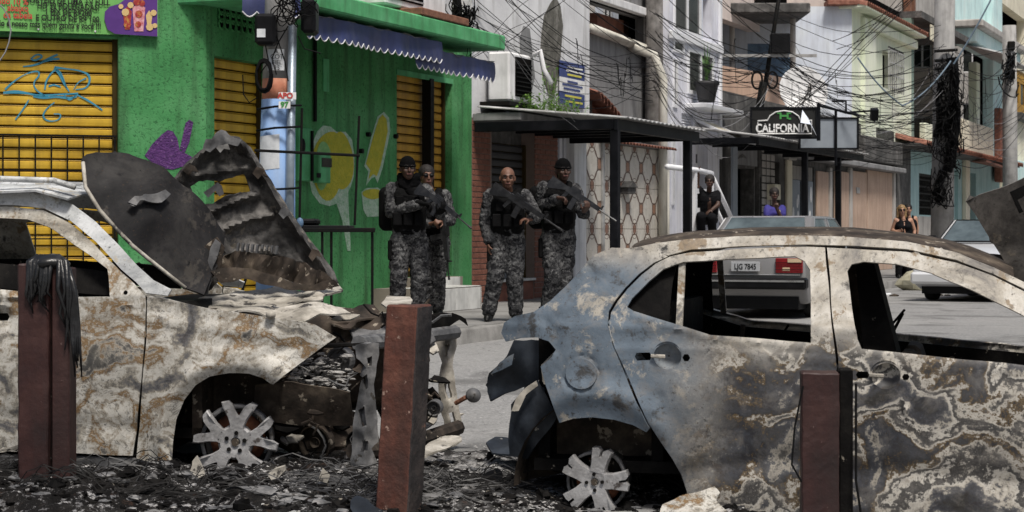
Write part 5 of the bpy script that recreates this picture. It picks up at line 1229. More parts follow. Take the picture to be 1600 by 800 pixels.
# ------------------------------------------------------------------ burnt paint
def burnt(name, tones, seed=0, rear=None, swirl=None, crack=False, arch=True, pal=None, spec=.3, scale=2.2, bump=.35):
    """fire-scoured paint: flaking tones, rust blooms, soot specks; tones = dark, grey, cream, pale, ochre"""
    dk, gr, cr, pa, oc = tones
    t = NT(name); co = t.coord(loc=(seed, seed * .7, -seed)); raw = t.sep(t.coord())
    n1 = t.noise(co, scale, 10, .66, .7); n2 = t.noise(co, scale * 2.6, 9, .68, .4); n3 = t.noise(co, 30, 6, .7); n4 = t.noise(co, scale * .6, 4, .5)
    col = t.ramp(n1, [(.30, dk), (.38, gr), (.46, cr), (.56, pa), (.64, cr), (.72, gr)])
    col = t.mix(t.ramp(t.math('ADD', n2, t.math('MULTIPLY', t.math('SUBTRACT', n3, .5), .25)), [(.58, 0), (.62, .8)]), col, oc)
    col = t.mix(t.math('MULTIPLY', t.ramp(n2, [(.36, 1), (.43, 0)]), t.ramp(n4, [(.35, 0), (.6, 1)])), col, dk)
    n9 = t.noise(t.coord(loc=(seed * 2, 1, 4)), 1.1, 5, .55, .3); gran = t.noise(co, 55, 5, .7); soot = t.math('ADD', n9, t.math('MULTIPLY', t.math('SUBTRACT', gran, .5), .30)); col = t.mix(t.ramp(soot, [(.50, 0), (.58, .62), (.70, .85)]), col, tuple((a_ + b_) * .42 for a_, b_ in zip(dk, gr)))
    if arch:
        dw = t.n('ShaderNodeVectorMath', operation='DISTANCE'); t.l(t.coord(scale=(1, 0, 1)), dw.inputs[0]); dw.inputs[1].default_value = (0, 0, .22); ring = t.math('ADD', dw.outputs['Value'], t.math('MULTIPLY', t.math('SUBTRACT', n2, .5), .35)); col = t.mix(t.ramp(ring, [(.50, .85), (.60, 0)]), col, tuple(c * 1.6 for c in dk))
    if rear:                                       # blue-grey bare metal towards the tail
        x0, x1, bc, bd = rear
        f = t.math('ADD', raw[0], t.math('MULTIPLY', t.math('SUBTRACT', n4, .5), 1.3)); mp = t.n('ShaderNodeMapRange', interpolation_type='SMOOTHSTEP'); t.l(f, mp.inputs[0]); mp.inputs[1].default_value = x0; mp.inputs[2].default_value = x1
        mp.inputs[3].default_value = 1; mp.inputs[4].default_value = 0
        zb = t.n('ShaderNodeMapRange', interpolation_type='SMOOTHSTEP'); t.l(t.math('ADD', raw[2], t.math('MULTIPLY', n1, .2)), zb.inputs[0]); zb.inputs[1].default_value = 1.28; zb.inputs[2].default_value = 1.45; zb.inputs[3].default_value = 1; zb.inputs[4].default_value = 0
        n6 = t.noise(co, 5, 9, .7, .3); blue = t.ramp(n1, [(.3, bd), (.5, bc), (.75, tuple(min(1, c * 1.45) for c in bc))]); blue = t.mix(t.ramp(n6, [(.56, 0), (.62, .9)]), blue, cr); blue = t.mix(t.ramp(n6, [(.36, .9), (.42, 0)]), blue, dk)
        col = t.mix(t.math('MULTIPLY', mp.outputs[0], zb.outputs[0]), col, blue)
    if swirl:                                      # smoke-marbled doors
        z0, z1, x0 = swirl
        dv = t.n('ShaderNodeTexNoise'); dv.inputs['Scale'].default_value = 1.7; dv.inputs['Detail'].default_value = 3; t.l(co, dv.inputs['Vector'])
        sc_ = t.n('ShaderNodeVectorMath', operation='MULTIPLY_ADD'); t.l(dv.outputs['Color'], sc_.inputs[0]); sc_.inputs[1].default_value = (1.1, .4, 1.1); t.l(co, sc_.inputs[2])
        sp = t.n('ShaderNodeMapping'); sp.inputs['Scale'].default_value = (.85, .5, 1.7); t.l(sc_.outputs[0], sp.inputs[0])
        s0 = t.noise(sp.outputs[0], 2.7 if pal else 2.0, 5 if pal else 4, .55 if pal else .5, .2); fl = t.noise(co, 34, 6, .8); fl2 = t.noise(co, 9, 6, .7); s1 = t.math('ADD', t.math('ADD', s0, t.math('MULTIPLY', t.math('SUBTRACT', fl, .5), .30 if pal else .22)), t.math('MULTIPLY', t.math('SUBTRACT', fl2, .5), .16 if pal else .13))
        sw = t.ramp(s1, pal or [(.30, (.014, .014, .015)), (.37, (.035, .038, .05)), (.40, (.10, .10, .105)), (.415, cr), (.45, pa), (.465, (.06, .057, .055)), (.485, (.035, .034, .036)), (.515, (.11, .105, .10)), (.525, cr), (.55, pa), (.56, (.09, .06, .03)), (.572, (.14, .09, .035)), (.582, (.03, .03, .035)), (.60, (.03, .03, .035)), (.66, (.055, .06, .075)), (.68, cr), (.72, (.06, .06, .06))])
        mz = t.n('ShaderNodeMapRange', interpolation_type='SMOOTHSTEP'); t.l(t.math('ADD', raw[2], t.math('MULTIPLY', t.math('SUBTRACT', n4, .5), .5)), mz.inputs[0]); mz.inputs[1].default_value = z0; mz.inputs[2].default_value = z1; mz.inputs[3].default_value = 1; mz.inputs[4].default_value = 0
        mx = t.n('ShaderNodeMapRange', interpolation_type='SMOOTHSTEP'); t.l(t.math('ADD', raw[0], t.math('MULTIPLY', t.math('SUBTRACT', n4, .5), .9)), mx.inputs[0]); mx.inputs[1].default_value = x0; mx.inputs[2].default_value = x0 + .35
        col = t.mix(t.math('MULTIPLY', t.math('MULTIPLY', mz.outputs[0], mx.outputs[0]), .93), col, sw)
    if crack:
        rd_ = t.math('ABSOLUTE', t.math('SUBTRACT', t.noise(t.coord(loc=(seed, 2, 0)), 7, 8, .6, 1.2), .5)); m = t.math('MULTIPLY', t.ramp(rd_, [(.0, 1), (.016, 0)]), t.ramp(n4, [(.45, 0), (.56, .9)])); col = t.mix(m, col, dk)
    n8 = t.noise(co, 8, 10, .72, .4); col = t.mix(t.ramp(n8, [(.50, 0), (.66, .55)]), col, gr); col = t.mix(t.ramp(n8, [(.33, .75), (.42, 0)]), col, tuple(c * 2.2 for c in dk))
    n5 = t.noise(co, 19, 8, .75); col = t.mix(t.ramp(n5, [(.60, 0), (.66, .9)]), col, tuple(c * 1.2 for c in dk)); n7 = t.noise(co, 70, 4, .6); col = t.mix(t.ramp(n7, [(.62, 0), (.70, .7)]), col, (.05, .035, .025))
    h = t.math('ADD', t.math('MULTIPLY', n2, .8), t.math('MULTIPLY', n3, .5)); t.bump(h, bump, .012)
    return t.fin(col, t.ramp(n2, [(.3, .75), (.7, .5)]), .1, spec)
MT['car1'] = burnt('scorched_cream_paint', ((.045, .043, .042), (.19, .175, .15), (.38, .345, .29), (.56, .54, .49), (.21, .135, .065)), 3.1, crack=True, swirl=(1.05, 1.25, -3.0), pal=[(.30, (.035, .034, .035)), (.36, (.10, .10, .11)), (.40, (.20, .185, .16)), (.43, (.36, .33, .28)), (.455, (.52, .50, .455)), (.50, (.57, .55, .51)), (.515, (.40, .365, .31)), (.55, (.31, .285, .245)), (.565, (.16, .095, .04)), (.60, (.24, .15, .07)), (.615, (.40, .37, .32)), (.66, (.10, .095, .09)), (.70, (.05, .05, .05))])
MT['car1_pillar'] = burnt('scorched_grey_pillar', ((.06, .06, .062), (.26, .27, .28), (.44, .45, .45), (.62, .63, .64), (.36, .32, .25)), 5.2, arch=False, scale=1.6)
MT['car2'] = burnt('scorched_marbled_paint', ((.04, .038, .037), (.21, .195, .18), (.41, .375, .32), (.57, .54, .49), (.21, .145, .08)), 8.4, rear=(.15, .8, (.115, .145, .18), (.03, .038, .05)), swirl=(.72, .95, .45))
MT['char'] = mat('charred_metal', (0.007, 0.0065, 0.0065), (0.0025, 0.0025, 0.0025), (0.02, 0.0185, 0.017), scale=5, rough=.75, bump=.5, bscale=18, metal=.2, speck=(16, .66, (.20, .18, .15)), spec=0.08)
MT['char_b'] = mat('charred_brown_steel', (.07, .055, .045), (.02, .018, .016), (.16, .13, .10), scale=5, rough=.8, bump=.5, bscale=16, metal=.2, speck=(13, .63, (.30, .26, .21)), fine=9, spec=0.12)
MT['char_g'] = mat('ashen_steel', (.15, .15, .155), (.05, .05, .052), (.36, .35, .34), scale=4, rough=.65, bump=.4, bscale=16, metal=.3, speck=(11, .62, (.05, .045, .04)), fine=9, spec=0.25)
MT['char_c'] = mat('ash_white_steel', (.42, .39, .34), (.16, .145, .12), (.58, .55, .5), scale=4.5, rough=.7, bump=.45, bscale=16, speck=(10, .6, (.06, .055, .05)), fine=12)
MT['char_blue'] = mat('blued_black_panel', (0.021, 0.0252, 0.0322), (0.0084, 0.0091, 0.0105), (0.0595, 0.07, 0.0875), scale=3.5, rough=.5, bump=.4, bscale=10, metal=.3, speck=(20, .68, (.25, .24, .22)), spec=0.25)
MT['hood1'] = burnt('sooty_hood_underside', ((.006, .006, .007), (.012, .012, .013), (.021, .020, .021), (.038, .036, .035), (.06, .054, .048)), 1.3, arch=False, spec=.12, scale=1.5, bump=.25)
MT['hood1_rib'] = burnt('sooty_hood_ribs', ((.012, .012, .012), (.03, .029, .029), (.06, .057, .055), (.15, .142, .135), (.24, .21, .17)), 6.6, arch=False, spec=.15, scale=2.6, bump=.5)
MT['alloy'] = mat('burnt_alloy', (.40, .395, .40), (.20, .195, .195), (.56, .56, .57), scale=7, rough=.5, bump=.6, bscale=24, metal=.35, speck=(11, .62, (.09, .08, .075)), fine=13)
MT['disc'] = mat('rusty_brake_disc', (.20, .075, .04), (.10, .04, .025), (.32, .14, .07), scale=8, rough=.8, bump=.4)
MT['ash'] = mat('grey_ash', (.34, .33, .32), (.15, .145, .14), (.58, .57, .56), scale=9, rough=.95, bump=.6, bscale=40, fine=18)

# ------------------------------------------------------------------ car frames
class Car:
    def __init__(s, name, label, wheel_px, d, psi, hw_ref, hw, group=None):
        s.psi = psi; k = (wheel_px - 800) / FP; ax = Vector((math.sin(psi), math.cos(psi)))
        s.O = Vector((k * d, d)) + ax * hw_ref; s.hw = hw
        s.t = thing(name, label, 'car', (s.O.x, s.O.y, 0), -psi)
        s.M = Matrix.Translation((s.O.x, s.O.y, 0)) @ Matrix.Rotation(-psi, 4, 'Z'); s.I = s.M.inverted()
        s.c = s.I @ Vector((0, 0, CAMZ))
    def at(s, px, py, off=0.0, fix=None):
        """photo pixel -> car-local point on the near body side (off: metres inward), or on the plane y = fix"""
        dr = s.I.to_3x3() @ Vector(((px - 800) / FP, 1, (HZ - py) / FP)); y = -.85
        for _ in range(7):
            yy = fix if fix is not None else -s.hw(*(lambda q: (q.x, q.z))(s.c + dr * ((y - s.c.y) / dr.y))) + off
            y = yy
        return s.c + dr * ((y - s.c.y) / dr.y)
    def dep(s, px, py, d): return s.I @ P(px, py, d)
    def side(s, name, outline, m, holes=(), grid=9, thick=.012, amp=.004, relief=None, off=0.0, mirror=True, parent=None, edge=6, freq=4):
        def conv(a, b):
            p = s.at(a, b, off)
            if relief: p.y += relief(a, b)
            return p
        mb = px_panel(outline, 0, holes, grid, conv=conv, amp=amp, freq=freq, seed=len(name), edge=edge)
        o = sheet(name, mb, m, parent or s.t, thick=-thick if False else thick)
        if mirror: link(name, o.data, None, parent or s.t, scale=(1, -1, 1))
        return o
    def sheetp(s, name, outline, m, depth, grid=9, thick=.006, amp=.02, freq=5, holes=(), parent=None, seed=0):
        mb = px_panel(outline, 0, holes, grid, conv=lambda a, b: s.dep(a, b, depth(a, b) if callable(depth) else depth), amp=amp, freq=freq, seed=seed + len(outline), edge=6)
        return sheet(name, mb, m, parent or s.t, thick=thick)
def bowl(cx, cy, r, depth):
    return lambda a, b: depth * max(0, 1 - ((a - cx) ** 2 + (b - cy) ** 2) / r ** 2) ** .45 if False else depth * max(0, min(1, 1.6 * (1 - math.hypot(a - cx, b - cy) / r)))
def sumr(*fs): return lambda a, b: sum(f(a, b) for f in fs)
def groove(cx, cy, r, w, depth): return lambda a, b: depth * max(0, 1 - abs(math.hypot(a - cx, b - cy) - r) / w)
def crease(pts, w, depth):
    def f(a, b):
        best = 1e9
        for (x0, y0), (x1, y1) in zip(pts, pts[1:]):
            L = (x1 - x0) ** 2 + (y1 - y0) ** 2; k = max(0, min(1, ((a - x0) * (x1 - x0) + (b - y0) * (y1 - y0)) / L)); best = min(best, math.hypot(a - x0 - k * (x1 - x0), b - y0 - k * (y1 - y0)))
        return depth * max(0, 1 - best / w)
    return f
def slot(px0, px1, py0, py1): return [(px0, (py0 + py1) / 2), (px0 + 3, py0), (px1 - 3, py0), (px1, (py0 + py1) / 2), (px1 - 3, py1), (px0 + 3, py1)]
def rim(parent, c, r, spokes, split, nb, m, rot=0.0, tilt=0.0):
    """bare alloy wheel facing -y at c: hub, every spoke a part; broken rim edge gone"""
    w = bpy.data.objects.new('wheel', None); 
    hub = MB(); M_ = Matrix.Rotation(R(90), 4, 'X')
    hub.lathe([(r * .10, .012), (r * .13, .03), (r * .40, .036), (r * .46, .022), (r * .47, -.03), (r * .1, -.04)], 24, M_)
    h = hub.build('wheel', m, parent, smooth=False, loc=c); h.rotation_euler = (0, rot, tilt)
    for k in range(nb):
        a = 2 * math.pi * k / nb + .3; x, z = r * .245 * math.cos(a), r * .245 * math.sin(a)
        MB().lathe([(r * .055, -.005), (r * .055, .004), (r * .03, .004)], 10, Matrix.Translation((x, -.040, z)) @ M_).build('bolt_hole', MT['char'], h)
    MB().lathe([(r * .10, 0), (r * .10, .006), (r * .02, .006)], 14, Matrix.Translation((0, -.036, 0)) @ M_).build('hub_cap', MT['char_b'], h)
    pol = [(.28, -.21), (.45, -.19), (.64, -.26), (.86, -.40), (1.0, -.47), (1.05, -.30), (.97, -.19), (.86, -.13), (.74, -.05), (.68, 0), (.74, .05), (.86, .13), (.97, .19), (1.05, .30), (1.0, .47), (.86, .40), (.64, .26), (.45, .19), (.28, .21)] if split else [(.30, -.25), (.55, -.24), (.80, -.28), (1.0, -.33), (1.05, -.16), (.98, -.04), (.80, -.03), (.80, .03), (.98, .04), (1.05, .16), (1.0, .33), (.80, .28), (.55, .24), (.30, .25)]
    for k in range(spokes):
        a = 2 * math.pi * k / spokes + math.pi / 2; mb = MB(); n = len(pol); vs = []
        for yy, sc in ((-.034, .90), (-.022, 1.0), (.03, 1.0)):
            for rr, tt in pol:
                e = random.uniform(.985, 1.02) if rr > .9 else 1; tw = tt * (sc if abs(tt) > .1 else 2 - sc) * r; rw = rr * e * r; dish = -.03 * math.sin((rr - .3) * 2.6) + (.02 * max(0, rr - .9) * 9); vs.append((rw * math.cos(a) - tw * math.sin(a), yy + dish + .006 * noise.noise(Vector((rw * 30, tw * 30, k))), rw * math.sin(a) + tw * math.cos(a)))
        mb.add(vs, [tuple(range(n))] + [(q * n + i, q * n + (i + 1) % n, (q + 1) * n + (i + 1) % n, (q + 1) * n + i) for q in (0, 1) for i in range(n)] + [tuple(2 * n + i for i in range(n))])
        o = mb.build('spoke', m, h); smooth_angle(o.data, 28)
        for sg in ((-1, 1) if split else ()):        # slots beside each spoke root
            c0 = Vector((r * .50, sg * r * .105)); sl = MB(); sl.prism([((c0.x + u * r) * math.cos(a) - (c0.y + v * r) * math.sin(a), (c0.x + u * r) * math.sin(a) + (c0.y + v * r) * math.cos(a)) for u, v in ((-.09, 0), (-.04, .03), (.07, .035), (.09, 0), (.07, -.035), (-.04, -.03))], -.0435, -.038); sl.build('slot', MT['char'], o)
    d = MB(); d.lathe([(r * .15, -.08), (r * .72, -.08), (r * .74, -.10), (r * .2, -.11)], 24, M_); d.build('brake_disc', MT['disc'], h, smooth=True)
    b = MB(); b.lathe([(r * .86, -.02), (r * .93, -.012), (r * .97, -.03), (r * .93, -.06), (r * .90, -.20), (r * .84, -.20), (r * .84, -.05)], 28, M_, cap=False); b.v = [(v[0], v[1] + .012 * noise.noise(Vector(v) * 14), v[2] + .010 * noise.noise(Vector(v) * 11 + Vector((3, 0, 0)))) for v in b.v]; b.build('barrel', MT['char_g'], h, smooth=True)
    return h
def lump(mb, c, r, seed, n=8, m=5, sq=(1, 1, 1), amp=.45):
    c = Vector(c); o = len(mb.v); t = MB(); t.ball((0, 0, 0), r * sq[0], r * sq[1], r * sq[2], n, m)
    mb.add([c + Vector(v) * (1 + amp * noise.noise(Vector(v) / r * 1.3 + Vector((seed * 3.1, seed, 0)))) for v in t.v], t.f)

# ------------------------------------------------------------------ car on the right
def car2():
    def hw(x, z):
        if z < .92: b = .855 + .03 * math.exp(-((z - .58) / .22) ** 2) - .05 * max(0, .3 - z)
        else: b = .862 - .42 * (z - .92)
        if x < .1: b -= .16 * (.1 - x) ** 2 * 2.2
        b += .03 * math.exp(-((math.hypot(x, z - .2) - .40) / .06) ** 2) * (1 if z < .7 else 0)
        return b
    C = Car('burnt_hatchback', 'burnt out hatchback with blue-grey tail and marbled scorched doors, tail to the left', 930, 9.7, R(14), .86, hw)
    T = C.t; m = MT['car2']
    top = [(985, 388), (1020, 381), (1080, 373), (1150, 369), (1250, 368), (1330, 370), (1416, 378), (1494, 394), (1552, 417), (1610, 446), (1700, 500), (1790, 560)]
    cut = [(1044, 401), (1080, 391), (1150, 386), (1262, 383.5), (1330, 385), (1416, 391), (1494, 407), (1552, 429), (1610, 458), (1700, 512), (1790, 575)]
    # door cut along the C pillar, from roof to wheel arch
    cpil = [(1044, 401), (1022, 411), (1000, 428), (978, 450), (962, 470), (952, 487), (950, 508), (957, 538), (970, 568), (985, 602), (1000, 636), (1011, 660)]
    archq = [(1011, 676), (990, 664), (960, 655), (925, 652), (895, 655), (874, 661)]
    fuel = (908, 584)
    q = [(985, 388), (955, 386), (928, 397), (917, 408), (905, 425), (884, 447), (860, 470), (835, 487), (805, 494), (788, 504), (783, 520), (790, 533), (812, 528), (840, 527), (858, 533), (868, 546), (862, 558), (845, 573), (853, 602), (864, 634)] + archq[::-1] + [(1016, 670)] + [(x - 1, y) for x, y in cpil[::-1]] + [(1040, 399), (1020, 390)]
    fm = sumr(groove(*fuel, 27, 4, .014), bowl(921, 421, 12, .018), crease([(880, 480), (920, 470), (960, 440), (990, 410)], 16, -.012), crease([(850, 500), (870, 520), (868, 545)], 10, .012))
    qp = C.side('quarter_panel', q, m, relief=fm, grid=6, amp=.006, mirror=True)
    # fuel flap lies inside its round groove
    C.side('fuel_flap', [(fuel[0] + 24 * math.cos(i * .2618), fuel[1] + 24 * math.sin(i * .2618)) for i in range(24)], m, off=-.008, mirror=False, grid=6, amp=.003)
    # roof rails
    C.side('roof_rail', top + [(x, y - 1.5) for x, y in cut[::-1]] + [(1020, 391)], m, grid=7, amp=.003, off=-.004)
    win_r = [(979, 479), (987, 465), (1013, 439), (1036, 421), (1068, 410), (1136, 404), (1241, 401), (1257, 408), (1266, 421), (1267, 536), (1233, 534), (1110, 523), (1060, 507), (1015, 493), (989, 485)]
    hole_l = slot(991, 1018, 551, 563); hole_r = slot(1066, 1078, 553, 564)
    archd = [(1013, 664), (1030, 690), (1048, 716), (1062, 742), (1072, 770), (1074, 796)]
    rd = [(x + 1.5, y + .5) for x, y in cpil[::-1]] 
    rd = cpil[:] ; rd = [(x + 2, y + 1) for x, y in rd]
    door_r = rd + [(x + 2, y) for x, y in archd] + [(1180, 806), (1311, 812), (1307, 560), (1296, 470), (1290, 386.5), (1262, 386), (1150, 388.5), (1080, 394)]
    ru = sumr(crease([(960, 545), (1100, 545), (1310, 566)], 9, -.006), crease([(1075, 740), (1200, 720), (1310, 715)], 26, .016), bowl(1180, 660, 90, .012), crease([(985, 492), (1060, 514), (1110, 530), (1266, 543)], 5, -.010), crease([(1268, 400), (1278, 540)], 4, .006), groove(1028, 620, 4, 4, .012), groove(1022, 652, 4, 4, .012))
    circ = lambda cx, cy, r_: [(cx + r_ * math.cos(i * .3142), cy + r_ * .93 * math.sin(i * .3142)) for i in range(20)]
    C.side('rear_door', door_r, m, holes=(win_r, circ(1043, 557, 22), hole_l, hole_r), relief=ru, grid=6.5, amp=.007)
    # window divider of the rear door
    dv = MB(); p0, p1 = C.at(1066, 409, .02), C.at(1061, 510, .02); dv.add([p0 + Vector((-.017, 0, 0)), p0 + Vector((.017, 0, 0)), p1 + Vector((.017, 0, 0)), p1 + Vector((-.017, 0, 0)), p0 + Vector((-.017, .02, 0)), p0 + Vector((.017, .02, 0)), p1 + Vector((.017, .02, 0)), p1 + Vector((-.017, .02, 0))], [(0, 1, 2, 3), (4, 5, 6, 7), (0, 3, 7, 4), (1, 2, 6, 5)])
    o = dv.build('window_divider', MT['car1'], T); link('window_divider', o.data, None, T, scale=(1, -1, 1))
    win_f = [(1323, 424), (1330, 413), (1350, 409), (1401, 413), (1455, 426), (1517, 453), (1600, 494), (1690, 548), (1700, 572), (1690, 580), (1600, 571), (1403, 549), (1346, 544), (1340, 530)]
    hf1, hf2 = slot(1337, 1358, 580, 591), slot(1409, 1421, 584, 594)
    door_f = [(1292.5, 386.5), (1330, 388), (1416, 394), (1494, 410), (1552, 432), (1610, 461), (1700, 515), (1770, 570), (1790, 620), (1795, 840), (1314, 813), (1309.5, 560), (1298.5, 470)]
    fu = sumr(crease([(1310, 567), (1450, 572), (1700, 592)], 9, -.006), crease([(1320, 735), (1500, 745), (1700, 770)], 28, .016), bowl(1470, 640, 70, .014), bowl(1560, 740, 70, .012), crease([(1330, 550), (1403, 556), (1600, 578)], 5, -.010), crease([(1413, 622), (1418, 645)], 5, -.02))
    C.side('front_door', door_f, m, holes=(win_f, circ(1384, 587, 23), hf1, hf2), relief=fu, grid=6.5, amp=.007)
    # dark liner that closes the gaps between the panels
    C.side('inner_panel', [(880, 470), (960, 500), (1040, 600), (1084, 772), (1320, 806), (1790, 832), (1780, 600), (1400, 562), (1268, 548), (1100, 533), (1010, 505), (975, 484), (962, 440), (945, 410), (900, 450)], MT['char'], off=.07, grid=14, amp=0)
    C.side('pillar_liner', [(1000, 393), (925, 402), (884, 450), (880, 490), (960, 500), (977, 480), (1011, 438), (1035, 419), (1068, 408), (1136, 402), (1241, 399), (1266, 401), (1290, 389), (1080, 395), (1044, 405)], MT['char'], off=.045, grid=14, amp=0)
    C.side('pillar_liner', [(1270, 395), (1270, 560), (1318, 560), (1340, 540), (1318, 425), (1326, 400)], MT['char_b'], off=.05, grid=14, amp=0)
    C.side('sill', [(1078, 798), (1312, 815), (1795, 842), (1795, 880), (1090, 830)], MT['char_b'], off=.01, grid=12, amp=.006)
    # mouldings for handles: flap inside the bowl, hanging wire
    for cx, cy in ((1043, 557), (1384, 587)):
        pc = C.at(cx, cy, .006); hb = MB(); hb.lathe([(.076, -.008), (.070, .006), (.052, .030), (.028, .042), (.004, .045)], 24, Matrix.Rotation(R(-90), 4, 'X'), cap=False); ho = hb.build('handle_dish', MT['car2'], T); ho.data.transform(Matrix.Translation(pc)); ho.data.polygons.foreach_set('use_smooth', [True] * len(ho.data.polygons))
        p = C.at(cx - 25, cy - 1, -.012); q_ = C.at(cx + 36, cy + 2, -.012)
        h = MB(); h.tube([p, p + (q_ - p) * .2 + Vector((0, -.012, 0)), p + (q_ - p) * .35 + Vector((0, -.004, 0))], .010, 6); h.build('handle_stub', MT['char_c'], T)
    # roof skin between the rails
    sk = MB(); vs = []; nr = 18
    tops = []
    for i in range(nr + 1):
        f = i / nr * (len(top) - 1.001); k = int(f); g = f - k; tops.append(C.at(top[k][0] * (1 - g) + top[k + 1][0] * g, top[k][1] * (1 - g) + top[k + 1][1] * g))
    tops = [p for p in tops if p.x < 2.05]
    nr = len(tops) - 1
    for p in tops:
        for j in range(13):
            y = -1 + 2 * j / 12; vs.append(Vector((p.x, y * abs(p.y) * .995, p.z + .045 * (1 - y ** 4) + .006 * noise.noise(Vector((p.x * 3, y * 3, 0))))))
    sk.add(vs, [(i * 13 + j, (i + 1) * 13 + j, (i + 1) * 13 + j + 1, i * 13 + j + 1) for i in range(nr) for j in range(12)]); sheet('roof', sk, MT['char_b'], T, thick=.01)
    # tailgate frame: upright rear surface of dark metal, and rear cross beams
    a = C.at(905, 425); b = C.at(850, 480); bk = MB()
    vs = []
    for p in (C.at(960, 388), C.at(915, 412), C.at(884, 447), C.at(840, 486)):
        for j in range(9): y = -1 + 2 * j / 8; vs.append(Vector((p.x - .05 * (1 - y * y), y * (abs(p.y) - .01), p.z - .003)))
    bk.add(vs, [(i * 9 + j, i * 9 + j + 1, (i + 1) * 9 + j + 1, (i + 1) * 9 + j) for i in (0, 1) for j in range(8)]); sheet('tailgate', bk, MT['char_blue'], T, thick=.01)
    # burnt bumper remains
    C.sheetp('bumper_remnant', [(768, 580), (790, 556), (804, 531), (830, 527), (858, 533), (870, 548), (852, 575), (838, 590), (815, 600), (803, 612), (790, 618), (766, 631), (762, 610)], MT['char_blue'], lambda a, b: 10.15 + .0016 * (800 - a), grid=6, amp=.035, freq=6, thick=.014)
    C.sheetp('bumper_flap', [(768, 585), (780, 566), (795, 556), (803, 552), (800, 570), (786, 578)], MT['car2'], lambda a, b: 10.08 + .001 * (800 - a), grid=5, amp=.01, freq=8)
    C.sheetp('bumper_bracket', [(798, 632), (815, 610), (842, 592), (872, 650), (858, 668), (840, 690), (822, 716), (796, 713), (795, 665)], MT['char_blue'], lambda a, b: 9.95 - .0012 * (a - 800) + .0014 * abs(a - 832), grid=6, amp=.02, freq=7, thick=.014)
    C.sheetp('bumper_edge', [(845, 570), (868, 548), (880, 560), (872, 585), (862, 600), (850, 602)], MT['char_c'], 9.9, grid=6, amp=.02, freq=8)
    C.sheetp('bumper_edge', [(800, 640), (806, 622), (822, 606), (838, 594), (841, 602), (822, 618), (812, 640)], MT['char_c'], 9.9, grid=6, amp=.012, freq=8)
    st = MB(); st.tube([C.dep(826, 540, 10.2), C.dep(820, 565, 10.15), C.dep(812, 598, 10.15)], .02, 6); st.build('bracket_rod', MT['rust'], T)
    bb = MB(); bb.bbox(-.42, -.32, -.7, .7, .42, .52, .01); bb.build('crash_bar', MT['char_g'], T)
    # wheel house and wheel
    wh = MB(); vs = []
    for j, (yy) in enumerate((-.80, -.50)):
        for i in range(17): an = math.pi * (.12 + .88 * i / 16) ; vs.append((.44 * math.cos(an), yy, .10 + .47 * math.sin(an)))
    wh.add(vs, [(i, i + 1, i + 18, i + 17) for i in range(16)] + [tuple(range(17, 34))]); w_ = wh.build('wheel_house', MT['char_b'], T, smooth=False); link('wheel_house', w_.data, None, T, scale=(1, -1, 1))
    rim(T, C.at(931, 752, .06), .165, 5, False, 4, MT['alloy'], rot=.25)
    # interior: floor, bulkheads, seat shells, burnt cross tubes, dashboard
    fl = MB(); fl.box(-.35, 3.2, -.72, .72, .18, .24); fl.build('floor_pan', MT['char'], T)
    MB().box(-.34, -.28, -.66, .66, .2, 1.02).build('rear_bulkhead', MT['char'], T)
    MB().box(.26, .32, -.70, .70, .24, 1.04).build('rear_seat_panel', MT['char'], T)
    for y in (-.38, .38):
        s = MB(); s.bbox(1.62, 1.70, y - .23, y + .23, .35, .80, .02); 
        for k, v in enumerate(s.v): s.v[k] = (v[0] - (v[2] - .35) * .30, v[1], v[2])
        s.bbox(1.60, 2.10, y - .24, y + .24, .34, .42, .02); 
        so_ = s.build('seat_shell', MT['char_b'], T)
    t1 = C.at(1366, 412, .25); 
    ts = MB(); vs = [C.at(1336, 400, .35), C.at(1364, 404, .35), C.at(1404, 560, .35), C.at(1350, 560, .35)]; ts.add(vs + [v + Vector((0, .35, 0)) for v in vs], [(0, 1, 2, 3), (7, 6, 5, 4), (0, 4, 5, 1), (1, 5, 6, 2), (2, 6, 7, 3), (3, 7, 4, 0)]); ts.build('seat_back', MT['char'], T)
    db = MB(); db.bbox(2.55, 2.9, -.7, .7, .55, .95, .05); db.build('dashboard', MT['char'], T)
    tb = MB()
    for (z, x) in ((.62, .9), (.75, .55)): tb.tube([(x, -.7, z), (x + .05, 0, z + .02), (x, .7, z)], .02, 6)
    tb.tube([(.55, .2, .3), (.62, .15, .9)], .015, 5); tb.tube([(1.25, -.3, .3), (1.35, -.28, .98)], .012, 5); tb.tube([(1.18, -.2, .4), (1.32, -.35, .95)], .012, 5)
    tb.build('seat_frame', MT['char_b'], T)
    C.side('quarter_trim', [(972, 482), (1013, 436), (1036, 418), (1058, 409), (1052, 440), (1046, 506), (1015, 496)], MT['char'], off=.05, grid=12, amp=.01)
    rn = random.Random(77)
    for k in range(16):
        x, y = rn.uniform(.4, 1.5), rn.uniform(-.2, .66); z = rn.uniform(.3, .6); q = [(x, y, z)]
        for i in range(3): q.append((q[-1][0] + rn.uniform(-.12, .12), q[-1][1] + rn.uniform(-.12, .12), min(.98, q[-1][2] + rn.uniform(.02, .22))))
        MB().tube(q, rn.uniform(.006, .013), 5).build('charred_rod', MT['char'], T)
    bs = MB(); bs.bbox(.36, .44, -.66, .66, .3, .80, .02); bs.bbox(.40, .9, -.66, .66, .28, .42, .02); bs.build('rear_bench', MT['char'], T)
    # raised bonnet at the right edge
    C.sheetp('bonnet', [(1511, 315), (1530, 304), (1566, 291), (1610, 272), (1700, 245), (1760, 420), (1740, 560), (1640, 500), (1600, 452), (1590, 440), (1575, 418), (1545, 370), (1525, 335)], MT['bonnet2'], lambda a, b: 9.95 - .0016 * (a - 1511) + .0008 * (b - 315), grid=8, amp=.02, freq=3, thick=.02)
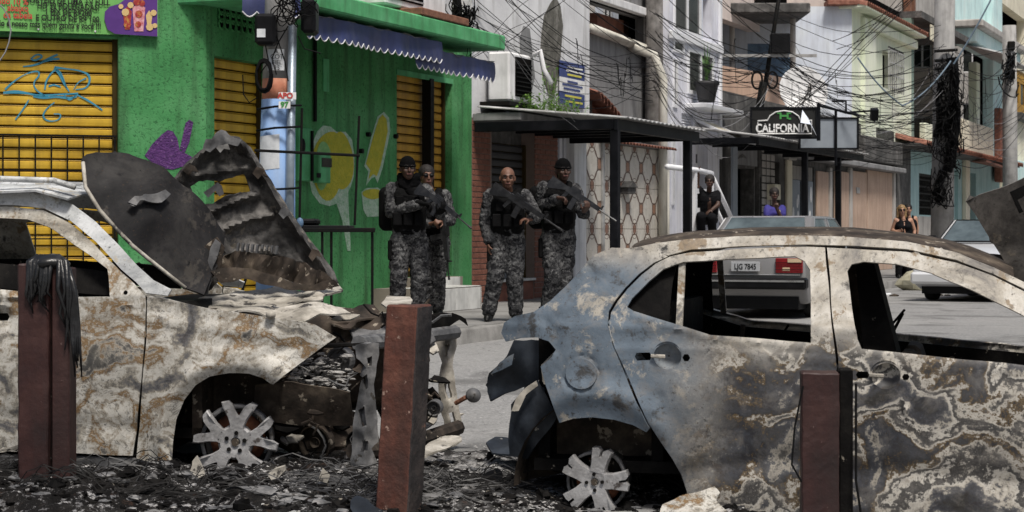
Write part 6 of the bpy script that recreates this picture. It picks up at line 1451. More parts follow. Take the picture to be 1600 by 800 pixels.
    C.sheetp('bonnet_hinge', [(1578, 300), (1640, 272), (1648, 285), (1590, 312), (1600, 330), (1594, 332)], MT['char'], 9.6, grid=6, amp=.01, thick=.02)
    C.sheetp('scuttle_scrap', [(1500, 408), (1530, 398), (1570, 402), (1592, 432), (1600, 450), (1560, 432), (1520, 420)], MT['char'], 10.2, grid=6, amp=.02, thick=.02)
    return C
MT['bonnet2'] = burnt('smoked_bonnet', ((.015, .014, .013), (.05, .045, .042), (.10, .09, .08), (.20, .18, .16), (.26, .22, .17)), 2.2, arch=False, scale=1.8, bump=.3)
C2 = car2()
# ------------------------------------------------------------------ car on the left
def car1():
    def hw(x, z):
        if z < 1.02: b = .87 + .03 * math.exp(-((z - .66) / .25) ** 2) - .06 * max(0, .3 - z)
        else: b = .885 - .40 * (z - 1.02)
        if x > .35: b -= .22 * (x - .35) ** 2
        b += .035 * math.exp(-((math.hypot(x, z - .22) - .45) / .06) ** 2) * (1 if z < .75 else 0)
        return b
    C = Car('burnt_suv', 'burnt out cream sport utility vehicle with its bonnet torn upwards, nose to the right', 370, 11.1, R(6), .87, hw)
    T = C.t; m = MT['car1']
    # upper frame: A pillar and roof side in one band
    rail = [(-240, 296), (-60, 298), (0, 300), (50, 301), (85, 307), (115, 320), (150, 347), (185, 382), (215, 415), (240, 438), (268, 452), (262, 462), (228, 458), (212, 440), (190, 421), (150, 378), (110, 345), (70, 326), (20, 320), (-60, 318), (-240, 316)]
    C.side('pillar', rail, MT['car1_pillar'], grid=7, amp=.003, off=-.012)
    win = [(-90, 345), (-40, 341), (0, 340), (43, 343), (78, 356), (115, 382), (144, 400), (168, 420), (172, 464), (115, 464), (0, 452), (-90, 446)]
    hs = slot(-6, 12, 490, 502)
    door = [(-170, 322), (-60, 321), (20, 323), (68, 329), (108, 348), (148, 381), (188, 424), (210, 443), (227, 462), (228, 478), (225, 540), (216, 640), (207, 712), (100, 708), (-170, 700)]
    rd = sumr(crease([(-170, 470), (0, 478), (115, 486), (226, 492)], 7, -.008), crease([(-170, 650), (0, 655), (215, 672)], 22, .014), bowl(3, 496, 20, .03), crease([(-90, 457), (0, 461), (115, 472), (226, 478)], 5, -.012), bowl(150, 600, 60, .01), crease([(172, 420), (178, 466)], 4, .008))
    C.side('front_door', door, m, holes=(win, hs), relief=rd, grid=7, amp=.006)
    C.side('rear_door', [(-620, 325), (-400, 318), (-172, 321), (-173, 700), (-420, 702), (-560, 560), (-620, 470)], m, holes=([(-560, 450), (-540, 370), (-400, 342), (-200, 341), (-195, 446)],), grid=14, amp=.006)
    C.side('inner_panel', [(-600, 470), (0, 470), (232, 486), (300, 500), (420, 520), (300, 590), (258, 640), (250, 725), (100, 716), (-600, 716)], MT['char'], off=.075, grid=16, amp=0)
    C.side('sill', [(-600, 706), (100, 712), (212, 716), (258, 720), (258, 745), (-600, 745)], MT['char_g'], off=.012, grid=12, amp=.006)
    # mirror sail triangle bolt hole, black inner door top
    C.side('door_liner', [(-200, 446), (0, 450), (172, 463), (172, 425), (150, 422), (0, 412), (-200, 408)], MT['char'], off=.12, grid=14, amp=.01)
    p = C.at(196, 457, -.008); MB().tube([p, p + Vector((0, .03, 0))], .012, 8).build('mirror_bolt', MT['char'], T)
    # wing with flared arch
    arch = [(268, 728), (270, 690), (276, 655), (288, 625), (305, 603), (328, 589), (358, 583), (390, 584), (412, 590), (424, 598)]
    wing = [(230, 462), (262, 468), (320, 480), (400, 493), (450, 500), (492, 508), (525, 528), (500, 545), (472, 566), (445, 585), (428, 599)] + arch[::-1] + [(256, 728), (213, 716), (219, 645), (228, 540), (230.5, 480)]
    fl = sumr(crease([(238, 728), (244, 660), (262, 610), (290, 575), (325, 562), (400, 562), (470, 540)], 9, .014), crease([(240, 500), (340, 512), (440, 528)], 14, -.012), bowl(460, 540, 40, .02))
    C.side('wing', wing, m, relief=fl, grid=6.5, amp=.008)
    # roof with rails and header
    sk = MB(); vs = []; xs = [-2.6, -2.2, -1.8, -1.5, -1.25, -1.05]; zr = C.at(40, 301).z
    for i, x in enumerate(xs):
        for j in range(11): y = -1 + 2 * j / 10; vs.append(Vector((x + .12 * (1 - y * y) * (i == 5), y * .74, zr + .01 + .05 * (1 - y ** 4) - (.05 if i == 5 else .0) + .012 * noise.noise(Vector((x * 3, y * 2, 4))))))
    sk.add(vs, [(i * 11 + j, (i + 1) * 11 + j, (i + 1) * 11 + j + 1, i * 11 + j + 1) for i in range(5) for j in range(10)]); sheet('roof', sk, MT['car1_pillar'], T, thick=.012)
    for y in (-.70, .66):
        rr = MB(); rr.tube([(-2.6, y, zr + .075), (-1.6, y, zr + .085), (-1.15, y, zr + .07), (-1.02, y, zr + .03)], .018, 8); rr.build('roof_bar', MT['car1_pillar'], T, smooth=True)
    # wheel house, wheel
    wh = MB(); vs = []
    for yy in (-.82, -.48):
        for i in range(17): an = math.pi * (.34 + .66 * i / 16); vs.append((.47 * math.cos(an), yy, .10 + .52 * math.sin(an)))
    wh.add(vs, [(i, i + 1, i + 18, i + 17) for i in range(16)] + [tuple(range(17, 34))]); w_ = wh.build('wheel_house', MT['char_b'], T); link('wheel_house', w_.data, None, T, scale=(1, -1, 1))
    rim(T, C.at(369, 690, .05), .222, 5, True, 5, MT['alloy'], rot=.1, tilt=R(6))
    # cabin
    MB().box(-2.8, -.2, -.74, .74, .2, .26).build('floor_pan', MT['char'], T); MB().bbox(-.75, -.3, -.74, .74, .55, 1.0, .05).build('dashboard', MT['char'], T); MB().box(-.3, -.24, -.74, .74, .2, .95).build('firewall', MT['char_b'], T)
    for y in (-.38, .38):
        s = MB(); s.bbox(-1.5, -1.4, y - .24, y + .24, .4, 1.0, .02)
        for k, v in enumerate(s.v): s.v[k] = (v[0] - (v[2] - .4) * .3, v[1], v[2])
        s.bbox(-1.5, -1.0, y - .24, y + .24, .38, .46, .02); s.build('seat_shell', MT['char_b'], T)
    # bonnet: torn sheet and its inner ribs
    hd = lambda a, b: 11.35 + .0022 * (a - 130) + .0016 * (300 - b) - .10 * math.exp(-((a - 230) ** 2 + (b - 330) ** 2) / 5200)
    skin = [(131, 262), (129, 248), (137, 240), (152, 235), (175, 236), (205, 239), (232, 248), (258, 262), (270, 274), (300, 300), (330, 330), (352, 362), (350, 400), (330, 430), (318, 462), (290, 452), (262, 430), (235, 408), (206, 384), (180, 358), (158, 330), (143, 302)]
    sk = C.sheetp('bonnet', skin, MT['hood1'], hd, grid=6, amp=.022, freq=5, thick=.012)
    edge = MB(); nz = lambda p: p + noise.noise_vector(p * 5 + Vector((len(skin), len(skin) * 1.7, -len(skin)))) * .022
    edge.tube([nz(C.dep(a, b, hd(a, b))) for a, b in [(131, 255), (137, 292), (158, 330), (180, 358), (206, 384), (235, 408), (262, 430), (290, 452)]], .012, 6); edge.build('bonnet_edge', MT['char_c'], sk, smooth=True)
    def torn(name, poly, m_, d, amp=.035, freq=8, thick=.012, seed=0, holes=()): return C.sheetp(name, poly, m_, d, grid=4.5, amp=amp, freq=freq, thick=thick, parent=sk, seed=seed, holes=holes)
    rel = sumr(crease([(250, 316), (270, 285), (300, 252), (330, 232), (352, 216), (378, 224)], 15, -.07), crease([(378, 224), (404, 262), (436, 318), (470, 366), (520, 438)], 13, -.08), crease([(258, 318), (300, 332), (335, 358), (352, 392), (330, 450)], 11, -.06), crease([(318, 336), (360, 318), (402, 304)], 7, -.05), crease([(342, 362), (385, 344), (424, 336)], 8, -.05), crease([(300, 276), (340, 268), (386, 262)], 8, -.04), crease([(360, 400), (420, 392), (470, 410)], 10, -.05))
    frm = lambda a, b: 11.86 + .0020 * (a - 300) + rel(a, b) + .03 * noise.noise(Vector((a * .045, b * .045, 2))) + .012 * noise.noise(Vector((a * .16, b * .16, 5)))
    hole1 = [(298, 292), (310, 284), (326, 281), (345, 283), (364, 277), (382, 272), (388, 288), (392, 298), (372, 303), (348, 308), (332, 318), (316, 320), (304, 308)]; hole2 = [(345, 330), (362, 324), (390, 314), (396, 320), (372, 328), (352, 336)]; hole3 = [(372, 352), (398, 346), (408, 356), (404, 372), (384, 374), (370, 366)]
    torn('bonnet_frame', [(246, 318), (256, 302), (270, 280), (290, 255), (306, 241), (318, 232), (321, 222), (330, 218), (337, 209), (345, 206), (352, 207), (360, 212), (374, 214), (392, 230), (410, 260), (430, 293), (455, 333), (480, 368), (505, 400), (522, 424), (529, 442), (516, 450), (482, 446), (442, 437), (402, 429), (372, 425), (350, 432), (334, 446), (318, 463), (316, 446), (326, 418), (342, 388), (336, 372), (318, 354), (290, 336), (264, 324)], MT['hood1_rib'], frm, .006, 20, .014, 1, (hole1,))
    torn('bonnet_brace', [(318, 300), (330, 292), (340, 284), (346, 290), (350, 304), (342, 308), (336, 298), (324, 308)], MT['char_g'], 11.9, .01, 12, .012, 3)
    torn('bonnet_brace', [(202, 316), (208, 306), (222, 308), (240, 302), (258, 298), (266, 304), (250, 314), (232, 316), (216, 314), (212, 322)], MT['pole_blue'] if False else MT['char_g'], lambda a, b: hd(a, b) - .06, .02, 12, .012, 6)
    torn('bonnet_brace', [(338, 372), (346, 380), (338, 404), (330, 432), (324, 462), (312, 460), (316, 430), (326, 400)], MT['char_g'], 11.6, .012, 12, .02, 7)
    torn('bonnet_crest', [(318, 232), (321, 220), (330, 217), (337, 208), (345, 204), (354, 206), (362, 213), (378, 218), (372, 228), (352, 224), (338, 228), (328, 236)], MT['char_g'], 11.76, .016, 18, .02, 8)
    for k in range(7):                           # lips and shreds along the torn edges
        rn0 = random.Random(40 + k); a, b = ((258, 306), (296, 262), (346, 226), (404, 268), (444, 330), (490, 396), (330, 352))[k]
        torn('torn_strip', [(a + rn0.uniform(-12, 12), b + rn0.uniform(-10, 10)) if i % 2 else (a + 10 * math.cos(i) + rn0.uniform(-5, 5), b + 12 * math.sin(i)) for i in range(6)] if False else [(a - 9, b + 4), (a - 2, b - 7), (a + 8, b - 3), (a + 14, b + 8), (a + 5, b + 5), (a - 1, b + 12)], MT['char_b'] if k % 2 else MT['char_g'], frm(a, b) - .03, .012, 18, .008, 20 + k)
    # crumpled lower bonnet panel
    C.sheetp('bonnet_fold', [(350, 398), (372, 392), (400, 394), (420, 400), (450, 405), (478, 412), (505, 426), (524, 440), (520, 452), (480, 446), (440, 436), (400, 428), (372, 424), (352, 430), (340, 440), (342, 420)], MT['char_b'], lambda a, b: 11.72 + .0022 * (a - 320) + .05 * math.sin(a * .16 + b * .05), grid=5, amp=.025, freq=9, thick=.008, parent=sk)
    C.sheetp('bonnet_fold', [(330, 424), (370, 418), (410, 424), (452, 436), (490, 444), (522, 438), (528, 452), (505, 460), (470, 452), (420, 444), (380, 436), (345, 444)], MT['char_b'], 11.6, grid=6, amp=.03, freq=7, thick=.008, parent=sk)
    C.sheetp('bonnet_fold', [(318, 385), (340, 372), (352, 385), (346, 415), (330, 440), (318, 455), (308, 445)], MT['char_b'], 11.62, grid=6, amp=.03, freq=7, thick=.008, parent=sk)
    for i in range(9):                           # louvre row on the torn inner panel
        a = 372 + i * 7.5; MB().cbox(C.dep(a, 386 + i * .6, 11.66), .012, .03, .05, (0, R(8), 0)).build('vent_fin', MT['char_g'], sk)
    # engine bay: strut brace, plates, block, pulleys, ash
    C.sheetp('scuttle_tray', [(300, 472), (340, 464), (400, 454), (440, 450), (470, 452), (500, 444), (522, 440), (532, 452), (500, 466), (460, 474), (420, 486), (360, 492), (310, 482)], MT['char_c'], lambda a, b: 11.45 + .02 * (480 - b) + .0006 * a, grid=6, amp=.04, freq=7, thick=.012)
    C.sheetp('wing_rail', [(395, 492), (440, 480), (470, 474), (535, 478), (548, 486), (500, 490), (470, 500), (430, 500)], MT['char_c'], lambda a, b: 11.3 + .01 * (490 - b), grid=6, amp=.03, freq=7, thick=.01)
    eb = MB(); lump(eb, C.dep(560, 560, 12.2), .42, 3, 18, 12, (1.1, 1, .75), .35); lump(eb, C.dep(480, 515, 12.1), .32, 5, 16, 10, (1.3, 1, .55), .4); lump(eb, C.dep(520, 690, 11.95), .24, 9, 16, 10, (1.2, 1, .8), .4); lump(eb, C.dep(455, 650, 11.9), .22, 11, 16, 10, (1, 1, 1), .4); o = eb.build('engine_block', MT['char_b'], T); smooth_angle(o.data, 30)
    for (px, py, d, r_, mm) in ((534, 562, 11.55, .082, 'char_g'), (496, 690, 11.6, .11, 'char_b'), (600, 545, 12.0, .07, 'char_g'), (656, 625, 12.3, .075, 'char_b'), (680, 636, 12.2, .05, 'char_g'), (560, 690, 11.7, .07, 'char')):
        pl = MB(); pl.lathe([(r_ * .15, .02), (r_ * .3, .035), (r_ * .35, .01), (r_ * .85, .012), (r_ * .9, .04), (r_, .04), (r_, -.02), (r_ * .2, -.03)], 20, Matrix.Rotation(R(90), 4, 'X')); pl.build('pulley', MT[mm], T, loc=C.dep(px, py, d), rot=(R(random.uniform(-10, 10)), 0, R(random.uniform(-20, 20))))
    C.sheetp('inner_wing', [(396, 602), (430, 598), (458, 596), (500, 604), (550, 612), (552, 664), (470, 664), (430, 660), (396, 640)], MT['char_b'], lambda a, b: 11.35 + .0012 * (b - 600), grid=7, amp=.015, freq=5, thick=.012)
    rn = random.Random(3); n = 0
    cl = MB()
    for i in range(330):
        px, py = rn.gauss(500, 28), rn.gauss(575, 16)
        if not (450 < px < 552 and 540 < py < 608): continue
        lump(cl, C.dep(px, py + 6, 11.42 + rn.uniform(0, .2)), rn.uniform(.004, .015), i, 6, 4, (rn.uniform(.5, 3.2), 1, rn.uniform(.3, 1)), .9)
    cl.build('ash_crumbs', MT['ash'], T, kind='stuff')
    for k in range(34):
        a, b = rn.uniform(440, 690), rn.uniform(480, 690); w_, h_ = rn.uniform(6, 22), rn.uniform(4, 14); dd = rn.uniform(11.3, 11.8) if a < 590 else rn.uniform(12.0, 12.5)
        C.sheetp('engine_scrap', [(a - w_, b + rn.uniform(-3, 3)), (a - w_ * .3, b - h_), (a + w_ * .6, b - h_ * .7), (a + w_, b + rn.uniform(-3, 5)), (a + w_ * .2, b + h_), (a - w_ * .6, b + h_ * .6)], MT[rn.choice(('char', 'char_b', 'char_b', 'char_g', 'char_c'))], lambda x, y, dd=dd, b=b: dd + .006 * (b - y), grid=5, amp=.02, freq=11, thick=.012, seed=k)
    bar = MB(); bar.tube([C.dep(474, 540, 11.15), C.dep(520, 540, 11.1), C.dep(572, 537, 11.05)], .014, 6); bar.build('latch_bar', MT['char'], T)
    br = C.sheetp('radiator_support', [(556, 538), (592, 535), (590, 560), (584, 600), (588, 640), (592, 690), (582, 702), (590, 726), (548, 730), (550, 690), (553, 650), (562, 605), (572, 575), (558, 560)], MT['char_g'], lambda a, b: 11.0 + .0022 * abs(a - 570), grid=4, amp=.012, freq=14, thick=.04, holes=([(566, 590), (574, 584), (574, 606), (567, 612)], [(560, 640), (570, 636), (572, 664), (562, 668)], [(572, 560), (580, 556), (580, 572), (574, 574)], [(564, 690), (576, 688), (576, 704), (562, 706)]))
    C.sheetp('radiator_support', [(676, 522), (716, 516), (714, 540), (706, 570), (712, 610), (722, 660), (718, 684), (694, 680), (690, 640), (684, 600), (690, 565), (680, 545)], MT['char_c'], lambda a, b: 12.5 + .0022 * abs(a - 700), grid=4, amp=.012, freq=14, thick=.035, holes=([(694, 540), (702, 538), (700, 556), (695, 558)], [(694, 600), (702, 598), (706, 622), (697, 626)], [(702, 644), (710, 642), (712, 662), (704, 664)]))
    cb = MB(); q = [C.dep(560, 536, 11.05), C.dep(600, 533, 11.5), C.dep(650, 527, 12.1), C.dep(712, 519, 12.5)]; cb.tube(q, .045, 8); o = cb.build('cross_member', MT['char_g'], T)
    cb = MB(); cb.tube([C.dep(552, 705, 11.1), C.dep(620, 700, 11.8), C.dep(716, 668, 12.5)], .05, 8); cb.build('lower_beam', MT['char_b'], T)
    hn = MB(); hn.tube([C.dep(712, 630, 12.45), C.dep(726, 622, 12.4), C.dep(735, 618, 12.4)], .016, 6); h_ = hn.build('horn_bracket', MT['rust'], T); hb = MB(); hb.lathe([(.012, .03), (.025, .02), (.045, .0), (.05, -.01), (.04, -.015), (.01, -.005)], 18, Matrix.Rotation(R(70), 4, 'X') @ Matrix.Rotation(R(15), 4, 'Y')); hb.build('horn', MT['char_g'], h_, smooth=True, loc=C.dep(740, 617, 12.38))
    C.sheetp('bumper_sheet', [(672, 492), (690, 487), (712, 490), (728, 498), (732, 508), (718, 500), (700, 512), (680, 520), (668, 510)], MT['char'], lambda a, b: 12.3 + .004 * (a - 670), grid=5, amp=.02, freq=7, thick=.008)
    C.sheetp('loose_plate', [(596, 474), (606, 462), (640, 463), (646, 468), (640, 480), (604, 480)], MT['char_c'], lambda a, b: 11.8 + .03 * (480 - b), grid=5, amp=.015, freq=9, thick=.01)
    C.sheetp('loose_plate', [(548, 512), (575, 498), (600, 505), (612, 530), (585, 540), (556, 530)], MT['char_g'], lambda a, b: 11.6 + .012 * (540 - b), grid=5, amp=.03, freq=9, thick=.01)
    C.sheetp('loose_plate', [(500, 500), (540, 486), (590, 480), (610, 492), (570, 502), (530, 512)], MT['char_b'], lambda a, b: 11.75 + .015 * (512 - b), grid=5, amp=.05, freq=8, thick=.01)
    C.sheetp('loose_plate', [(590, 620), (640, 605), (680, 600), (690, 640), (650, 665), (600, 668)], MT['char'], 12.35, grid=8, amp=.05, freq=6, thick=.01)
    for k in range(26):                          # stripped wiring and hoses
        px, py = rn.uniform(430, 690), rn.uniform(470, 700); q = []; d = rn.uniform(11.25, 12.0) if px < 600 else rn.uniform(11.9, 12.4)
        for i in range(6): q.append(C.dep(px, py, d)); px += rn.uniform(-16, 22); py += rn.uniform(-10, 18)
        MB().tube(q, rn.uniform(.004, .011), 5).build('wiring', MT[rn.choice(('char', 'char_g', 'char_b'))], T)
    MB().ball(C.dep(423, 492, 11.05), .03, .03, .025).build('melted_knob', MT['char_c'], T, smooth=True)
    return C
C1 = car1()

# ------------------------------------------------------------------ steel bollards
MT['post_rust'] = mat('rust_red_post', (.105, .036, .024), (.05, .02, .015), (.16, .068, .046), scale=5, rough=.8, bump=.7, bscale=26, speck=(22, .66, (.30, .20, .16)), fine=11, streak=(.035, .02, .016), dirt=.75)
MT['post_dark'] = mat('maroon_post', (.034, .012, .011), (.018, .008, .008), (.06, .025, .021), scale=4, rough=.55, bump=.3, bscale=30, speck=(30, .7, (.16, .11, .1)), streak=(.02, .015, .014), dirt=.6)
MT['melt'] = mat('melted_black_plastic', (.012, .012, .013), (.008, .008, .008), (.05, .052, .056), scale=7, rough=.35, bump=.6, bscale=14)
MT['shade_soot_side'] = mat('shaded_sooty_post_side', (.03, .026, .026), (.012, .011, .012), (.07, .055, .05), scale=5, rough=.7, bump=.5, bscale=25, speck=(20, .68, (.16, .09, .07)))  # dark tone holds the right face's shade as well as soot
def worn(o, amp=.003, cuts=14, seed=0):        # dents and chipped edges on a plain post
    bm = bmesh.new(); bm.from_mesh(o.data); bmesh.ops.subdivide_edges(bm, edges=[e for e in bm.edges if e.calc_length() > .3], cuts=34, use_grid_fill=True); bmesh.ops.subdivide_edges(bm, edges=[e for e in bm.edges if .08 < e.calc_length() < .3], cuts=5, use_grid_fill=True)
    for v in bm.verts:
        q = v.co * 9 + Vector((seed, 0, 0)); v.co += noise.noise_vector(q) * amp + noise.noise_vector(v.co * 38) * amp * .5
    bm.to_mesh(o.data); bm.free(); return o
def posts():
    def at(px, py, d): return P(px, py, d)
    # middle bollard: square hollow post leaning slightly right
    d = 9.6; b = P(622, 790, d); t = thing('bollard', 'rust red square steel bollard between the two burnt cars', 'bollard', (b.x, d, 0), 0, 'steel bollards')
    top = P(639, 476, d); H = top.z; sh = top.x - b.x
    w = .172; mb = MB(); mb.bbox(-w / 2, w / 2, -w / 2, w / 2, -.1, H, .008, Matrix.Rotation(R(-22), 4, 'Z'))
    mb.v = [(v[0] + sh * v[2] / H, v[1], v[2]) for v in mb.v]
    worn(mb.build('shaft', MT['post_rust'], t), .004, seed=1)
    mb = MB(); mb.box(w / 2 - .004, w / 2 + .007, -w / 2 + .006, w / 2 - .006, -.1, H - .01, Matrix.Rotation(R(-22), 4, 'Z')); mb.v = [(v[0] + sh * v[2] / H, v[1], v[2]) for v in mb.v]; worn(mb.build('shaded_sooty_side', MT['shade_soot_side'], t), .004, seed=1)  # thin added plate: shade of the right face painted in, with soot
    # right bollard, darker
    d = 8.95; b = P(1291, 800, d); H = P(0, 581, d).z; t = thing('bollard', 'short maroon steel bollard in front of the marbled car doors', 'bollard', (b.x, d, 0), 0, 'steel bollards')
    mb = MB(); mb.bbox(-.118, .055, -.09, .09, -.1, H, .006, Matrix.Rotation(R(-6), 4, 'Z')); worn(mb.build('shaft', MT['post_dark'], t), .004, seed=2)
    mb = MB(); mb.bbox(.058, .122, -.02, .12, -.1, H + .012, .006, Matrix.Rotation(R(-6), 4, 'Z')); mb.build('flange', MT['char'], t)
    mb = MB(); mb.tube([(-.12, -.08, H - .06), (-.16, -.09, H - .25), (-.175, -.1, H - .42), (-.13, -.1, H - .5)], .005, 5); mb.build('wire', MT['cable'], t); mb = MB(); mb.tube([(.13, -.05, H - .05), (.125, -.08, H - .5), (.155, -.1, H - .72), (.14, -.1, H - .8), (.125, -.1, H - 1.0)], .006, 5); mb.build('wire', MT['cable'], t)
    # left bollard: H section with melted plastic over its head
    d = 10.2; b = P(76, 770, d); H = P(0, 412, d).z; t = thing('bollard', 'maroon channel steel bollard with melted black plastic draped over its top', 'bollard', (b.x, d, 0), 0, 'steel bollards')
    rt = Matrix.Rotation(R(-4), 4, 'Z')
    mb = MB(); mb.bbox(-.145, .018, -.07, .07, -.1, H, .008, rt); worn(mb.build('shaft', MT['post_dark'], t), .004, seed=2); mb = MB(); mb.bbox(.032, .128, -.055, .08, -.1, H - .02, .008, rt); mb.build('flange', MT['post_dark'], t); mb = MB(); mb.box(.015, .04, -.02, .03, -.1, H - .03, rt); mb.build('web', MT['char'], t)
    ml = MB(); rn = random.Random(8)
    lump(ml, (-.005, 0, H + .0), .105, 4, 16, 10, (1.1, .95, .5), .35)
    for k in range(22):
        x = rn.uniform(-.11, .12); L = rn.uniform(.06, .22) if x < .08 else rn.uniform(.2, .55); y = -.085 - rn.uniform(0, .02); q = [(x * .5, -.03, H + .035), (x * .9, -.07, H + .01), (x + rn.uniform(-.01, .02), y, H - .05 - L * .3), (x + rn.uniform(-.02, .03), y, H - .05 - L * .7), (x + rn.uniform(-.02, .04), y + .01, H - .05 - L)]
        ml.tube(q, [.02, .018, .012, .008, .003], 6)
    for k in range(10):
        x = .13 + rn.uniform(0, .03); q = [(x - .04, -.06, H - .02), (x, -.07, H - .15), (x + rn.uniform(-.01, .03), -.08, H - .32), (x + rn.uniform(0, .04), -.08, H - rn.uniform(.42, .6))]; ml.tube(q, [.015, .014, .011, .004], 6)
    o = ml.build('melted_plastic', MT['melt'], t, smooth=True)
posts()
# ------------------------------------------------------------------ ash and wire debris under the cars
def _ashmat():
    t = NT('charcoal_and_ash'); co = t.coord(); n1 = t.noise(co, 2.4, 8, .7, .5); n2 = t.noise(co, 22, 7, .75); n3 = t.noise(t.coord(scale=(1, 1, 1), loc=(4, 4, 4)), 9, 6, .7)
    col = t.ramp(n1, [(.38, (.006, .0055, .0055)), (.52, (.014, .013, .0125)), (.62, (.03, .028, .026)), (.72, (.10, .096, .092))])
    col = t.mix(t.ramp(n2, [(.56, 0), (.63, .8)]), col, (.22, .215, .22)); col = t.mix(t.math('MULTIPLY', t.ramp(n3, [(.55, 0), (.60, 1)]), t.ramp(n2, [(.45, 0), (.53, 1)])), col, (.46, .45, .45)); col = t.mix(t.ramp(n3, [(.34, .8), (.40, 0)]), col, (.05, .03, .022))
    dc = t.n('ShaderNodeVectorMath', operation='DISTANCE'); t.l(t.coord(scale=(1, .55, .2)), dc.inputs[0]); dc.inputs[1].default_value = (-.15, 10.9 * .55, 0); wp = t.math('MULTIPLY', t.ramp(dc.outputs['Value'], [(.1, 1), (.75, 0)]), t.ramp(t.math('ADD', t.math('MULTIPLY', n2, .5), t.math('MULTIPLY', n1, .5)), [(.43, 0), (.56, .9)])); col = t.mix(wp, col, (.46, .45, .44))
    t.bump(t.math('ADD', n2, n3), 1.0, .03); return t.fin(col, t.ramp(n3, [(.3, .5), (.6, .95)]), 0, .1)
MT['ashbed'] = _ashmat()
def heap_h(x, y):
    e = max(0, min(1, (y - 9.15 + .25 * noise.noise(Vector((x * .8, 0, 3)))) / .5)) * max(0, min(1, (12.9 - y + .5 * noise.noise(Vector((x * .7, 5, 1)))) / 1.4))
    n = noise.fractal(Vector((x * 1.6, y * 1.6, 0)), .9, 2.1, 4); n2 = noise.fractal(Vector((x * 7, y * 7, 2)), .9, 2.1, 3)
    n3 = noise.fractal(Vector((x * 16, y * 16, 5)), .9, 2.1, 3); base = .05 + .06 * n + .035 * n2 + .022 * n3 - .05 * math.exp(-((x - .5) / .5) ** 2 - ((y - 9.6) / .5) ** 2)
    left = max(0, min(1, (-1.2 - x) / 1.2)); base += .075 * left * math.exp(-((y - 10.35) / .45) ** 2) 
    base += .04 * math.exp(-((x + .25) / .45) ** 2 - ((y - 10.9) / 1.1) ** 2)
    gap = math.exp(-((x - .1) / .45) ** 2); base -= .02 * gap
    return -.02 + e * max(0, base + .012)
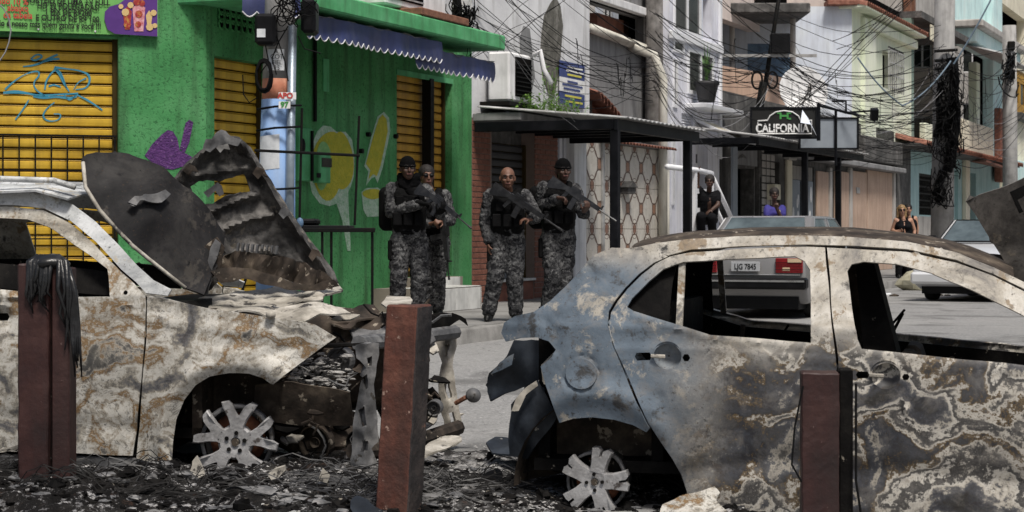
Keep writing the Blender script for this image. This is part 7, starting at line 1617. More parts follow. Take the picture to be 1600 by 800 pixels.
def debris():
    xs = [-5.0 + .03 * i for i in range(270)]; ys = [8.75 + .03 * j for j in range(140)]
    nx = len(xs); vs = [(x, y, gz(y) + heap_h(x, y)) for y in ys for x in xs]
    mb = MB(); mb.add(vs, [(j * nx + i, j * nx + i + 1, (j + 1) * nx + i + 1, (j + 1) * nx + i) for j in range(len(ys) - 1) for i in range(nx - 1)])
    mb.build('ash_bed', MT['ashbed'], None, smooth=True, label='black and grey bed of ash under and around the burnt cars', cat='ash', kind='stuff')
    rn = random.Random(21)
    H = lambda x, y: gz(y) + max(0, heap_h(x, y))
    # white and grey crumbs of ash
    cr = MB()
    for i in range(8000):
        y = rn.choice((rn.gauss(10.2, .6), rn.gauss(11.6, .7))); x = rn.uniform(-4.2, 2.2) if rn.random() < .65 else rn.gauss(-.3, .5)
        if not 9.2 < y < 12.9: continue
        if noise.noise(Vector((x * 1.3, y * 1.6, 7))) + .25 * noise.noise(Vector((x * 6, y * 6, 1))) < .02: continue
        r_ = abs(rn.gauss(0, .006)) + .003; z = H(x, y); a = rn.uniform(0, 6.3); c, s = math.cos(a) * r_, math.sin(a) * r_
        cr.add([(x + c, y + s, z), (x - s, y + c, z), (x - c, y - s, z + r_ * .3), (x + s, y - c, z + r_ * .2), (x + rn.uniform(-.5, .5) * r_, y, z + r_ * rn.uniform(.3, .8))], [(0, 1, 4), (1, 2, 4), (2, 3, 4), (3, 0, 4)])
    cr.build('ash_crumbs', MT['ash'], None, label='pale crumbs of ash scattered over the black debris', cat='ash', kind='stuff')
    ck = MB()
    for i in range(1900):
        y = rn.gauss(10.1, .6); x = rn.uniform(-4.4, 2.4)
        if not 9.3 < y < 12.9: continue
        lump(ck, (x, y, H(x, y)), rn.uniform(.006, .02) * (2.6 if rn.random() < .10 else 1), i, 7, 5, (rn.uniform(.7, 2.0), rn.uniform(.7, 1.5), .85), .9)
    ck.build('charcoal_lumps', MT['char'], None, label='black charred lumps strewn under the burnt cars', cat='debris', kind='stuff')
    al = MB()
    for i in range(420):
        y = rn.gauss(10.2, .5); x = rn.uniform(-4.3, 1.8)
        if not 9.35 < y < 12.6: continue
        lump(al, (x, y, H(x, y) + .004), rn.uniform(.008, .03) * (1.8 if rn.random() < .1 else 1), i + 77, 7, 5, (rn.uniform(.8, 2.4), rn.uniform(.7, 1.5), .45), .9)
    al.build('melted_crumbs', MT['char_g'], None, label='grey melted crumbs strewn through the black debris', cat='debris', kind='stuff')
    # steel wire left from the tyres: combed, curved bunches
    wm = {0: mat('tyre_wire_black', (.010, .0095, .0095), rough=.6, bump=0, spec=0.12), 1: mat('tyre_wire_grey', (.035, .034, .035), (.02, .02, .02), (.085, .086, .09), scale=20, rough=.5, bump=0, spec=0.3)}
    for kind, cnt in ((0, 420), (1, 230)):
        wr = MB(); bunch = []
        for b in range(26): bunch.append((rn.uniform(-4.2, -.6) if rn.random() < .8 else rn.uniform(-.4, 1.6), rn.uniform(9.75, 10.5), rn.uniform(-.5, .5) + (0 if rn.random() < .7 else 1.2), rn.uniform(.3, .8), rn.uniform(-1.2, 1.2)))
        for i in range(cnt):
            bx, by, ba, bl, bc = bunch[rn.randrange(len(bunch))]
            x, y = bx + rn.gauss(0, .10), by + rn.gauss(0, .09); a = ba + rn.gauss(0, .16); L = bl * rn.uniform(.5, 1.2); q = []; lift = abs(rn.gauss(0, .05)) + .01
            for k in range(8):
                f = k / 7; q.append(Vector((x, y, H(x, y) + .008 + lift * math.sin(f * 3.14)))); x += math.cos(a) * L / 7; y += math.sin(a) * L / 7 * .5; a += bc * .22 + rn.gauss(0, .06)
            wr.tube(q, rn.uniform(.0018, .0038), 3, cap=False)
        wr.build('tyre_wire', wm[kind], None, label=('black' if kind == 0 else 'grey') + ' burnt tyre wire combed over the ash in the foreground', cat='wire', kind='stuff')
    # larger scraps lying in the ash: each its own piece
    def scrap(nm, lab, cat, poly, m, d, thick=.01, amp=.02, freq=8, grid=6):
        mb = px_panel(poly, 0, (), grid, conv=lambda a, b: P(a, b, d(a, b) if callable(d) else d), amp=amp, freq=freq, seed=poly[0][0], edge=5)
        c = Vector((0, 0, 0))
        for v in mb.v: c += Vector(v)
        c /= len(mb.v); mb.v = [tuple(Vector(v) - c) for v in mb.v]
        o = sheet(nm, mb, m, None, thick=thick); o.location = c; tag(o, lab, cat, 'scraps in the ash'); return o
    scrap('metal_scrap', 'ash covered plate leaning near the front of the cream vehicle', 'scrap', [(658, 706), (672, 694), (694, 682), (720, 684), (722, 690), (700, 702), (664, 716)], MT['char_c'], lambda a, b: 11.0 + .02 * (700 - b))
    scrap('metal_scrap', 'pale folded scrap at the bottom edge under the grey tail', 'scrap', [(1036, 794), (1062, 780), (1092, 769), (1116, 762), (1124, 772), (1120, 786), (1136, 800), (1120, 812), (1070, 806), (1030, 812)], MT['car1'], lambda a, b: 9.25 + .006 * (800 - b), amp=.015, thick=.012)
    scrap('metal_scrap', 'bluish melted puddle at the foot of the rust red bollard', 'scrap', [(546, 786), (556, 780), (575, 783), (588, 790), (596, 798), (590, 812), (560, 806), (548, 796)], MT['char_blue'], lambda a, b: 9.4 + .01 * (800 - b), amp=.03)
    scrap('metal_scrap', 'pale cone of melted metal standing beside the bare alloy wheel', 'scrap', [(296, 738), (300, 722), (310, 716), (314, 728), (320, 744), (306, 748)], MT['char_c'], 10.35, amp=.02, thick=.03)
    scrap('metal_scrap', 'whitish melted blob right of the bare alloy wheel', 'scrap', [(418, 742), (432, 728), (448, 724), (450, 735), (438, 748), (424, 752)], MT['char_c'], 10.4, amp=.02, thick=.03)
    scrap('metal_scrap', 'small pale triangle of sheet metal upright in the wire', 'scrap', [(497, 752), (504, 730), (514, 742), (510, 754)], MT['char_c'], 10.2, amp=.01)
    scrap('metal_scrap', 'black twisted strip between the rust red bollard and the grey tail', 'scrap', [(745, 756), (762, 746), (776, 735), (782, 740), (790, 756), (778, 752), (766, 758), (752, 764)], MT['char'], lambda a, b: 10.3 + .01 * (750 - b), amp=.03, thick=.02)
    scrap('metal_scrap', 'dark blue panel lying behind the torn bumper', 'scrap', [(762, 692), (775, 682), (800, 684), (830, 690), (832, 706), (790, 708), (768, 706)], MT['char_blue'], lambda a, b: 10.8 + .012 * (700 - b), amp=.02)
    scrap('metal_scrap', 'light bent strip lying left of the maroon channel bollard', 'scrap', [(0, 702), (25, 694), (46, 690), (46, 695), (20, 702), (0, 707)], MT['clay'] if False else MT['char_c'], 10.5, amp=.008)
    w = MB(); w.tube([P(660 + 28 * math.cos(a * .35), 775 + 22 * math.sin(a * .35), 9.7 + .012 * a) for a in range(12)], .006, 5); w.build('wire_loop', MT['char_g'], None, label='loop of grey wire at the right foot of the rust red bollard', cat='wire')
debris()
# ------------------------------------------------------------------ parked cars and street clutter
def carpaint(name, c, rough=.35, dirt=.3):
    t = NT(name); co = t.coord(); n = t.noise(co, 2.5, 6); n2 = t.noise(co, 25, 4)
    col = t.mix(t.math('MULTIPLY', t.ramp(n, [(.4, 0), (.75, 1)]), dirt), c, tuple(x * .55 for x in c)); col = t.mix(t.ramp(n2, [(.6, 0), (.75, .2)]), col, (.2, .18, .15))
    t.b.inputs['Coat Weight'].default_value = .5; t.b.inputs['Coat Roughness'].default_value = .15; return t.fin(col, rough, .2, .5)
MT['sedan'] = carpaint('faded_silver_paint', (.20, .195, .195)); MT['white_car'] = carpaint('white_car_paint', (.68, .69, .71)); MT['tyre'] = mat('tyre_rubber', (.02, .02, .02), rough=.85)
MT['chrome'] = mat('worn_chrome', (.5, .5, .5), (.3, .3, .3), rough=.3, metal=.8, bump=0); MT['lens_red'] = mat('red_lens', (.22, .014, .018), (.15, .01, .012), rough=.25, bump=0); MT['lens_amber'] = mat('pale_lens', (.55, .42, .28), rough=.25, bump=0)
def _cg():
    t = NT('car_glass'); co = t.coord(); n = t.noise(co, 3, 3); return t.fin(t.ramp(n, [(.3, (.05, .065, .07)), (.7, (.11, .14, .15))]), .06, 0, .8)
MT['car_glass'] = _cg()
def bev(o, w=.04, seg=3):
    mod(o, 'BEVEL', width=w, segments=seg, limit_method='ANGLE', angle_limit=R(25)); bake_mods(o); smooth_angle(o.data, 40); return o
def saloon(name, label, loc, rotz, paint_, W=1.66, old=True):
    """four-door car, tail at local y = 0, nose towards +y"""
    t = thing(name, label, 'car', loc, rotz); hw = W / 2
    prof = [(0.0, .42), (.02, .80), (.10, .96), (.95, 1.0), (3.05, .98), (4.18, .80), (4.26, .62), (4.26, .30), (3.9, .20), (.12, .20)]
    mb = MB(); n = len(prof); mb.add([(sx * (hw - (.05 if z > .9 else 0)), y, z) for sx in (-1, 1) for y, z in prof], [tuple(range(n)), tuple(range(2 * n - 1, n - 1, -1))] + [(i, i + n, (i + 1) % n + n, (i + 1) % n) for i in range(n)])
    bev(mb.build('body', paint_, t), .06)
    g0, g1, w0, w1 = (.62, 3.12), (1.18, 2.45), hw - .08, hw - .21; zt = 1.40; zb = .985
    gv = [(sx * w0, y, zb) for y in g0 for sx in (-1, 1)] + [(sx * w1, y, zt) for y in g1 for sx in (-1, 1)]
    gh = MB(); gh.add(gv, [(0, 1, 3, 2), (4, 6, 7, 5), (0, 4, 5, 1), (2, 3, 7, 6), (0, 2, 6, 4), (1, 5, 7, 3)]); bev(gh.build('cabin', paint_, t), .05)
    def pane(a, b, c, d, nm, inset=.06, out=.008, frame=MT['chrome'] if old else MT['black_plastic']):
        a, b, c, d = map(Vector, (a, b, c, d)); nrm = (b - a).cross(d - a).normalized(); ctr = (a + b + c + d) / 4
        if nrm.dot(ctr - Vector((0, 1.8, 1.1))) < 0: nrm = -nrm
        q = [p + (ctr - p) * inset * 2 for p in (a, b, c, d)]; mbp = MB(); mbp.add([p + nrm * out for p in q] + [p - nrm * .02 for p in q], [(0, 1, 2, 3), (0, 4, 5, 1), (1, 5, 6, 2), (2, 6, 7, 3), (3, 7, 4, 0)])
        w = mbp.build(nm, MT['car_glass'], t); fr = MB(); fr.tube([p + nrm * (out + .003) for p in q + [q[0]]], .012, 4, cap=False); fr.build('trim', frame, w)
    G = [Vector(v) for v in gv]
    pane(G[0], G[1], G[5], G[4], 'rear_window', .07); pane(G[2], G[3], G[7], G[6], 'windscreen', .05)
    for i0, i1, i2, i3 in ((0, 2, 6, 4), (1, 3, 7, 5)):
        a, b, c, d = G[i0], G[i1], G[i2], G[i3]; m0, m1 = (a * .52 + b * .48), (d * .45 + c * .55)
        pane(a, m0, m1, d, 'side_window', .09); pane(m0, b, c, m1, 'side_window', .09)
    # tail
    for s in (-1, 1):
        l = MB(); l.bbox(s * (hw - .42), s * (hw - .05), -.025, .05, .62, .82, .008); lo = l.build('tail_light', MT['lens_red'], t)
        MB().box(s * (hw - .25), s * (hw - .06), -.031, -.026, .76, .815).build('indicator_lens', MT['lens_amber'], lo); MB().box(s * (hw - .32), s * (hw - .22), -.031, -.026, .65, .695).build('reverse_lens', MT['lens_amber'], lo)
        for k in range(3): MB().box(min(s * (hw - .42), s * (hw - .05)), max(s * (hw - .42), s * (hw - .05)), -.036, -.032, .665 + .045 * k, .673 + .045 * k).build('lens_rib', MT['black_plastic'], lo)
        h = MB(); h.bbox(s * (hw - .5), s * (hw - .08), 4.2, 4.285, .58, .74, .015); h.build('headlight', MT['car_glass'] if old else MT['chrome'], t)
        mm = MB(); mm.bbox(s * (hw + .02), s * (hw + .2), 2.62, 2.72, .98, 1.12, .03); mm.tube([(s * (hw - .08), 2.7, .99), (s * (hw + .06), 2.68, 1.04)], .02, 5); mm.build('door_mirror', MT['black_plastic'] if not old else paint_, t)
    MB().bbox(-hw - .02, hw + .02, -.12, .06, .40, .56, .03).build('rear_bumper', MT['black_plastic'], t); MB().box(-hw, hw, -.128, -.121, .50, .525).build('bumper_strip', MT['chrome'], t)
    MB().bbox(-hw - .01, hw + .01, 4.22, 4.36, .3, .5, .04).build('front_bumper', MT['black_plastic'] if old else paint_, t); g = MB(); g.box(-.38, .38, 4.262, 4.29, .58, .72); g.build('grille', MT['black_plastic'], t)
    MB().box(-hw + .12, hw - .12, .05, 4.1, .13, .30).build('underbody', MT['black_plastic'], t)
    MB().bbox(-hw * .9, hw * .9, -.022, .02, .585, .60, .004).build('tail_strip', MT['chrome'], t)
    for s in (-1, 1):
        for y in (.78, 3.38):
            w = MB(); w.lathe([(.17, -.09), (.29, -.09), (.30, -.05), (.30, .05), (.29, .09), (.17, .09)], 20, Matrix.Rotation(R(90), 4, 'Y')); wo = w.build('wheel', MT['tyre'], t, smooth=False, loc=(s * (hw - .1), y, .30)); r_ = MB(); r_.lathe([(.02, .0), (.17, .0), (.175, .02), (.02, .03)], 16, Matrix.Rotation(R(90 * s), 4, 'Y')); r_.build('rim', MT['chrome'], wo, loc=(s * .08, 0, 0))
    return t
D = 26.0
sed = saloon('saloon_car', 'old silver saloon parked with its tail and red lights towards us', (P(1166, 0, D).x, D, gz(D)), ANG - R(90), MT['sedan'])
pl = MB(); pl.bbox(-.20, .20, -.05, -.026, .64, .77, .004); pl.build('number_plate', mat('dull_plate', (.36, .37, .39), rough=.6, bump=0), sed); text_obj('plate_text', 'LJG 7845', .105, MT['ink_black'], sed, (0, -.053, .70), depth=.001, xs=.78, bold=.002)
D = 32.0
wc = saloon('white_car', 'white car facing us on the road at the right edge', (P(1512, 0, D).x + 2.0, D + 4.0, gz(D)), ANG + R(90) - R(6), MT['white_car'], 1.7, old=False)
def rubble():
    c = P(1431, 444, 39); t = MB(); lump(t, (0, 0, .16), .42, 12, 10, 7, (1.0, .7, .5), .5)
    o = t.build('concrete_chunk', mat('mossy_concrete', (.36, .34, .25), (.16, .15, .10), (.45, .43, .34), scale=6, rough=.95, bump=.6, bscale=15), None, loc=(c.x, 39, gz(39)), label='broken concrete block lying on the road near the kerb', cat='rubble'); smooth_angle(o.data, 20)
    rn = random.Random(6)
    for (px, py) in ((1386, 461), (1397, 463), (1468, 462), (1480, 462), (1372, 466)):
        d = 1.15 * FP / (py - HZ); m = MB(); lump(m, (0, 0, .01), rn.uniform(.03, .07), px, 7, 5, (1.4, 1, .5), .6); m.build('litter_scrap', MT['paper'] if px == 1386 else MT['char_b'], None, loc=(P(px, py, d).x, d, gz(d)), label={1386: 'small pale paper scrap on the road beyond the car window', 1397: 'dark pebble beside the pale paper scrap on the road', 1468: 'dark pebble on the road right of the concrete block', 1480: 'second dark pebble right of the concrete block on the road', 1372: 'dark pebble left of the pale paper scrap on the road'}[px], cat='litter')
rubble()
def stall():
    d = 18.6; z = P(0, 358, d).z; a = P(385, 0, d).x; b = P(590, 0, d).x
    t = thing('stall_table', 'black folding stall table with thin upright rods beside the green wall', 'table', (a, d, PZ)); w = b - a; zz = z - PZ
    MB().bbox(0, w * .80, -.3, .35, zz, zz + .035, .008).build('table_top', MT['black_plastic'], t); MB().bbox(-.02, w, -.33, -.305, zz - .03, zz + .012, .005).build('front_rail', MT['iron'], t)
    MB().bbox(0.1, .7, -.2, .2, zz + .037, zz + .10, .02).build('folded_cloth', MT['black_plastic'], t)
    for px in (508, 522, 585): x = P(px, 0, d).x - a; MB().tube([(x, -.28, 0), (x, -.28, zz - .03)], .014, 6).build('leg', MT['iron'], t)
    for px, y0, y1, nx in ((477, 172, 355, 473), (565, 184, 352, 558)): p, q = P(px, y0, d), P(nx, y1, d); MB().tube([(q.x - a, -.29, q.z - PZ), (p.x - a, -.29, p.z - PZ)], .013, 6).build('rod', MT['iron'], t)
    p, q = P(404, 237, d), P(566, 245, d); MB().tube([(p.x - a, -.30, p.z - PZ), (q.x - a, -.30, q.z - PZ)], .014, 6).build('rod', MT['iron'], t)
    for k in range(2):
        x = P(330 + 30 * k, 0, d).x - a; MB().tube([(x, -.1, 0), (x + .3, -.1, zz)], .015, 6).build('leg', MT['iron'], t)
    MB().ball((P(474, 0, d).x - a, -.3, zz + .06), .035, .03, .05).build('blue_tie', MT['glass_blue'], t)
stall()
# ------------------------------------------------------------------ people
def _camo():
    t = NT('grey_urban_camouflage'); co = t.coord(); n1 = t.noise(co, 12, 4, .7, .8); n2 = t.noise(t.coord(loc=(3, 7, 2)), 24, 4, .7, 1.0); n3 = t.noise(t.coord(loc=(9, 1, 5)), 45, 3, .6)
    col = t.ramp(n1, [(.40, (.018, .018, .02)), (.45, (.045, .045, .047)), (.55, (.075, .075, .078)), (.60, (.135, .135, .135))], 'LINEAR')
    col = t.mix(t.ramp(n2, [(.54, 0), (.57, 1)]), col, (.016, .016, .018)); col = t.mix(t.ramp(n3, [(.62, 0), (.66, .9)]), col, (.14, .14, .138))
    t.bump(t.noise(co, 16, 4, .6, .8), .55, .02); return t.fin(col, .9, 0, .06)
MT['camo'] = _camo()
MT['black_nylon'] = mat('black_nylon', (0.004, 0.004, 0.0044), (0.0028, 0.0028, 0.0032), (0.008, 0.008, 0.0084), scale=9, rough=.8, bump=.4, bscale=60, spec=0.08)
MT['black_knit'] = mat('black_knit', (0.004, 0.004, 0.0044), rough=.95, bump=.5, bscale=120, spec=0.05)
MT['boot'] = mat('black_boot', (0.006, 0.006, 0.006), rough=.5, bump=.2, spec=0.2)
MT['gunmetal'] = mat('gun_metal', (.02, .02, .022), (.012, .012, .013), (.04, .04, .042), scale=15, rough=.36, metal=.3, bump=.1)
def skinmat(n, c): return mat(n, c, tuple(x * .8 for x in c), tuple(min(1, x * 1.15) for x in c), scale=14, rough=.55, bump=.1, bscale=90)
MT['skin_d'] = skinmat('dark_skin', (.06, .03, .021)); MT['skin_m'] = skinmat('brown_skin', (.145, .07, .045)); MT['skin_l'] = skinmat('light_skin', (.40, .22, .15))
MT['eye'] = mat('eye_white', (.16, .15, .14), rough=.4, bump=0); MT['hair_dk'] = mat('dark_hair', (.012, .009, .008), rough=.7, bump=.6, bscale=60); MT['hair_b'] = mat('blonde_hair', (.27, .17, .08), (.15, .09, .045), (.38, .26, .14), scale=25, rough=.5, bump=.6, bscale=50)
MT['blue_shirt'] = mat('blue_football_shirt', (.025, .02, .16), (.015, .012, .1), (.04, .035, .22), scale=5, rough=.75, bump=.4, bscale=12, bdist=.03); MT['black_top'] = mat('black_cotton', (0.0075, 0.0075, 0.009), rough=.85, bump=.3, spec=0.08)
MT['lip'] = mat('lip', (.12, .05, .045), rough=.5, bump=0)
def cap(mb, p0, p1, r0, r1, n=12, fx=1.0):
    p0, p1 = Vector(p0), Vector(p1); t = p1 - p0; L = t.length
    if L < 1e-5: t = Vector((0, 0, 1)); L = 1e-5
    t = t / L
    ring = [(-r0 * .92, r0 * .35), (-r0 * .6, r0 * .8), (0, r0), (L, r1), (L + r1 * .6, r1 * .8), (L + r1 * .92, r1 * .35)]
    mb.tube([p0 + t * k for k, _ in ring], [r for _, r in ring], n, flat=fx)
def chain(mb, pts, rs, n=12):
    for i in range(len(pts) - 1): cap(mb, pts[i], pts[i + 1], rs[i], rs[i + 1], n)
def remesh(mb, name, m, parent, vox=.012, smooth=2, fold=0.0, ffreq=9, **kw):
    me = bpy.data.meshes.new(name); me.from_pydata(mb.v, [], mb.f); o = link(name, me, m, parent, **kw)
    mod(o, 'REMESH', mode='VOXEL', voxel_size=vox); mod(o, 'SMOOTH', factor=.5, iterations=smooth); bake_mods(o)
    if not o.data.materials: o.data.materials.append(m)
    if fold:
        me = o.data; ns = [v.normal.copy() for v in me.vertices]
        for v, nn in zip(me.vertices, ns):
            q = v.co * ffreq; w = noise.noise(Vector((q.x, q.y, q.z * 1.9)) + noise.noise_vector(q * .7) * 1.2); v.co += nn * fold * (1 - 2.4 * abs(w))
    o.data.polygons.foreach_set('use_smooth', [True] * len(o.data.polygons)); return o
def hand(mb, w, d, n, curl=.9, s=1.0):
    """palm, four fingers of unequal length, thumb from the side of the palm"""
    d = Vector(d).normalized(); n = Vector(n); n = (n - d * n.dot(d)).normalized(); sd = d.cross(n); w = Vector(w)
    for k in (-1, 0, 1): cap(mb, w + sd * .018 * k * s, w + d * .085 * s + sd * .026 * k * s, .019 * s, .017 * s, 8)
    for k, L in ((-1.5, .062), (-.5, .076), (.5, .080), (1.5, .072)):
        b = w + d * .09 * s + sd * .019 * k * s; c1 = curl * .8; c2 = curl * 1.7; p1 = b + (d * math.cos(c1) + n * math.sin(c1)) * L * .5 * s; p2 = p1 + (d * math.cos(c2) + n * math.sin(c2)) * L * .5 * s
        cap(mb, b, p1, .0105 * s, .0100 * s, 8); cap(mb, p1, p2, .0098 * s, .0085 * s, 8)
    b = w + d * .03 * s + sd * .034 * s; p1 = b + (d * .6 + sd * .6 + n * .5).normalized() * .042 * s; p2 = p1 + (d * .6 + n * .8).normalized() * .034 * s; cap(mb, b, p1, .013 * s, .011 * s, 8); cap(mb, p1, p2, .011 * s, .009 * s, 8)
def head(mb, c, yaw=0.0, tilt=0.0, s=1.0):
    """skull, jaw, brow, nose, cheeks, ears; c is the centre of the head, facing -y turned by yaw"""
    M_ = Matrix.Translation(Vector(c)) @ Matrix.Rotation(yaw, 4, 'Z') @ Matrix.Rotation(tilt, 4, 'X')
    def b(p, rx, ry, rz, n=16, m=12):
        t = MB(); t.ball((0, 0, 0), rx * s, ry * s, rz * s, n, m); mb.add([M_ @ (Vector(v) + Vector(p) * s) for v in t.v], t.f)
    b((0, .012, .035), .078, .098, .088); b((0, -.02, -.035), .064, .074, .072); b((0, -.048, -.082), .040, .036, .034); b((0, -.078, .028), .052, .020, .014)
    b((0, -.098, -.012), .012, .020, .024); b((0, -.105, -.026), .017, .014, .011); b((.038, -.068, -.022), .022, .022, .022); b((-.038, -.068, -.022), .022, .022, .022); b((0, -.088, -.058), .026, .014, .011)
    for q in (-1, 1): b((q * .080, .012, -.005), .010, .020, .032)
    return M_
def face(parent, M_, m_lip, glasses=False, s=1.0):
    for q in (-1, 1):
        if not glasses:
            e = MB(); e.ball(M_ @ Vector((q * .032 * s, -.083 * s, .008 * s)), .012 * s, .008 * s, .0075 * s, 8, 6); eo = e.build('eye', MT['eye'], parent, smooth=True); i = MB(); i.ball(M_ @ Vector((q * .032 * s, -.0905 * s, .008 * s)), .006 * s, .003 * s, .006 * s, 8, 6); i.build('iris', MT['hair_dk'], eo)
        br = MB(); br.tube([M_ @ Vector((q * .014 * s, -.097 * s, .030 * s)), M_ @ Vector((q * .032 * s, -.098 * s, .036 * s)), M_ @ Vector((q * .05 * s, -.086 * s, .030 * s))], .0055 * s, 5); br.build('eyebrow', MT['hair_dk'], parent)
    l = MB(); l.tube([M_ @ Vector((-.024 * s, -.094 * s, -.058 * s)), M_ @ Vector((0, -.104 * s, -.057 * s)), M_ @ Vector((.024 * s, -.094 * s, -.058 * s))], .0055 * s, 6); l.build('mouth', m_lip, parent)
    if glasses:
        g = MB(); 
        for q in (-1, 1): t = MB(); t.ball((0, 0, 0), .028 * s, .010 * s, .019 * s, 12, 8); g.add([M_ @ (Vector(v) + Vector((q * .033, -.098, .010)) * s) for v in t.v], t.f)
        g.tube([M_ @ Vector((-.075 * s, -.02 * s, .014 * s)), M_ @ Vector((-.055 * s, -.09 * s, .014 * s)), M_ @ Vector((.055 * s, -.09 * s, .014 * s)), M_ @ Vector((.075 * s, -.02 * s, .014 * s))], .005 * s, 5); g.build('sunglasses', MT['black_plastic'], parent, smooth=True)
class Man:
    def __init__(s, name, label, px, d, zf=PZ, group=None):
        s.d = d; s.o = Vector(((px - 800) / FP * d, d, zf)); s.t = thing(name, label, 'person', s.o, 0, group)
    def q(s, px, py, dy=0.0): 
        return P(px, py, s.d + dy) - s.o
def rifle(label, butt, muzzle, up=(0, 0, 1), L=.98):
    butt, muzzle = Vector(butt), Vector(muzzle); x = (muzzle - butt).normalized(); L = (muzzle - butt).length; u = Vector(up); u = (u - x * u.dot(x)).normalized(); y = u.cross(x)
    M_ = Matrix((x, y, u)).transposed().to_4x4(); t = thing('rifle', label, 'rifle', butt, 0, 'rifles carried by the officers'); t.rotation_euler = M_.to_euler(); k = L / .98
    def pr(poly, w, nm, b=.004): mb = MB(); mb.prism([(a * k, c * k * 1.12) for a, c in poly], -w * k * 1.15, w * k * 1.15); return mb.build(nm, MT['gunmetal'], t)
    pr([(0, -.085), (.02, -.105), (.05, -.10), (.24, -.015), (.24, .03), (.0, .035)], .021, 'stock'); pr([(.24, -.03), (.46, -.03), (.46, .042), (.24, .036)], .022, 'receiver'); pr([(.25, -.03), (.225, -.125), (.26, -.135), (.30, -.03)], .017, 'pistol_grip')
    pr([(.36, -.03), (.375, -.17), (.44, -.165), (.43, -.03)], .014, 'magazine'); pr([(.46, -.012), (.72, -.008), (.72, .040), (.46, .042)], .027, 'handguard'); pr([(.27, .037), (.29, .075), (.40, .075), (.43, .042)], .009, 'carry_handle'); pr([(.72, .02), (.735, .075), (.75, .075), (.755, .02)], .007, 'front_sight')
    b = MB(); b.tube([(.72 * k, 0, .016 * k), (.98 * k, 0, .016 * k)], .010 * k, 8); b.build('barrel', MT['gunmetal'], t); b = MB(); b.tube([(.93 * k, 0, .016 * k), (.985 * k, 0, .016 * k)], .015 * k, 8); b.build('flash_hider', MT['gunmetal'], t)
    return t
def boots(M, ank, toe_dir):
    for a, td in zip(ank, toe_dir):
        a = Vector(a); f = Vector((a.x, a.y, 0)); td = Vector(td).normalized(); mb = MB(); cap(mb, a + Vector((0, 0, .08)), f + Vector((0, 0, .075)), .062, .064); cap(mb, f + td * -.03 + Vector((0, 0, .045)), f + td * .13 + Vector((0, 0, .042)), .046, .043); cap(mb, f + td * -.04 + Vector((0, 0, .018)), f + td * .17 + Vector((0, 0, .018)), .030, .030)
        mb.v = [(v[0], v[1], max(v[2], .0)) for v in mb.v]; remesh(mb, 'boot', MT['boot'], M.t, .012)
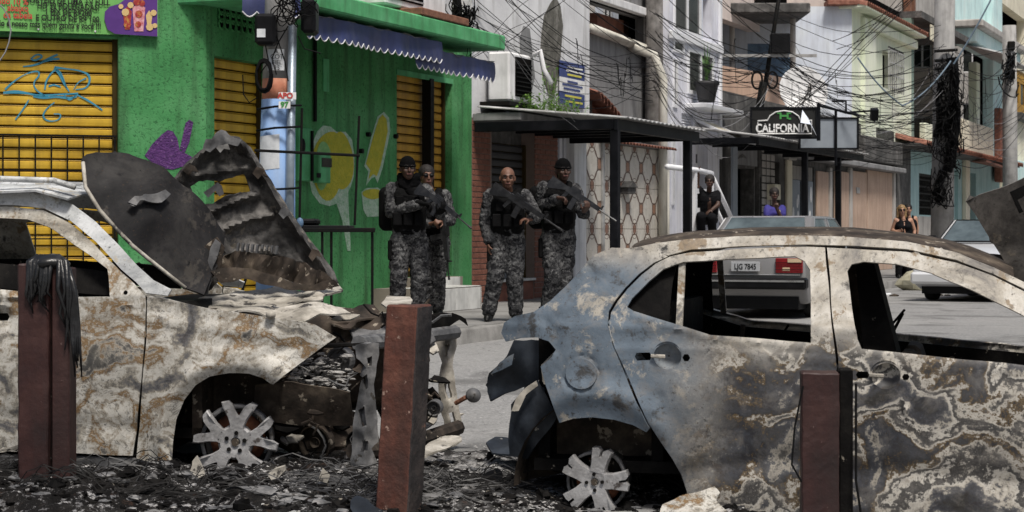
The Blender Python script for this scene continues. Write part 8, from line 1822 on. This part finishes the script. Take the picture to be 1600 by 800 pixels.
def soldier(name, label, px, d, hd, sh, el, wr, hip, kn, an, skin, hat, yaw=0, hands=((0, 0), (0, 0)), pack=False, scarf=False, glasses=False, zf=PZ, gloves=False, curl=(1.1, 1.1), hs=1.06):
    """joints given as points in local space; index 0 is the arm or leg on the picture's left"""
    M = Man(name, label, px, d, zf, 'armed officers on the pavement'); q = lambda j: M.q(*j)
    H = q(hd); S = [q(j) for j in sh]; E = [q(j) for j in el]; Wr = [q(j) for j in wr]; Hp = [q(j) for j in hip]; K = [q(j) for j in kn]; A = [Vector(q(j)) for j in an]
    nb = (S[0] + S[1]) / 2 + Vector((0, .01, .07)); ch = (S[0] + S[1]) / 2 + Vector((0, 0, -.14)); pel = (Hp[0] + Hp[1]) / 2 + Vector((0, 0, .06))
    # body: one skin, head to feet
    b = MB(); HM = head(b, H, yaw, 0, hs); cap(b, nb - Vector((0, 0, .05)), H + Vector((0, .015, -.07)), .062, .055); cap(b, ch, pel, .12, .11); 
    for i in (0, 1):
        cap(b, S[i], ch, .05, .09); chain(b, [S[i], E[i], Wr[i]], [.045, .036, .026]); chain(b, [Hp[i], K[i], A[i]], [.07, .05, .036]); cap(b, pel, Hp[i], .1, .07); cap(b, A[i], Vector((A[i].x, A[i].y - .05, .05)), .034, .028)
        if not gloves: hand(b, Wr[i], hands[i][0], hands[i][1], curl[i])
    body = remesh(b, 'body', skin, M.t, .0085, 1)
    face(body, HM, MT['lip'], glasses, hs)
    if gloves:
        for i in (0, 1): g = MB(); hand(g, Wr[i], hands[i][0], hands[i][1], curl[i], 1.15); cap(g, Wr[i], Wr[i] - Vector(hands[i][0]).normalized() * .05, .034, .036); remesh(g, 'glove', MT['black_nylon'], M.t, .009, 1)
    # uniform
    u = MB(); cap(u, ch + Vector((-.06, 0, .02)), pel + Vector((-.05, 0, .0)), .145, .135); cap(u, ch + Vector((.06, 0, .02)), pel + Vector((.05, 0, .0)), .145, .135)
    for i in (0, 1):
        cap(u, S[i], ch, .075, .12); chain(u, [S[i], E[i], Wr[i] + (E[i] - Wr[i]) * .12], [.084, .070, .054]); cap(u, pel, Hp[i], .135, .115); chain(u, [Hp[i], K[i], A[i] + Vector((0, 0, -.005))], [.120, .094, .082])
        cap(u, Hp[i] + (K[i] - Hp[i]) * .45 + Vector((-.05 if i == 0 else .05, 0, 0)), Hp[i] + (K[i] - Hp[i]) * .75 + Vector((-.05 if i == 0 else .05, 0, 0)), .06, .062)
    remesh(u, 'uniform', MT['camo'], M.t, .0125, 2, .010, 11)
    # load bearing vest with pouches
    v = MB(); up = (ch - pel).normalized()
    for k in (-1, 1): cap(v, ch + Vector((k * .075, -.03, .07)), pel + Vector((k * .065, -.03, .10)), .125, .128); cap(v, (S[0] if k < 0 else S[1]) * .62 + nb * .38 + Vector((0, -.02, .02)), ch + Vector((k * .08, -.05, .05)), .055, .09)
    vest = remesh(v, 'vest', MT['black_nylon'], M.t, .0125, 2, .006, 14)
    rn = random.Random(px)
    for k in range(3): c = pel + Vector(((-.12, .0, .12)[k], -.175 - (.02 if k == 1 else 0), .18)); mb = MB(); mb.bbox(c.x - .05, c.x + .05, c.y - .035, c.y + .03, c.z - .08, c.z + .07, .012); mb.build('pouch', MT['black_nylon'], vest)
    for k in range(2): c = ch + Vector(((-.09, .09)[k], -.175, .02)); mb = MB(); mb.bbox(c.x - .045, c.x + .045, c.y - .02, c.y + .03, c.z - .06, c.z + .05, .01); mb.build('pouch', MT['black_nylon'], vest)
    bl = MB(); 
    pts = [pel + Vector((.165 * math.cos(a * .3927), .135 * math.sin(a * .3927), .02)) for a in range(17)]; bl.tube(pts, .026, 6, flat=.5); bl.build('belt', MT['black_nylon'], M.t)
    c = Hp[0] + Vector((-.11, -.02, -.12)); mb = MB(); mb.bbox(c.x - .03, c.x + .03, c.y - .07, c.y + .07, c.z - .11, c.z + .12, .015); mb.build('holster', MT['black_nylon'], M.t)
    # knee pads, boots, headwear
    for i in (0, 1): mb = MB(); mb.ball(K[i] + Vector((0, -.05, 0)), .07, .05, .09, 10, 8); mb.build('knee_pad', MT['camo'], M.t, smooth=True)
    boots(M, A, [(-.15, -1, 0), (.2, -1, 0)])
    hh = MB()
    if hat == 'beanie':
        t = MB(); t.ball((0, 0, 0), .086 * hs, .106 * hs, .096 * hs, 16, 12); t.v = [(x, y, max(z, -.02 - .028 * (y < 0) * 0)) for x, y, z in t.v]; hh.add([HM @ (Vector(p) + Vector((0, .012, .046)) * hs) for p in t.v], t.f)
        t = MB(); t.tube([Vector((.084 * hs * math.cos(a * .3927), .104 * hs * math.sin(a * .3927), .012 * math.sin(a * .3927))) for a in range(17)], .013 * hs, 6); hh.add([HM @ (Vector(p) + Vector((0, .012, .036)) * hs) for p in t.v], t.f)
        if name == 'person' and pack: t = MB(); t.ball((0, 0, 0), .06, .05, .09, 10, 8); hh.add([HM @ (Vector(p) + Vector((.0, .075, -.03))) for p in t.v], t.f)
        remesh(hh, 'beanie', MT['black_knit'], M.t, .009, 1)
    elif hat == 'hair':
        t = MB(); t.ball((0, 0, 0), .088 * hs, .106 * hs, .088 * hs, 16, 12); t.v = [(x, y, z) for x, y, z in t.v]; hh.add([HM @ (Vector(p) + Vector((0, .022, .050)) * hs) for p in t.v], t.f); remesh(hh, 'hair', MT['hair_dk'], M.t, .009, 1, .004, 60)
    if scarf:
        s_ = MB()
        for k in range(4): s_.tube([nb + Vector((.10 * math.cos(a * .45 + k), .09 * math.sin(a * .45 + k) - .01, .0 + .03 * k - .01 + .012 * math.sin(a))) for a in range(15)], .036, 8)
        cap(s_, nb + Vector((-.06, -.08, .0)), nb + Vector((.08, -.11, -.16)), .06, .05); remesh(s_, 'scarf', MT['black_knit'], M.t, .011, 2, .006, 16)
    if pack:
        p_ = MB(); c = ch + Vector((-.17, .19, -.02)); p_.bbox(c.x - .18, c.x + .14, c.y - .09, c.y + .10, c.z - .30, c.z + .20, .05); po = p_.build('backpack', MT['black_nylon'], M.t); bev(po, .03, 2)
    # patch on the sleeve
    c = S[0] * .65 + E[0] * .35; pm = MB(); pm.ball(c + Vector((-.058, -.035, 0)), .02, .02, .045, 8, 6); pm.build('sleeve_patch', MT['black_nylon'], M.t)
    return M
D1, D2, D3, D4 = 21.6, 22.7, 21.9, 22.1
# officer with scarf and rifle, left
m1 = soldier('person', 'officer in grey camouflage with black beanie and scarf holding a rifle across the chest', 640, D1, (637, 264, -.05), ((613, 296, 0), (664, 298, .05)), ((611, 331, -.05), (686, 335, -.1)), ((659, 318, -.30), (685, 333, -.34)), ((626, 375, 0), (652, 375, .03)), ((623, 432, -.05), (655, 433, .0)), ((620, 483, .02), (652, 484, .05)), MT['skin_d'], 'beanie', yaw=R(14), hands=(((.8, -.3, -.15), (0, -.3, -1)), ((.5, -.6, .4), (-.2, .6, .6))), pack=True, scarf=True, gloves=True)
rifle('black rifle held across the chest by the officer with the scarf', P(655, 291, D1 - .22), P(735, 358, D1 - .55), (.35, .1, 1))
# officer behind, sunglasses
m2 = soldier('person', 'officer in sunglasses half hidden behind the officer with the scarf', 672, D2, (667, 276, 0), ((650, 306, .02), (694, 307, .05)), ((648, 345, .0), (704, 344, .0)), ((672, 350, -.25), (690, 346, -.28)), ((662, 378, .0), (688, 378, .0)), ((662, 430, -.05), (684, 432, .0)), ((662, 476, .02), (684, 477, .05)), MT['skin_m'], 'hair', yaw=R(16), hands=(((.6, -.3, .1), (0, -.3, -1)), ((-.3, -.8, .1), (-.5, 0, -.6))), glasses=True)
rifle('black rifle hanging muzzle down from the officer in sunglasses', P(689, 322, D2 - .30), P(700, 437, D2 - .35), (.9, -.3, .2))
# bald officer in the middle
m3 = soldier('person', 'bald officer in grey camouflage standing with one arm hanging, rifle slung across chest', 791, D3, (793, 279, -.05), ((766, 306, 0), (820, 307, 0)), ((758, 347, .03), (838, 339, -.02)), ((764, 380, -.05), (830, 343, -.25)), ((780, 377, 0), (805, 377, 0)), ((774, 434, -.05), (804, 434, -.03)), ((764, 484, 0), (806, 486, .04)), MT['skin_m'], None, yaw=R(4), hands=(((.05, -.1, -1), (1, -.2, 0)), ((-.9, -.3, .05), (0, .1, -1))), curl=(.5, .8))
rifle('black rifle slung across the bald officer', P(772, 289, D3 - .22), P(876, 361, D3 - .42), (.35, -.1, 1))
# officer with beanie, right
m4 = soldier('person', 'officer in black knit cap with rifle beside the ornamental tiles', 872, D4, (880, 267, -.05), ((850, 294, 0), (897, 297, .05)), ((846, 325, .02), (912, 334, -.06)), ((872, 309, -.30), (913, 330, -.38)), ((860, 372, 0), (884, 372, 0)), ((864, 430, -.08), (882, 425, 0)), ((856, 478, .02), (884, 480, .05)), MT['skin_d'], 'beanie', yaw=R(16), hands=(((.8, -.4, -.1), (0, -.3, -1)), ((.3, -.6, .5), (-.3, .5, .7))), pack=True)
rifle('black rifle pointed to the right by the officer in the knit cap', P(862, 279, D4 - .25), P(961, 347, D4 - .50), (.35, .1, 1))

def bystander(name, label, px, d, zf, hd, sh, el, wr, hip, kn, an, skin, top_m, leg_m, hair_m=None, yaw=0, sleeve=.5, hair_long=False, hands=((0, -.2, -1), (0, -.2, -1)), curl=(.5, .5), group=None, fem=False, glasses=False):
    M = Man(name, label, px, d, zf, group); q = lambda j: M.q(*j); H = q(hd); S = [q(j) for j in sh]; E = [q(j) for j in el]; Wr = [q(j) for j in wr]; Hp = [q(j) for j in hip]; K = [q(j) for j in kn]; A = [q(j) for j in an]
    nb = (S[0] + S[1]) / 2 + Vector((0, .01, .06)); ch = (S[0] + S[1]) / 2 + Vector((0, 0, -.13)); pel = (Hp[0] + Hp[1]) / 2 + Vector((0, 0, .05))
    b = MB(); HM = head(b, H, yaw); cap(b, nb - Vector((0, 0, .04)), H + Vector((0, .015, -.07)), .052, .046); cap(b, ch, pel, .125, .12); cap(b, ch + Vector((.06, 0, 0)), pel + Vector((.05, 0, 0)), .11, .11); cap(b, ch + Vector((-.06, 0, 0)), pel + Vector((-.05, 0, 0)), .11, .11)
    for i in (0, 1): cap(b, S[i], ch, .055, .1); chain(b, [S[i], E[i], Wr[i]], [.052, .042, .030]); chain(b, [Hp[i], K[i], A[i]], [.08, .055, .04]); cap(b, pel, Hp[i], .1, .08); hand(b, Wr[i], hands[i][0] if isinstance(hands[i][0], tuple) else hands[i], hands[i][1] if isinstance(hands[i][0], tuple) else (0, -1, 0), curl[i]); cap(b, A[i], Vector((A[i].x, A[i].y - .05, .05)), .034, .028)
    if fem:
        for k in (-1, 1): b.ball(ch + Vector((k * .075, -.10, -.02)), .07, .06, .065, 10, 8)
    body = remesh(b, 'body', skin, M.t, .010, 1); face(body, HM, MT['lip'], glasses)
    u = MB(); 
    for k in (-1, 1): cap(u, ch + Vector((k * .065, 0, .01 if fem else .04)), pel + Vector((k * .06, 0, 0)), .130, .130)
    if fem:
        for k in (-1, 1): u.ball(ch + Vector((k * .075, -.105, -.025)), .078, .066, .07, 10, 8); u.tube([nb + Vector((k * .085, -.03, .0)), ch + Vector((k * .08, -.12, .03))], .022, 6); u.tube([nb + Vector((k * .085, -.03, .0)), ch + Vector((k * .08, .08, .03))], .022, 6)
    else:
        for i in (0, 1): cap(u, S[i], ch, .072, .12); cap(u, S[i], S[i] + (E[i] - S[i]) * sleeve, .070, .068)
    remesh(u, 'top', top_m, M.t, .0125, 2, .006, 10)
    l = MB(); 
    for i in (0, 1): cap(l, pel, Hp[i], .135, .115); chain(l, [Hp[i], K[i], A[i]], [.115, .085, .072])
    remesh(l, 'trousers', leg_m, M.t, .0125, 2, .006, 10); boots(M, A, [(-.1, -1, 0), (.1, -1, 0)])
    if hair_m:
        h = MB(); t = MB(); t.ball((0, 0, 0), .090, .108, .090, 16, 12); h.add([HM @ (Vector(p) + Vector((0, .024, .046))) for p in t.v], t.f)
        if hair_long:
            for k in (-1, 1): cap(h, HM @ Vector((k * .075, .03, .04)), HM @ Vector((k * .085, .03, -.14)), .038, .03)
            cap(h, HM @ Vector((0, .08, .03)), HM @ Vector((0, .09, -.17)), .07, .06)
        remesh(h, 'hair', hair_m, M.t, .010, 1, .005, 45)
    return M
dk = MT['black_top']
DB = 35.2
b1 = bystander('person', 'man in blue football shirt with his hand at his chin in the doorway', 1210, DB, .72, (1210, 304, 0), ((1199, 326, 0), (1222, 326, 0)), ((1198, 345, -.15), (1223, 346, -.1)), ((1214, 345, -.25), (1214, 326, -.2)), ((1203, 376, 0), (1218, 376, 0)), ((1203, 402, 0), (1218, 402, 0)), ((1203, 416, 0), (1218, 416, 0)), MT['skin_d'], MT['blue_shirt'], dk, MT['hair_dk'], hands=(((.9, 0, .1), (0, -1, 0)), ((-.2, -.3, 1), (0, -1, 0))), curl=(.6, 1.3))
em = MB(); e_ = b1.q(1217, 331, -.15); em.ball(e_, .03, .01, .04, 8, 6); em.build('shirt_crest', MT['ink_yellow'], b1.t)
stp = MB(); c = P(1208, 0, DB + .2); stp.bbox(c.x - .7, c.x + .9, c.y - .5, c.y + .9, PZ, .72, .02); stp.build('entrance_step', MT['bare'], None, label='raised concrete step under the man in the blue shirt', cat='step')
DP = 34.6
b2 = bystander('person', 'man in dark clothes crouching behind the white porch railing with one arm raised', 1103, DP, 1.30, (1109, 284, -.1), ((1096, 302, 0), (1120, 303, 0)), ((1089, 290, -.05), (1122, 320, -.1)), ((1091, 273, -.1), (1112, 328, -.2)), ((1098, 343, .1), (1112, 343, .1)), ((1095, 338, -.45), (1112, 340, -.45)), ((1096, 366, -.3), (1113, 366, -.3)), MT['skin_d'], dk, dk, MT['hair_dk'], yaw=R(-10), hands=(((0, -.1, 1), (1, 0, 0)), ((-.6, -.4, -.3), (0, 0, -1))))
DW = 43.0
w2 = bystander('person', 'dark haired woman standing close behind the blonde woman', 1421, DW + .35, PZ, (1419, 327.5, 0), ((1410, 341, 0), (1430, 341, 0)), ((1408, 357, 0), (1433, 358, 0)), ((1410, 371, 0), (1432, 372, 0)), ((1414, 377, 0), (1426, 377, 0)), ((1414, 405, 0), (1426, 405, 0)), ((1414, 429, 0), (1426, 429, 0)), MT['skin_l'], dk, dk, MT['hair_dk'], fem=True, hair_long=False, group='women by the turquoise house')
w1 = bystander('person', 'blonde woman in a black tank top with her hand on her hip near the pole', 1411, DW, PZ, (1409, 329, 0), ((1400, 344, 0), (1423, 344, 0)), ((1394, 360, .05), (1429, 360, .03)), ((1401, 362, -.1), (1428, 374, -.05)), ((1405, 380, 0), (1420, 380, 0)), ((1405, 407, 0), (1419, 407, 0)), ((1404, 430, 0), (1420, 430, 0)), MT['skin_l'], dk, dk, MT['hair_b'], fem=True, hair_long=True, glasses=True, hands=(((.7, -.3, .2), (0, -1, 0)), ((0, -.2, -1), (-1, 0, 0))), group='women by the turquoise house')
